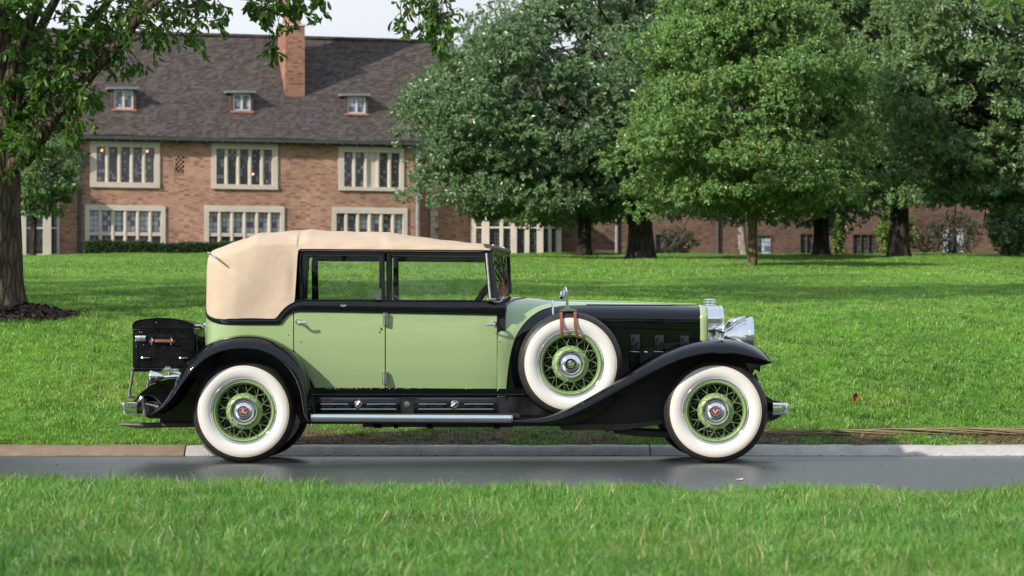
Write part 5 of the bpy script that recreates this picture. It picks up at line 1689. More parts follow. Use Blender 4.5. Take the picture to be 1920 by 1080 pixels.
# ---- fenders
def fender(sil, lip, crown_f, inner, yl, n=70):
    """sil: crown line, lip: outer lower edge (photo pixels); depths of crown, body side and lip"""
    A, B = spline(sil, n), spline(lip, n)
    P = []
    for i in range(n):
        s, l = A[i], B[i]
        crown = crown_f(s[0]) if callable(crown_f) else crown_f
        row = [W(s[0], s[1] + 1.2, inner), W(s[0], s[1] + .35, (inner*.6 + crown*.4)), W(s[0], s[1], crown)]
        for k in range(1, 13):
            t = k/12*math.pi/2
            q = (l[0] + (s[0] - l[0])*max(0.0, math.cos(t))**.92, l[1] + (s[1] - l[1])*max(0.0, math.cos(t))**.92)
            row.append(W(q[0], q[1], crown + (yl - crown)*math.sin(t)**1.05))
        l3 = row[-1]
        row.append((l3[0], l3[1] + .012, l3[2] - .002))
        P.append(row)
    mb = MB().grid(P)
    # underside, 6 mm in
    Q = []
    for row in P:
        Q.append([(p[0]*1, p[1] + .006, p[2] - .007) for p in row[:-1]])
    mb.grid(Q, flip=True)
    bead = MB().tube([W(b[0], b[1], yl - .001) for b in B], .0062, n=8)
    return mb, bead
rf_sil = [(281, 776.5), (292, 767), (305, 753), (316, 737), (327, 717), (340, 697), (356, 675), (375, 656), (400, 640), (428, 631), (457, 627.5),
          (487, 629), (515, 637), (541, 651), (562, 671), (576, 697), (583, 727), (585.5, 755), (584, 776), (583, 788)]
rf_lip = [(283, 777.5), (297, 770), (311, 759), (325, 743), (338, 724), (352, 705), (370, 685), (390, 669), (415, 658), (440, 653.5), (462, 653),
          (487, 656), (512, 666), (533, 681), (549, 700), (560, 722), (566, 745), (569, 765), (572, 779), (579, 789)]
mb, bead = fender(rf_sil, rf_lip, .125, .30, -.095)
for ob in both(mb, 'rear_fender', m_black, angle=60): pass
both(bead, 'fender_bead', m_black)
ff_sil = [(961, 783), (990, 781.5), (1018, 779), (1042, 773.5), (1068, 763.5), (1100, 747), (1140, 723.5), (1175, 702), (1210, 680.5), (1240, 662.5), (1268, 650), (1296, 641.5),
          (1322, 637), (1350, 635.5), (1377, 637.5), (1402, 643.5), (1424, 654), (1439, 667), (1448, 679.5)]
ff_lip = [(961, 791), (990, 791.8), (1018, 791.5), (1046, 786.5), (1074, 776.5), (1106, 761), (1144, 740.5), (1178, 722), (1212, 703), (1242, 688), (1270, 675.5), (1297, 666.5),
          (1322, 662), (1347, 660.3), (1373, 661.5), (1398, 665.5), (1420, 671), (1437, 676), (1447, 680.5)]
mb, bead = fender(ff_sil, ff_lip, curve([(950, .02), (1180, .01), (1215, .04), (1270, .14), (1450, .16)]), .375, -.10, n=80)
both(mb, 'front_fender', m_black, angle=60)
both(bead, 'fender_bead', m_black)
# inner skirts that close the wheel arches
rs = spline(rf_sil, 40)
poly = [tuple(p) for p in rs] + [(560, 794), (359, 789), (338, 787.5), (312, 780), (290, 779)]
both(MB().plate([(p[0], p[1] + 1) for p in poly], .315, .02), 'inner_fender', m_blackdull, smooth=False)
fs = spline(ff_sil, 50)
poly = [tuple(p) for p in fs[2:]] + [(1426, 685), (1425, 697), (1416, 691), (1404, 712), (1396, 800), (1240, 792), (1200, 795), (1130, 798), (1060, 798), (1020, 794), (990, 792)]
both(MB().plate([(p[0], p[1] + 1) for p in poly], .38, .02), 'inner_fender', m_blackdull, smooth=False)
# lower splash pan of the front fender with its curved bead
mb = MB()
mb.plate([(1000, 791), (1060, 779), (1150, 738), (1170, 742), (1130, 772), (1100, 787), (1072, 795.5), (1040, 797)], .24, .02)
mb.tube([W(p[0], p[1], .236) for p in spline([(1038, 795.5), (1066, 796), (1095, 789), (1125, 774), (1160, 744)], 16)], .004, n=6)
both(mb, 'splash_pan', m_black)

# ---- bonnet and cowl: one set of cross sections from the windscreen to the radiator
h_top = curve([(938, 555), (950, 556), (985, 557.6), (1010, 560), (1035, 563.2), (1060, 564.2), (1180, 567), (1315, 571.5), (1360, 572)])
NEXP = 2.1
_shoulder = curve([(930, 645), (985, 635), (1040, 606), (1075, 599), (1320, 601)])
def hx(px): return (px - XC)*S(.42)
def sec(px, t, grow=0.0):
    """t 0..1 lower side to shoulder top centre; returns a 3-D point on the near side"""
    zt = W(px, h_top(px), YC)[2]
    ysd = YB(px, 610)
    zs = CAMZ + (YH - _shoulder(px))*S(ysd)
    zb = CAMZ + (YH - 770)*S(ysd)
    if t < .4:
        u = t/.4
        z = zb + (zs - zb)*u
        return (hx(px), ysd - grow + .03*(1-u), z)
    a = (t - .4)/.6*math.pi/2
    return (hx(px), YC - (YC - ysd + grow)*max(0.0, math.cos(a))**(2/NEXP), zs + (zt + grow - zs)*math.sin(a)**(2/NEXP))
def rowof(p): return YH - (p[2] - CAMZ)/S(p[1])
def t_at(px, py):
    lo, hi = .05, .97
    for _ in range(30):
        m = (lo + hi)/2
        if rowof(sec(px, m)) > py: lo = m
        else: hi = m
    return (lo + hi)/2
def t_to_far(pxs, t0, t1, n, grow=0.0):
    """rows of points t0(px)..t1(px); t above 1 comes down the far side"""
    P = []
    for px in pxs:
        a, b = t0(px), t1(px)
        row = []
        for k in range(n + 1):
            t = a + (b - a)*k/n
            if t <= 1: p = sec(px, t, grow)
            else:
                q = sec(px, 2 - t, grow); p = (q[0], 2*YC - q[1], q[2])
            row.append(p)
        P.append(row)
    return P
arch = curve([(948, 742), (950, 727), (953, 697), (958, 664), (965, 638), (974, 620), (985, 605), (1000, 591.5), (1018, 581.5), (1036, 576.5), (1055, 573.2), (1100, 571.8), (1160, 571.2), (1220, 571.6), (1316, 575)])
ccut = curve([(930, 600), (946, 600), (948.2, 590), (949.5, 577), (953, 570), (960, 564.6), (972, 560.6), (985, 558.6), (1000, 557)])
cowl_x = sorted(set(lin(932.6, 948, 6) + lin(948, 960, 14) + lin(960, 1000, 16) + lin(1000, 1036, 10)))
t_arch = lambda px: t_at(px, arch(px))
def t_cc(px):
    if px < 946.5: return t_at(px, 594)
    if px > 988: return 1.0
    return min(1.0, t_at(px, ccut(px)))
# cowl: green between the arch and the cut line, black above the cut
mb = MB()
P = []
for px in cowl_x:
    a = t_arch(px) if px > 948 else .08
    b = t_cc(px)
    if b < a: a = b - .002
    P.append([sec(px, a + (b - a)*k/26) for k in range(27)])
mb.grid(P)
mb2 = mb.mirrored(YC); mb.v += []; 
both(mb, 'cowl_side', m_green, angle=60)
top_x = [x for x in cowl_x if x <= 990]
MB().grid(t_to_far(top_x, lambda p: t_cc(p) - .002, lambda p: 2.002 - t_cc(p), 40, .0015)).build('cowl_top', m_black, car, angle=60)
ax = [x for x in cowl_x if x >= 948]
mb = MB().grid(t_to_far(ax, lambda p: .02, lambda p: t_arch(p) + .001, 20, .001))
both(mb, 'fender_well', m_black, angle=60)
mb = MB()
mb.tube([sec(px, t_arch(px), .002) for px in ax if px > 949], .0045, n=6)
mb.tube([sec(px, t_cc(px), .003) for px in cowl_x if 948 <= px <= 988], .004, n=6)
both(mb, 'colour_bead', m_black)
# bonnet
bx = lin(1037.5, 1313, 40)
MB().grid(t_to_far(bx, lambda p: t_arch(p), lambda p: 2 - t_arch(p), 24)).build('bonnet_top', m_green, car, angle=60)
mb = MB().grid(t_to_far(bx, lambda p: .0, lambda p: t_arch(p), 34, .0008))
bon = both(mb, 'bonnet_side', m_black, angle=60)
mb = MB()
mb.tube([sec(px, 1.0, .004) for px in bx], .006, n=8)
mb.build('bonnet_hinge', m_green, car)
mb = MB()
mb.tube([sec(px, t_at(px, 571.6 + (px-1037)*.004), .003) for px in lin(1100, 1313, 20)], .004, n=6)
mb.tube([sec(px, t_at(px, 599.5 + (px - 1037)*.015), .002) for px in lin(1040, 1313, 24)], .0045, n=6)
mb.tube([sec(p[0], t_at(p[0], p[1]), .003) for p in spline([(1060, 611), (1150, 614), (1240, 617), (1290, 618.6), (1300, 621), (1303.5, 628), (1303.5, 660), (1302, 700)], 46)], .0045, n=6)
both(mb, 'bonnet_bead', m_black)
# bonnet side ventilator doors
def Yh(px, py):
    return sec(px, t_at(px, py))[1]
for sidx in (0, 1):
    for k, (x0, x1, ya, yb) in enumerate([(1086, 1105, 626, 694), (1133, 1152, 626.5, 694), (1182, 1200, 627, 693), (1227, 1245, 628, 694), (1275, 1292, 629, 695)]):
        mb = MB()
        yb_ = yb
        a = MB(); a.plate([(x0, ya + 2), (x0 + 2, ya), (x1, ya), (x1, yb_), (x0, yb_)], lambda px, py: YB(px, 650) - (.014*(x1 - px)/(x1 - x0)) - .006, .05)
        bm = bmesh.new(); vs = [bm.verts.new(p) for p in a.v]
        for f_ in a.f: bm.faces.new([vs[i] for i in f_])
        bmesh.ops.bevel(bm, geom=bm.edges[:], offset=.004, segments=2, affect='EDGES', profile=.5)
        mb.from_bm(bm)
        if sidx: mb = mb.mirrored(YC)
        dv = mb.build('vent_door', m_black, bon[sidx])
        mb = MB()
        Yd = YB(x0, 650) - .032
        mb.tube([W(x0 - 1.5, 659.5, Yd + .01), W(x0 + 1, 659.2, Yd), W(x1 - 2, 660, Yd + .012), W(x1, 660, Yd + .03)], .004, n=8)
        if sidx: mb = mb.mirrored(YC)
        mb.build('vent_handle', m_dullchrome, bon[sidx])
        if k in (2, 3):
            mb = MB()
            mb.tube([W(x1 + 6, 660, Yd + .03), W(x1 + 9, 659.8, Yd + .01), W(x1 + 13, 660, Yd + .008), W(x1 + 16, 660.2, Yd + .03)], [.003, .007, .007, .003], n=8)
            if sidx: mb = mb.mirrored(YC)
            mb.build('vent_latch', m_chrome, bon[sidx])
# bright strip between cowl and bonnet
mb = MB()
P = [[sec(1035.2 + 3.0*j/3, t, .004 + (.003 if j in (1, 2) else 0)) for j in range(4)] for t in np.linspace(t_at(1036, 590), 1.0, 30)]
mb.grid(P)
both(mb, 'bonnet_joint_strip', m_chrome)

# ---- radiator shell
rx0, rx1, rx2 = 1312.5, 1325.5, 1357.5
_rad_ys = YB(1318, 610) - .012
def rsec(px, t, inset=0.0):
    zt = W(1330, 571.5, YC)[2] - inset
    ysd = _rad_ys + inset
    zs = CAMZ + (YH - 604)*S(ysd); zb = CAMZ + (YH - 775)*S(ysd)
    X = (px - XC)*S(.52)
    if t < .4: return (X, ysd, zb + (zs - zb)*t/.4)
    a = (t - .4)/.6*math.pi/2
    return (X, YC - (YC - ysd)*max(0.0, math.cos(a))**(2/2.3), zs + (zt - zs)*math.sin(a)**(2/3.0))
def rring(px, inset, n=34):
    a = [rsec(px, t, inset) for t in np.linspace(0, 1, n)]
    return a + [(p[0], 2*YC - p[1], p[2]) for p in a[::-1][1:]]
MB().grid([rring(rx0, .004), rring(rx0 + .8, 0), rring(rx1 - .8, 0), rring(rx1, .004)]).build('radiator_band', m_green, car, angle=50)
rad = MB().grid([rring(rx1 + .1, .006), rring(rx1 + 1.2, .0), rring(1338, .0005), rring(1346.5, .001), rring(1347.5, .007), rring(1349.6, .007), rring(1350.6, -.001), rring(rx2 - 3, 0.0),
           rring(rx2 - .8, .004), rring(rx2, .012), rring(rx2 - .6, .03), rring(rx2 - 2, .055), rring(rx2 - 5, .062)]).build('radiator_shell', m_chrome, car, angle=50)
mb = MB()
ring = rring(rx2 - 6, .05)
mb.add(ring, [tuple(range(len(ring)))])
mb.build('radiator_core', m_blackdull, rad, smooth=False)
for k in range(-9, 10):
    mb = MB()
    X = (rx2 - 3 - XC)*S(.52)
    zt = W(1330, 571.5, YC)[2] - .07 - .0009*k*k
    mb.box(X - .004, X + .004, YC + k*.031 - .004, YC + k*.031 + .004, .36, zt)
    mb.build('grille_bar', m_chrome, rad)
mb = MB()
c = W(1330.5, 571.5, YC)
mb.lathe([(.055, -.01), (.050, .004), (.036, .008), (.034, .013), (.050, .017), (.053, .022), (.050, .027), (.036, .030), (.036, .033), (.050, .036), (.0535, .041),
          (.048, .046), (.02, .050), (.001, .051)], c, 'Z', 36)
mb.build('radiator_cap', m_chrome, car, angle=50)

# ---- head lamps, fender lamps
def lamp(cx, cy, Y, Rr, prof, name):
    c = W(cx, cy, Y)
    mb = MB(); mb.lathe(prof, c, 'X', 40)
    o = mb.build(name, m_chrome, car, angle=45)
    return o, c
hp = [(.001, -.235), (.022, -.232), (.045, -.215), (.075, -.175), (.108, -.125), (.134, -.085), (.150, -.058), (.156, -.050), (.160, -.050), (.160, -.044), (.156, -.042), (.160, -.030),
      (.169, -.012), (.172, 0.0), (.168, .010), (.158, .012)]
m_lens = M('head_lamp_lens', (0.55, 0.57, 0.58), 0.12, coat=1.0, spec=.8, var=(40, (0.48, 0.5, 0.5)), bump=(60, .4, .004))
LY = .52
for Yl in (LY, 2*YC - LY):
    cz = CAMZ + (YH - 633)*S(LY)
    c = ((1408.5 - XC)*S(LY), Yl, cz)
    o = MB().lathe(hp, c, 'X', 44).build('headlamp', m_chrome, car, angle=40)
    MB().lathe([(.160, .004), (.12, .018), (.07, .026), (.001, .03)], c, 'X', 40).build('lens', m_lens, o, angle=60)
    mb = MB()
    mb.tube([(c[0] - .16, Yl, cz + .098), (c[0] - .13, Yl, cz + .130), (c[0] - .10, Yl, cz + .148), (c[0] - .05, Yl, cz + .168)], [.006, .022, .022, .008], n=10)
    mb.tube([(c[0] - .24, Yl, cz - .005), (c[0] - .16, Yl, cz + .082), (c[0] - .05, Yl, cz + .164)], .006, n=8)
    mb.tube([(c[0] - .24, Yl, cz - .01), (c[0] - .15, Yl - .06, cz + .06), (c[0] - .048, Yl - .098, cz + .125)], .005, n=8)
    mb.build('lamp_rib', m_chrome, o)
    mb = MB()
    mb.tube([(c[0] - .10, Yl, cz - .14), (c[0] - .10, Yl, cz - .24)], .022, n=12)
    mb.build('lamp_post', m_chrome, o)
mb = MB()
cz = CAMZ + (YH - 660)*S(LY); X = (1380 - XC)*S(LY)
mb.tube([(X, LY + (2*YC - 2*LY)*k/12, cz + .03*math.sin(math.pi*k/12)) for k in range(13)], .016, n=10)
mb.build('lamp_tie_bar', m_chrome, car)
for side in (0, 1):
    c = W(1356, 617, .10)
    mb = MB(); mb.lathe([(.001, -.072), (.008, -.069), (.022, -.046), (.040, -.020), (.050, -.008), (.053, 0), (.050, .006), (.001, .009)], c, 'X', 28)
    if side: mb = mb.mirrored(YC)
    o = mb.build('fender_lamp', m_chrome, car, angle=45)
    mb = MB(); mb.tube([(c[0] - .02, c[1], c[2] - .03), (c[0] - .02, c[1], c[2] - .06), (c[0] - .02, c[1], c[2] - .085)], [.014, .011, .03], n=12)
    if side: mb = mb.mirrored(YC)
    mb.build('lamp_foot', m_chrome, o)

# ---- window frames, posts, glass
def rect(x0, y0, x1, y1): return [(x0, y0), (x1, y0), (x1, y1), (x0, y1)]
YF = lambda px, py: _ys_z(py) + .004
for nm, outer, mid, inner in [
    ('rear_window_frame', [(565.5, 470), (720.6, 471), (721.4, 562.5), (562, 562.5)], [(571, 475), (715, 476), (715.5, 562.3), (570.5, 562.3)], [(576, 479), (711, 480), (711, 561.5), (576, 561.5)]),
    ('front_window_frame', [(725.3, 471), (914.5, 472.5), (929.5, 563), (724.3, 563)], [(731, 476), (910.5, 477.5), (923, 563), (730, 563)], [(735.5, 480), (907.5, 481.5), (917.5, 562.5), (735.5, 562)])]:
    mb = MB().ring(outer, mid, YF, .05)
    fr = both(mb, nm, m_black, smooth=False)
    mb = MB().ring(mid, inner, lambda a, b: YF(a, b) + .014, .025)
    for k, fo in enumerate(fr):
        m2 = mb if k == 0 else mb.mirrored(YC)
        m2.build('sash', m_black, fo, smooth=False)
        m3 = MB().plate(inner, lambda a, b: YF(a, b) + .026, .004)
        if k: m3 = m3.mirrored(YC)
        m3.build('pane', m_glass, fo, smooth=False)
    mb = MB()
    q = outer if nm[0] == 'f' else outer
    mb.tube([W(p[0], p[1], YF(*p) - .004) for p in [(outer[0][0]+1.5, 562), (outer[0][0]+1.5, outer[0][1]+2), (outer[1][0]-1.5, outer[1][1]+2), (outer[2][0]-1.5, 562)]], .0045, n=6)
    both(mb, 'frame_bead', m_black)
# roof rail above the windows
mb = MB()
mb.plate([(560, 466.5), (918, 469), (920, 474), (566, 471.5)], .20, .06)
both(mb, 'roof_rail', m_black, smooth=False)
# window latch between the doors
for sidx in (0, 1):
    mb = MB(); mb.plate([(697, 557), (699, 549), (711, 548), (712.5, 541), (715, 541), (715, 562), (706, 562), (706, 560)], .13, .03)
    if sidx: mb = mb.mirrored(YC)
    mb.build('window_latch', m_dullchrome, fr[sidx])
# windscreen: raked V in two panes
wA = [W(917, 469, .215), W(930.5, 563, .155)]           # top and foot of the near post
wC = [W(953.6, 478.5, YC), W(957.0, 549.5, YC)]          # top and foot of the centre post
def lerp(a, b, t): return tuple(np.asarray(a)*(1-t) + np.asarray(b)*t)
def bar3(mb, p, q, w, d):
    """upright bar from p to q, w wide along X, d deep along Y"""
    vs = []
    for c in (p, q):
        vs += [(c[0]-w/2, c[1]-d/2, c[2]), (c[0]+w/2, c[1]-d/2, c[2]), (c[0]+w/2, c[1]+d/2, c[2]), (c[0]-w/2, c[1]+d/2, c[2])]
    mb.add(vs, [(0,1,2,3), (7,6,5,4), (0,4,5,1), (1,5,6,2), (2,6,7,3), (3,7,4,0)])
mb = MB()
bar3(mb, (wA[0][0] + .004, wA[0][1] + .02, wA[0][2] - .01), (wA[1][0] + .006, wA[1][1] + .02, wA[1][2] - .03), .036, .05)
ws = both(mb, 'windscreen_post', m_black, smooth=False)
mb = MB()
mb.tube([lerp(W(912, 475, .19), W(919.5, 563, .15), t) for t in np.linspace(0, 1, 6)], .0105, n=8)
c = W(920, 562, .135)
mb.box(c[0] - .03, c[0] + .045, .12, .17, c[2] - .012, c[2] + .012, .004)
mb.tube([W(925, 566, .125), W(938, 566.5, .15), W(940, 562, .17), W(945, 556.5, .30)], .0075, n=8)
both(mb, 'post_trim', m_dullchrome)
mb = MB(); bar3(mb, wC[0], wC[1], .022, .03); cpost = mb.build('windscreen_centre_post', m_black, car, smooth=False)
for sidx in (0, 1):
    A0, A1 = (wA[0][0]+.02, wA[0][1]+.03, wA[0][2]), (wA[1][0]+.02, wA[1][1]+.03, wA[1][2])
    foot = [lerp(A1, wC[1], t) for t in np.linspace(0, 1, 12)]
    foot = [(p[0], p[1], p[2] + .012*math.sin(math.pi*i/11)*0) for i, p in enumerate(foot)]
    top = [lerp(A0, wC[0], t) for t in np.linspace(0, 1, 12)]
    mb = MB().shell([[lerp(top[i], foot[i], v) for v in np.linspace(0, 1, 4)] for i in range(12)], (.004, .001, 0))
    if sidx: mb = mb.mirrored(YC)
    mb.build('windscreen', m_glass, car, smooth=False)
    mb = MB()
    mb.tube(foot, .011, n=8); mb.tube([(p[0], p[1], p[2] - .008) for p in top], .014, n=8)
    mb.tube([lerp(top[10], foot[10], t) for t in np.linspace(0, 1, 5)], .008, n=6)
    if sidx: mb = mb.mirrored(YC)
    mb.build('windscreen_frame', m_black, car)
    # gusset at the head of the centre post
    # header over the screen, leather edged, with two studs
    hd = [lerp((A0[0] - .012, A0[1] - .02, A0[2] + .012), (wC[0][0] + .006, YC, wC[0][2] + .016), t) for t in np.linspace(0, 1, 10)]
    P = []
    for p in hd:
        P.append([(p[0] - .06, p[1] + .01, p[2] + .040), (p[0] - .02, p[1], p[2] + .038), (p[0] + .010, p[1], p[2] + .026), (p[0] + .016, p[1], p[2] + .008), (p[0] + .008, p[1], p[2] - .010), (p[0] - .02, p[1], p[2] - .012)])
    mb = MB().grid(P)
    mb.add(P[0], [tuple(range(6))])
    if sidx: mb = mb.mirrored(YC)
    hdr = mb.build('windscreen_header', m_piping, car, angle=40)
    for t in (.22, .72):
        i = int(t*9)
        mb = MB(); p = hd[i]
        mb.lathe([(.001, .008), (.006, .0065), (.009, .002), (.009, -.004)], (p[0] + .006, p[1], p[2] + .032), 'Z', 14)
        if sidx: mb = mb.mirrored(YC)
        mb.build('stud', m_chrome, hdr)
mb = MB()
c = W(934, 492, .55)
mb.tube([W(940, 484, .6), W(937, 488, .57), c], .008, n=6)
mb.tube([c, W(934, 501, .55)], [.012, .009], n=8)
mb.tube([W(938, 488, .58), W(948, 498, .72), W(951, 512, .76)], .005, n=6)
mb.build('windscreen_wiper', m_blackdull, car)
mb = MB(); mb.lathe([(.001, .01), (.012, .008), (.014, -.008), (.006, -.012)], W(947, 541, .7), 'Z', 12)
mb.build('washer_knob', m_dullchrome, car)

# ---- folding top
t_top = curve([(386, 478), (389, 471.5), (396, 467.5), (410, 462.5), (440, 452), (462, 444.5), (480, 439.2), (500, 436.8), (530, 434.6), (552, 432.6), (575, 431.6), (600, 433), (640, 434.5), (690, 435.5),
               (718, 436), (732, 438), (760, 441.5), (800, 447), (850, 453), (900, 458.5), (922, 461)])
def c_bot(px):
    if px < 556: return belt_top(px) + 2
    if px < 561: return belt_top(556) + (469.5 - belt_top(556))*((px-556)/5)
    return 469.0 + (px - 561)*.0065
def csec(px, k, n):
    zb_py = c_bot(px)
    px0 = px
    py_sh = max(t_top(px) + (26 if px < 540 else 30), 462) if px < 560 else 467.5
    py_sh = min(py_sh, zb_py - .5)
    yb = YB(px, zb_py) + (.0 if px < 556 else .0)
    zt = CAMZ + (YH - t_top(px))*S(YC)
    ysh = YB(px, py_sh) - .004
    zs = CAMZ + (YH - py_sh)*S(ysh)
    X = (px - XC)*S(.35)
    v = k/n
    if v < .42:
        u = v/.42
        py = zb_py + (py_sh - zb_py)*u
        y = YB(px, py) - .006
        return (X, y + .0, CAMZ + (YH - py)*S(y))
    a = (v - .42)/.58*math.pi/2
    return (X, YC - (YC - ysh - .0)*max(0.0, math.cos(a))**(2/2.15), zs + (zt - zs)*math.sin(a)**(2/1.85))
cx_ = sorted(set(lin(386.2, 400, 12) + lin(400, 545, 40) + lin(545, 566, 16) + lin(566, 919, 60)))
NT = 44
P = []
g = np.random.default_rng(3)
for px in cx_:
    a = [csec(px, k, NT) for k in range(NT + 1)]
    # soft sags and pulls of the cloth
    row = []
    for k, p in enumerate(a):
        py = rowof(p)
        dy = 0.0
        if px < 560:
            e = math.exp(-((py - (478 + (px - 395)*.62))/6.5)**2)*math.exp(-((px - 425)/48)**2)      # crease falling from the rear corner
            dy += .016*e
            dy -= .010*math.exp(-((px - 470)/45)**2 - ((py - 535)/40)**2)
            dy += .007*math.sin(px*.045 + py*.03)*min(1, (560 - px)/40)
            dy += .012*math.exp(-((px - 553)/9)**2)*math.exp(-((py - 525)/36)**2)
        else:
            dy += .010*math.exp(-((px - 640)/60)**2)*math.exp(-((py - 458)/7)**2)
            dy += .006*math.sin(px*.09)*math.exp(-((py - 461)/6)**2)
            dy += .010*math.exp(-((px - 720)/12)**2)*math.exp(-((py - 455)/14)**2)
        ridge = sum(math.exp(-((px - c0)/w0)**2) for c0, w0 in ((482, 9), (577, 8), (727, 9)))*min(1, max(0, (k - 14)/10))
        pull = .0035*math.sin(py*.55 + px*.03)*math.exp(-((py - 452)/12)**2)*(1 if px > 560 else .4)
        row.append((p[0], p[1] + dy - .004*ridge + pull, p[2] + .006*ridge + (.002*math.sin(px*.12) if k > 30 else 0)))
    row = row + [(p[0], 2*YC - p[1], p[2]) for p in row[::-1][1:]]
    P.append(row)
mb = MB().grid(P)
first = P[0]; n_ = len(first); h = n_//2
cap = []
for i in range(h + 1):
    a, b = first[i], first[n_ - 1 - i]
    cap.append([(a[0] - .035*math.sin(math.pi*u)*(1 - i/h*.6), a[1]*(1-u) + b[1]*u, a[2]) for u in np.linspace(0, 1, 14)])
mb.grid(cap)
ft = mb.build('folding_top', m_canvas, car, angle=80)
# dark head lining a little inside
P2 = []
for px in [x for x in cx_ if x > 392]:
    a = [csec(px, k, 20) for k in range(21)]
    a = [(p[0], p[1] + .025, p[2] - .02 if k > 7 else p[2]) for k, p in enumerate(a)]
    P2.append(a + [(p[0], 2*YC - p[1], p[2]) for p in a[::-1][1:]])
MB().grid(P2).build('head_lining', m_interior, ft, angle=80)
mb = MB()
mb.tube(spline([W(389, 473.5, .36), W(393, 474.5, .25), W(398, 479, .165), W(405.5, 485.5, .128)], 12), [.004] + [.008]*10 + [.005], n=8)
m2 = mb.mirrored(YC)
mb.build('corner_trim', m_chrome, ft); m2.build('corner_trim', m_chrome, ft)
mb = MB()
mb.tube([W(x, 469.6 + (x-561)*.0068, YB(x, 470) - .012) for x in lin(562, 917, 30)], .005, n=6)
both(mb, 'top_welt', m_piping)
mb = MB()
mb.tube(spline([W(564, 562, .15), W(563.5, 520, .175), W(564, 480, .196), W(569, 471, .2)], 16), .008, n=8)
both(mb, 'top_welt', m_black)

# ---- interior
mb = MB()
a, b = W(600, 600, .3), W(700, 740, .3)
for x0, x1 in [(470, 540), (770, 830)]:
    A, B = W(x0, 560, .35), W(x1, 735, .35)
    mb.box(A[0], B[0], .30, 2*YC - .30, B[2] + .1, A[2] - .05, .05)
    mb.box(A[0], B[0] + .45, .30, 2*YC - .30, B[2], B[2] + .25, .05)
mb.build('seat', m_interior, car)
mb = MB()
A, B = W(900, 575, .3), W(935, 735, .3)
mb.box(A[0], B[0], .24, 2*YC - .24, B[2], A[2], .02)
mb.build('dashboard', m_interior, car)
mb = MB()
A, B = W(395, 735, .25), W(1000, 745, .25)
mb.box(A[0], B[0], .22, 2*YC - .22, B[2], A[2])
mb.build('floor', m_blackdull, car, smooth=False)
mb = MB()
Yw = 1.18
ctr = Vector(W(893, 566, Yw))
ax_ = Vector((-.62, 0, .62)).normalized(); u_ = Vector((.7, 0, .7)).normalized()
mb.tube([tuple(ctr + u_*.21*math.cos(t) + Vector((0, 1, 0))*.21*math.sin(t)) for t in np.linspace(0, 2*math.pi, 40)], .013, n=8)
mb.tube([tuple(ctr), tuple(ctr - ax_*.5)], .018, n=8)
for t in (0, 2.1, 4.2):
    mb.tube([tuple(ctr), tuple(ctr + u_*.21*math.cos(t) + Vector((0, 1, 0))*.21*math.sin(t))], .008, n=6)
mb.build('steering_wheel', m_interior, car)
mb = MB(); mb.plate([(889, 563), (898, 563), (914, 538), (912.5, 532), (910.5, 533)], .30, .03)
both(mb, 'wind_deflector', m_interior, smooth=False)
mb = MB(); mb.tube(spline([W(731, 562, .26), W(733, 556, .27), W(738, 554.5, .28), W(745, 558, .29), W(748, 562, .3)], 10), .007, n=6)
mb.build('grab_strap', m_canvas, car)

# ---- chassis
mb = MB()
def frame_box(x0, x1, y0, y1, Ya, Yb):
    A, B = W(x0, y0, Ya), W(x1, y1, Ya)
    mb.box(A[0], B[0], Ya, Yb, B[2], A[2], .004)
for Ya in (.42, 2*YC - .52):
    frame_box(300, 1430, 770, 795, Ya, Ya + .1)
frame_box(680, 962, 784, 801, .5, 1.2)
frame_box(960, 1060, 786, 799, .5, 1.2)
frame_box(1040, 1250, 690, 797, .55, 1.14)
for x0, x1, y1 in [(700, 716, 803), (738, 746, 803), (800, 812, 804), (925, 937, 804)]:
    frame_box(x0, x1, 790, y1, .5, .6)
mb.build('chassis', m_blackdull, car)
m_frame = M('road_dusty_steel', (0.045, 0.038, 0.030), 0.6, var=(18, (0.085, 0.070, 0.052), .25), bump=(50, .3, .004))
for side in (0, 1):
    mb = MB()
    mb.plate([(1052, 797), (1060, 796), (1140, 795), (1168, 794.5), (1168, 806), (1140, 806.5), (1054, 806.5), (1050, 801)], .33, .06)
    mb.plate([(1166, 796), (1240, 787), (1246, 794), (1200, 802), (1166, 806)], .335, .05)
    mb.lathe([(.001, -.02), (.022, -.018), (.025, .0), (.025, .07)], W(1139, 805, .325), 'Y', 16)
    mb.box(W(1134, 797, .33)[0], W(1144, 797, .33)[0], .315, .40, W(1134, 806, .33)[2], W(1134, 795, .33)[2], .003)
    if side: mb = mb.mirrored(YC)
    mb.build('frame_rail', m_frame, car)
    mb = MB()
    for k in range(5):
        dz = .012*k
        mb.tube(spline([(W(1150, 806, .4)[0], .4, .285 - dz), (W(1210, 806, .4)[0], .4, .245 - dz*.8), (W(1290, 806, .4)[0], .4, .235 - dz*.7), (W(1345, 790, .4)[0], .4, .26 - dz*.7)], 14), .012 if k < 4 else .010, n=6, flat=.6)
    if side: mb = mb.mirrored(YC)
    mb.build('leaf_spring', m_blackdull, car)
    mb = MB()
    mb.plate([(1396, 720), (1418, 700), (1424, 722), (1436, 742), (1450, 751), (1464, 756), (1465, 780), (1456, 786), (1441, 791), (1432, 797), (1396, 799)], .36, .05)
    mb.lathe([(.001, -.02), (.02, -.016), (.024, .0), (.024, .05)], W(1449, 777, .35), 'Y', 14)
    if side: mb = mb.mirrored(YC)
    mb.build('frame_horn', m_blackdull, car)
    mb = MB()
    mb.plate([(1398, 681), (1425, 683), (1425.5, 696), (1417, 690), (1407, 700)], .36, .03)
    if side: mb = mb.mirrored(YC)
    mb.build('fender_bracket', m_black, car)
mb = MB()
mb.tube([(W(457, 775, .1)[0], .2, .412), (W(457, 775, .1)[0], 1.49, .412)], .05, n=12)
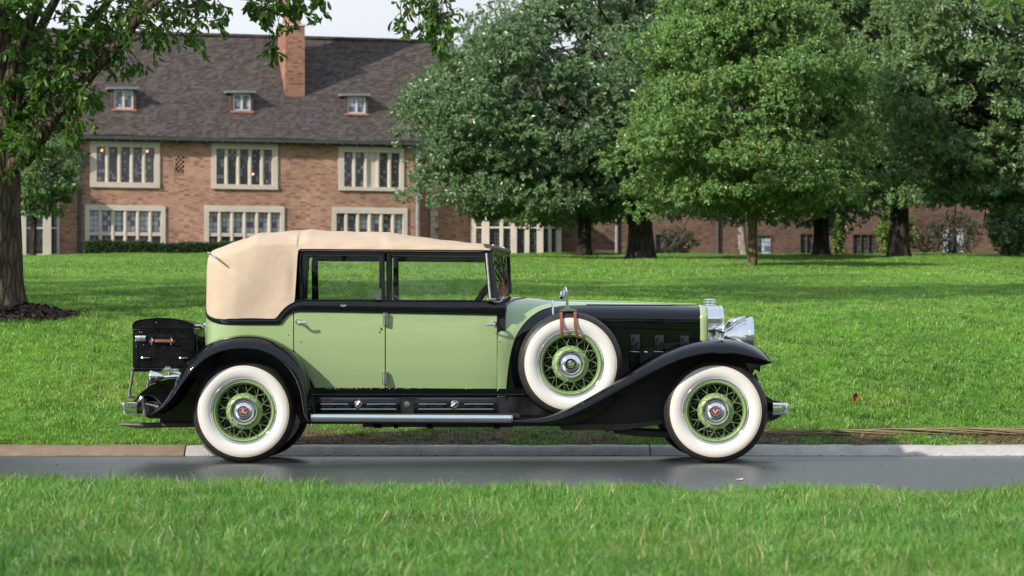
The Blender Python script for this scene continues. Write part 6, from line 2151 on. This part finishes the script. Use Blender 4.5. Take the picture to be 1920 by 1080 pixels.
c = (W(457, 775, .1)[0], YC, .40)
mb.lathe([(.02, -.16), (.12, -.13), (.16, 0), (.12, .13), (.02, .16)], c, 'X', 20)
mb.tube([(W(1343, 775, .1)[0], .2, .36), (W(1343, 775, .1)[0], .45, .31), (W(1343, 775, .1)[0], 1.24, .31), (W(1343, 775, .1)[0], 1.49, .36)], .035, n=10)
mb.build('axle', m_blackdull, car)

# ---- bumpers
def bumper(sign, px_edge, cy):
    """two spring bars that curl back at the ends"""
    mb = MB()
    s = S(.0)
    X1 = (px_edge - XC)*s
    hgt = 23*s
    zc = CAMZ + (YH - cy)*s
    path = []
    n = 40
    rad, hw_ = .075, .915
    side_ = [(X1 - sign*(.055 + .035*q), YC - hw_) for q in (2.2, 1, 0)][0:3]
    arc = [(X1 - sign*(.0 + rad*(1 - math.sin(t)))*.75, YC - hw_ + rad*(1 - math.cos(t))) for t in np.linspace(0.05, math.pi/2, 9)]
    half_ = side_ + arc
    mid_ = [(X1 + sign*.012*math.sin(math.pi*q), YC - hw_ + rad + (2*hw_ - 2*rad)*q) for q in np.linspace(0, 1, 14)[1:-1]]
    path = half_ + mid_ + [(x, 2*YC - y) for x, y in half_[::-1]]
    cn = []
    for k in range(len(path)):
        a, b_ = path[max(0, k-1)], path[min(len(path)-1, k+1)]
        tx2, ty2 = b_[0]-a[0], b_[1]-a[1]; l_ = math.hypot(tx2, ty2)
        cn.append((ty2/l_*sign, -tx2/l_*sign))
    # end curls
    rows = []
    for (x, y), (nx, ny) in zip(path, cn):
        nx, ny = nx*sign, ny*sign
        if nx*sign < 0 and abs(nx) > .5: nx, ny = -nx, -ny
        rows.append([(x + nx*o_, y + ny*o_, zc + h_) for o_, h_ in [(-.012, hgt/2), (0, hgt/2 - .004), (.006, hgt*.25), (.0, 0), (.006, -hgt*.25), (0, -hgt/2 + .004), (-.012, -hgt/2), (-.014, 0)]])
    mb.grid(rows, closev=True)
    mb.add(rows[0], [tuple(range(8))]); mb.add(rows[-1], [tuple(range(8))[::-1]])
    return mb, X1, zc, hgt
mb, X1, zc, hg = bumper(1, 1479, 766.5)
fb = mb.build('front_bumper', m_chrome, car, angle=50)
mb = MB()
for y in (.36, 2*YC - .41):
    mb.box(X1 - .25, X1 - .012, y, y + .05, zc - .03, zc + .045, .006)
    mb.tube([(X1 - .10, y - .015, zc - .06), (X1 - .10, y + .065, zc - .06)], .02, n=10)
mb.build('bumper_bracket', m_blackdull, fb)
mb, X1, zc, hg = bumper(-1, 228, 765)
rb = mb.build('rear_bumper', m_chrome, car, angle=50)
mb = MB()
for y in (.30, 2*YC - .35):
    mb.box(X1 + .012, X1 + .26, y, y + .05, zc - .05, zc + .05, .006)
mb.build('bumper_bracket', m_blackdull, rb)
mb = MB()
mb.tube([W(266, 745, .25), W(268, 753, .25), W(270, 766, .25), W(272, 779, .25)], [.022, .017, .017, .02], n=12)
mb.tube([W(266, 743, .25), W(266, 748, .25)], [.020, .026], n=12)
mb.tube([W(272, 758, .3), W(285, 760, .3), W(300, 764, .3)], .012, n=8)
both(mb, 'shackle', m_dullchrome)

# ---- rear apron over the fuel tank, tail lamp, exhaust
prof = spline([(251, 752), (258, 741), (268, 731), (283, 719), (300, 711.5), (320, 708.5), (352, 707), (372, 707)], 24)
P = []
for p in prof:
    row = []
    for u in np.linspace(-1, 1, 19):
        y = YC + u*.56
        q = W(p[0], p[1], .35)
        row.append((q[0] + .03*abs(u)**3, y, q[2] - .045*abs(u)**4))
    P.append(row)
ra = MB().grid(P).build('rear_apron', m_black, car, angle=70)
mb = MB()
mb.plate([(251, 753), (258, 742.5), (268, 733), (283, 722), (300, 714.5), (320, 711), (352, 709), (372, 709), (372, 785), (345, 787), (309, 779), (296, 775), (300, 757), (292, 746), (280, 742), (268, 743), (258, 748)], .30, .02)
mb.tube([W(p[0], p[1], .296) for p in spline([(251.5, 752), (262, 745), (275, 741), (288, 744), (298, 752), (304, 760)], 20)], .007, n=8)
both(mb, 'tank_side', m_black, smooth=False)
mb = MB()
A, B = W(268, 745, .4), W(372, 785, .4)
mb.box(A[0], B[0], .40, 2*YC - .40, B[2], A[2] - .01, .05)
mb.build('fuel_tank', m_blackdull, car)
for side in (0, 1):
    c = W(283.5, 706.5, .22)
    mb = MB()
    mb.lathe([(.001, -.020), (.044, -.018), (.055, -.010), (.058, .0), (.056, .010), (.052, .016), (.045, .05), (.030, .075), (.022, .095), (.001, .10)], c, 'X', 28)
    if side: mb = mb.mirrored(YC)
    tl_ = mb.build('tail_lamp', m_chrome, car, angle=40)
    mb = MB(); mb.lathe([(.046, -.0185), (.03, -.026), (.001, -.029)], c, 'X', 24)
    mb.lathe([(.001, -.006), (.009, -.004), (.012, 0)], (c[0] + .05, c[1] - .046, c[2] - .012), 'Y', 16)
    if side: mb = mb.mirrored(YC)
    mb.build('lens', m_red, tl_)
    mb = MB()
    mb.tube([W(302, 707, .23), W(312, 707, .25), W(333, 705.5, .27), W(345, 703, .29)], [.016, .014, .013, .02], n=10)
    if side: mb = mb.mirrored(YC)
    mb.build('lamp_arm', m_chrome, tl_)
    mb = MB()
    mb.tube([W(249.5, 693, .32), W(247, 712, .32), W(243, 735, .32), (W(242, 743, .32))], .0115, n=10)
    for q, r in [((249.5, 692), .017), ((242.5, 743), .016)]:
        mb.lathe([(.001, -.022), (r*.8, -.02), (r, -.008), (r, .02)], W(q[0], q[1], .32), 'Y', 16)
    mb.tube([W(242.5, 743, .32), W(254, 743.5, .34)], .010, n=8)
    if side: mb = mb.mirrored(YC)
    mb.build('rack_stay', m_dullchrome, car)
mb = MB()
A, B = W(249, 692, .36), W(372, 697, .36)
mb.box(A[0], B[0], .36, 2*YC - .36, B[2], A[2], .003)
mb.tube([W(249.5, 692, .34), W(350, 693, .34)], .006, n=6)
mb.build('luggage_rack', m_black, car)
mb = MB()
mb.plate([(303, 694), (308, 690), (311, 686.8), (318, 686.8), (322, 691), (335, 692), (335, 697), (325, 697.5), (321, 701), (317, 698), (305, 697)], .325, .02)
for q in [(311, 692.5), (316, 692.5), (328, 694.5)]:
    mb.lathe([(.001, -.012), (.008, -.010), (.010, 0)], W(q[0], q[1], .325), 'Y', 12)
both(mb, 'rack_clamp', m_chrome)
for side in (0, 1):
    mb = MB()
    if side: continue
    mb.tube([W(222, 795.3, .34), W(232, 796, .34), W(250, 797, .34), W(264, 797.2, .34)], [.004, .012, .0215, .0225], n=14)
    if side: mb = mb.mirrored(YC)
    tp = mb.build('exhaust_tip', M('sooty_bare_steel', (0.30, 0.27, 0.24), 0.4, metal=.9, var=(25, (0.16, 0.13, 0.11), .2)), car)
    mb = MB()
    mb.tube([W(264, 797.2, .34), W(300, 797, .34), W(340, 796.2, .35), W(380, 795.5, .36), W(460, 797, .4)], .0215, n=14)
    mb.tube([W(266, 797.2, .34), W(271, 797.2, .34)], .0245, n=14)
    if side: mb = mb.mirrored(YC)
    mb.build('exhaust_pipe', m_frame, car)

# ---- touring trunk on the rack
TY0, TY1 = .395, 2*YC - .395
low = [(248.5, 691), (248.5, 618), (362.5, 618), (362.5, 691)]
mb = MB(); mb.prism([W(p[0], p[1], TY0) for p in low], (0, TY1 - TY0, 0))
bm = bmesh.new(); vs = [bm.verts.new(p) for p in mb.v]
for f_ in mb.f: bm.faces.new([vs[i] for i in f_])
bmesh.ops.bevel(bm, geom=bm.edges[:], offset=.008, segments=3, affect='EDGES', profile=.5)
mb = MB(); mb.from_bm(bm)
tk = mb.build('touring_trunk', m_trunk, car, angle=40)
lid = [(248, 617.2)] + [tuple(p) for p in spline([(248, 612), (249.5, 606.5), (254, 602), (262, 599.6), (280, 597), (301, 595.8), (322, 596.8), (340, 599.8), (353, 603.2), (360, 607.5), (363, 613)], 26)] + [(363, 617.2)]
mb = MB(); mb.prism([W(p[0], p[1], TY0 - .004) for p in lid], (0, TY1 - TY0 + .008, 0))
tlid = mb.build('trunk_lid', m_trunk, tk, angle=40)
mb = MB()
for py in (615.6, 619.8):
    mb.tube([W(x, py, TY0 - .005) for x in (248.5, 300, 362.5)], .004, n=6)
mb.tube([W(p[0], p[1] + .9, TY0 - .005) for p in lid[1:-1]], .0045, n=6)
for x in (259, 358.5):
    mb.tube([W(x, 621, TY0 - .003), W(x, 689, TY0 - .003)], .003, n=6)
mb.tube([W(260, 623.5, TY0 - .003), W(357, 624, TY0 - .003)], .003, n=6)
mb.tube([W(362.8, y, TY0) for y in (620, 655, 690)], .004, n=6)
mb.build('trunk_beading', m_trunk, tk)
mb = MB()
A, B = W(253.5, 629, TY0), W(274, 640, TY0)
mb.box(A[0], B[0], TY0 - .018, TY0 + .002, B[2], A[2], .006)
c = W(263.5, 634.5, TY0 - .02)
mb.box(c[0] - .022, c[0] + .022, c[1] - .008, c[1] + .002, c[2] - .016, c[2] + .016, .004)
mb.lathe([(.001, -.014), (.012, -.012), (.014, 0)], (c[0] + .028, c[1], c[2]), 'Y', 16)
mb.lathe([(.001, -.012), (.008, -.010), (.010, 0)], (c[0] - .032, c[1], c[2]), 'Y', 16)
mb.build('trunk_lock', m_chrome, tk)
mb = MB()
def strapP(pts, Y, w, th):
    rows = []
    for i, p in enumerate(pts):
        q = W(p[0], p[1], Y[i] if hasattr(Y, '__len__') else Y)
        rows.append([(q[0], q[1], q[2] + w/2), (q[0], q[1] - th, q[2] + w/2*.7), (q[0], q[1] - th, q[2] - w/2*.7), (q[0], q[1], q[2] - w/2)])
    return rows
mb.grid(strapP([(281, 641), (283, 640), (287, 639.4), (300, 639.2), (320, 639.6), (324, 639.8)], [TY0 - .004, TY0 - .014, TY0 - .024, TY0 - .034, TY0 - .024, TY0 - .01], .026, .006), closev=True)
mb.plate([(321.5, 636.3), (326, 637), (329.3, 639.8), (326, 642.8), (321.5, 643.5)], TY0 - .010, .008)
mb.build('trunk_handle', m_leather, tk)
mb = MB()
for px in (285.5, 322):
    for dz in (-1, 1):
        mb.lathe([(.001, -.018), (.008, -.016), (.010, 0)], W(px, 639.7 + dz*5, TY0), 'Y', 12)
    mb.tube(spline([W(px, 633.8, TY0 - .004), W(px, 636, TY0 - .036), W(px, 639.7, TY0 - .042), W(px, 643, TY0 - .036), W(px, 645.6, TY0 - .004)], 12), .0075, n=8)
mb.build('handle_loop', m_chrome, tk)
for x0, x1, y in [(266, 279.5, 671), (337.5, 351, 671.3)]:
    mb = MB()
    mb.tube([W(x0, y, TY0 - .004), W(x0 + 1, y, TY0 - .016), W(x0 + 2, y, TY0 - .020), W(x1 - 2, y, TY0 - .020), W(x1 - 1, y, TY0 - .016), W(x1, y, TY0 - .004)], [.008, .009, .0055, .0055, .009, .008], n=8)
    mb.build('trunk_clip', m_dullchrome, tk)
mb = MB()
for q in [(293.5, 605), (269.5, 647), (255.8, 649.5), (262, 622.5), (266, 623), (370, 612)]:
    mb.lathe([(.001, -.008), (.004, -.006), (.005, 0)], W(q[0], q[1], TY0 - .002), 'Y', 10)
mb.build('rivets', m_dullchrome, tk)
# straps and clips on the face that looks forward, and its stays to the body
X = W(362.5, 640, TY0)[0]
mb = MB()
for Y in (.55, .78, .95, 1.15):
    mb.box(X, X + .010, Y, Y + .035, .86, 1.02, .002)
    mb.box(X, X + .014, Y - .02, Y + .055, .955, .985, .002)
mb.build('trunk_catch', m_blackdull, tk)
mb = MB()
mb.tube([(X + .0, .40, 1.105), (X + .05, .50, 1.10), (W(385, 612, .5)[0], .52, 1.085)], .012, n=8)
mb.lathe([(.001, -.03), (.016, -.026), (.02, 0), (.02, .02)], (W(384.5, 610, .45)[0], .45, CAMZ + 75*S(.45)), 'Y', 16)
mb.tube([(W(385, 612, .42)[0], .42, 1.085), (W(386, 640, .42)[0] + .01, .40, .93), (W(389, 655, .42)[0], .40, .86)], .010, n=8)
both(mb, 'trunk_stay', m_chrome)

# ---- wheels
def wheel_parts(root, emblem=True, text=False, seed=0):
    mb = MB()
    half = [(.255, -.058), (.262, -.072), (.285, -.089), (.31, -.0955), (.335, -.096), (.358, -.090), (.378, -.080), (.393, -.067), (.4035, -.052), (.4085, -.040), (.4115, -.030), (.4075, -.028),
            (.4075, -.023), (.413, -.021), (.4135, -.010), (.409, -.008), (.409, -.003), (.414, -.001)]
    full = half + [(r, -h) for r, h in half[::-1]]
    mb.lathe(full, (0, 0, 0), 'Y', 120)
    # sidewall ribs
    for r, h in [(.372, -.0845), (.385, -.0745)]:
        mb.tube([(math.cos(a)*r, h, math.sin(a)*r) for a in np.linspace(0, 2*math.pi, 97)], .0016, n=5, caps=False)
    ty = mb.build('tyre', m_rubber, root, angle=50)
    for sgn in (-1, 1):
        MB().lathe([(.259, sgn*.066), (.264, sgn*.0765), (.285, sgn*.0912), (.31, sgn*.0978), (.335, sgn*.0984), (.355, sgn*.0932), (.3625, sgn*.089), (.364, sgn*.086)], (0, 0, 0), 'Y', 120).build('whitewall', m_white, root, angle=60)
    mb = MB()
    mb.tube([(math.cos(a)*.3635, -.0884, math.sin(a)*.3635) for a in np.linspace(0, 2*math.pi, 121)], .0022, n=6, caps=False)
    mb.tube([(math.cos(a)*.352, -.0943, math.sin(a)*.352) for a in np.linspace(0, 2*math.pi, 121)], .0011, n=5, caps=False)
    mb.build('whitewall_edge', m_wwline, root)
    MB().lathe([(.266, -.074), (.265, -.080), (.260, -.082), (.253, -.078), (.247, -.070), (.2435, -.062), (.242, -.058)], (0, 0, 0), 'Y', 96).build('trim_ring', m_chrome, root, angle=60)
    MB().lathe([(.243, -.056), (.241, -.0645), (.236, -.067), (.230, -.065), (.2265, -.058), (.2255, -.048), (.222, -.03), (.214, -.005), (.214, .03), (.225, .05), (.243, .058), (.25, .058)], (0, 0, 0), 'Y', 96).build('rim', m_green_wheel, root, angle=60)
    MB().lathe([(.075, -.052), (.100, -.050), (.122, -.043), (.138, -.030), (.146, -.012), (.147, .012), (.140, .03), (.08, .034)], (0, 0, 0), 'Y', 64).build('hub', m_green_wheel, root, angle=60)
    MB().lathe([(.172, .062), (.172, .068), (.168, .072), (.165, .11), (.05, .11)], (0, 0, 0), 'Y', 56).build('brake_drum', m_green_wheel, root, angle=40)
    mb = MB(); mb.lathe([(.001, .095), (.205, .095)], (0, 0, 0), 'Y', 40)
    for k in range(10):
        a = k*2*math.pi/10 + .2
        mb.lathe([(.001, -.012), (.011, -.010), (.014, .0)], (.185*math.cos(a), .093, .185*math.sin(a)), 'Y', 10)
    mb.build('backing_plate', m_blackdull, root, angle=40)  # dark paint here stands in for the shade behind the spokes
    # laced wire spokes: outer rows cross over the hub, inner rows behind
    rr = random.Random(seed)
    protos = {}
    def spoke(kind, a):
        r0, y0, r1, y1, da = {'ol': (.104, -.050, .224, -.030, .50), 'or': (.104, -.048, .224, -.024, -.50), 'il': (.135, .026, .216, -.004, .42), 'ir': (.135, .026, .216, .002, -.42)}[kind]
        if kind not in protos:
            p = (r0, y0, 0.0); q = (r1*math.cos(da), y1, r1*math.sin(da))
            m = MB(); m.tube([p, lerp(p, q, .5), q], .0017, n=6)
            ob = m.build('spoke', m_spoke, root)
            protos[kind] = ob
        else:
            ob = protos[kind].copy(); COL.objects.link(ob); ob.parent = root
        ob.rotation_euler = (0, -a, 0)
    for k in range(12):
        a = k*2*math.pi/12
        spoke('ol', a); spoke('or', a + .17); spoke('il', a + .26); spoke('ir', a + .04)
    MB().lathe([(.109, -.045), (.110, -.060), (.1065, -.070), (.100, -.075), (.093, -.0735), (.090, -.071), (.0865, -.074), (.080, -.086), (.068, -.098), (.052, -.106), (.043, -.108)], (0, 0, 0), 'Y', 64).build('hubcap', m_chrome, root, angle=35)
    mb = MB(); mb.lathe([(.0885, -.0722), (.0915, -.0732)], (0, 0, 0), 'Y', 64); mb.lathe([(.0955, -.0752), (.0975, -.0758)], (0, 0, 0), 'Y', 64)
    mb.build('cap_ring', m_black, root)
    if emblem:
        MB().lathe([(.0435, -.104), (.0435, -.114), (.040, -.117), (.0335, -.117), (.0325, -.114)], (0, 0, 0), 'Y', 8).build('cap_nut', m_chrome, root, smooth=False)
        MB().lathe([(.0335, -.1150), (.0275, -.1158)], (0, 0, 0), 'Y', 32).build('badge_rim', m_chrome, root)
        MB().lathe([(.0275, -.1156), (.001, -.1163)], (0, 0, 0), 'Y', 32).build('badge', m_red, root)
        mb = MB()
        th = R(rr.uniform(-40, 30)) if seed != 1 else R(-62)
        def P2(x, z):
            x, z = x*.84, z*.84
            return (x*math.cos(th) - z*math.sin(th), -.1163, x*math.sin(th) + z*math.cos(th))
        for poly in [[(-.026, .018), (-.016, .020), (-.001, -.018), (-.003, -.026)], [(.030, .022), (.022, .022), (-.003, -.026), (.002, -.020)]]:
            mb.prism([P2(*q) for q in poly], (0, -.0018, 0))
        for q in [(-.006, .010), (.002, .008), (.008, .012)]:
            mb.prism([P2(q[0] + dx, q[1] + dz) for dx, dz in [(0, 0), (.005, .001), (.004, -.011), (.001, -.012)]], (0, -.0016, 0))
        mb.build('emblem', m_silver, root, smooth=False)
    else:
        MB().lathe([(.043, -.108), (.040, -.112), (.034, -.110), (.033, -.106)], (0, 0, 0), 'Y', 40).build('cap_ring', m_black, root)
        MB().lathe([(.031, -.106), (.031, -.116), (.028, -.121), (.012, -.122), (.010, -.119), (.001, -.119)], (0, 0, 0), 'Y', 32).build('cap_nut', m_chrome, root, angle=30)
    if text:
        mb = MB()
        word = '7.00-19  CLASSIC'
        step = .052
        for i, ch in enumerate(word):
            if ch == ' ': continue
            v, f = text_mesh(ch, .026, .001)
            a = -math.pi/2 + .48 - i*step            # reads clockwise with its tops outward
            for_ = (math.cos(a), math.sin(a)); tan_ = (math.sin(a), -math.cos(a))
            mb.add([((.3845 + p[1])*for_[0] + p[0]*tan_[0], -.0752 + (p[1])*.72 - p[2] - .0012, (.3845 + p[1])*for_[1] + p[0]*tan_[1]) for p in v], f)
        mb.build('tyre_lettering', m_tyretext, root, smooth=False, fix=False)
    # valve stem
    mb = MB(); a = R(-62)
    mb.tube([(math.cos(a)*.232, -.05, math.sin(a)*.232), (math.cos(a)*.222, -.07, math.sin(a)*.222), (math.cos(a)*.216, -.078, math.sin(a)*.216)], .0042, n=8)
    mb.build('valve', m_dullchrome, root)
def wheel(name, loc, rot=(0, 0, 0), **kw):
    w = bpy.data.objects.new(name, None); COL.objects.link(w)
    w.parent = car
    w.location = Vector(loc) - car.location
    w.rotation_euler = rot
    ORIGIN[w.name] = Vector()
    wheel_parts(w, **kw)
    return w
def copy_wheel(src, loc, rot):
    w = src.copy(); COL.objects.link(w); w.location = Vector(loc) - car.location; w.rotation_euler = rot
    for ch in src.children:
        c_ = ch.copy(); COL.objects.link(c_); c_.parent = w
    return w
xr, xf = W(457.2, 773, .05)[0], W(1342.8, 773, .05)[0]
RW = .4132
w1 = wheel('wheel', (xr, .098, RW), seed=1)
w2 = wheel('wheel', (xf, .098, RW), rot=(0, R(24), R(-4.5)), seed=2, text=True)
copy_wheel(w1, (xr, 2*YC - .098, RW), (0, R(50), R(180)))
copy_wheel(w1, (xf, 2*YC - .098, RW), (0, R(80), R(175.5)))
ws_ = wheel('spare_wheel', (W(1069.6, 682.6, .14)[0], .150, CAMZ + (YH - 682.6)*S(.14)), rot=(0, R(10), 0), seed=3, emblem=False)
ws_.scale = (1.012, 1, 1.012)
copy_wheel(ws_, (W(1069.6, 682.6, .14)[0], 2*YC - .150, CAMZ + (YH - 682.6)*S(.14)), (0, 0, R(180)))
# undo the text's own turn on the front wheel so that it sits at the bottom
# ---- spare wheel straps and the mirror clamped on top
for side in (0, 1):
    mb = MB()
    for x0, x1 in [(1052.3, 1054), (1078.3, 1082)]:
        pts = [(x0, 581.5, .17), (x0, 583.5, .10), (x0 + .1, 589, .066), (x0 + .2, 600, .044), (x0 + .5, 612, .036), (x0 + (x1-x0)*.7, 622, .040), (x1, 632, .058)]
        Q = spline([W(p[0], p[1], p[2]) for p in pts], 20)
        rows = []
        for q in Q:
            rows.append([(q[0] - .0125, q[1], q[2]), (q[0] - .010, q[1] - .006, q[2]), (q[0] + .010, q[1] - .006, q[2]), (q[0] + .0125, q[1], q[2])])
        mb.grid(rows, closev=True)
    if side: mb = mb.mirrored(YC)
    mb.build('spare_strap', m_leather, car, angle=60)
    mb = MB()
    mb.plate([(1048.5, 582.5), (1051, 580), (1056, 579.5), (1060, 576), (1061, 573.5), (1066, 573.5), (1067, 576), (1072, 579), (1078, 579), (1080, 581), (1078, 583), (1066, 582), (1054, 583.5)], .075, .13)
    mb.tube([W(1063.3, 576, .13), W(1062.8, 562, .13), W(1061.5, 549, .13)], [.009, .008, .0105], n=10)
    mb.plate([(1060.5, 548), (1065.2, 548.5), (1066, 573), (1061.5, 574)], .115, .035)
    if side: mb = mb.mirrored(YC)
    mt = mb.build('mirror_stand', m_chrome, car, angle=40)
    # round mirror seen almost edge on
    c = Vector(W(1057.5, 547, .20))
    nrm = Vector((-.96, -.22, .12)).normalized(); ux = nrm.orthogonal().normalized(); uy = nrm.cross(ux)
    rows = []
    for r, h in [(.001, .0), (.034, -.002), (.040, -.004), (.041, .004), (.036, .016), (.02, .026), (.001, .03)]:
        rows.append([tuple(c - nrm*h + (ux*math.cos(a) + uy*math.sin(a))*r) for a in np.linspace(0, 2*math.pi, 28, endpoint=False)])
    mb = MB().grid(rows, closev=True)
    mb.tube([W(1055.3, 538.5, .13), W(1056.5, 546, .13), W(1058.5, 550.5, .13), W(1062, 553, .13)], .0065, n=8)
    if side: mb = mb.mirrored(YC)
    mb.build('mirror', m_chrome, mt, angle=40)
mb = MB(); mb.tube([W(1048.6, 563.5, YC), W(1048.4, 557, YC), W(1048, 553, YC)], [.007, .006, .005], n=8)
mb.build('bonnet_peg', m_chrome, car)
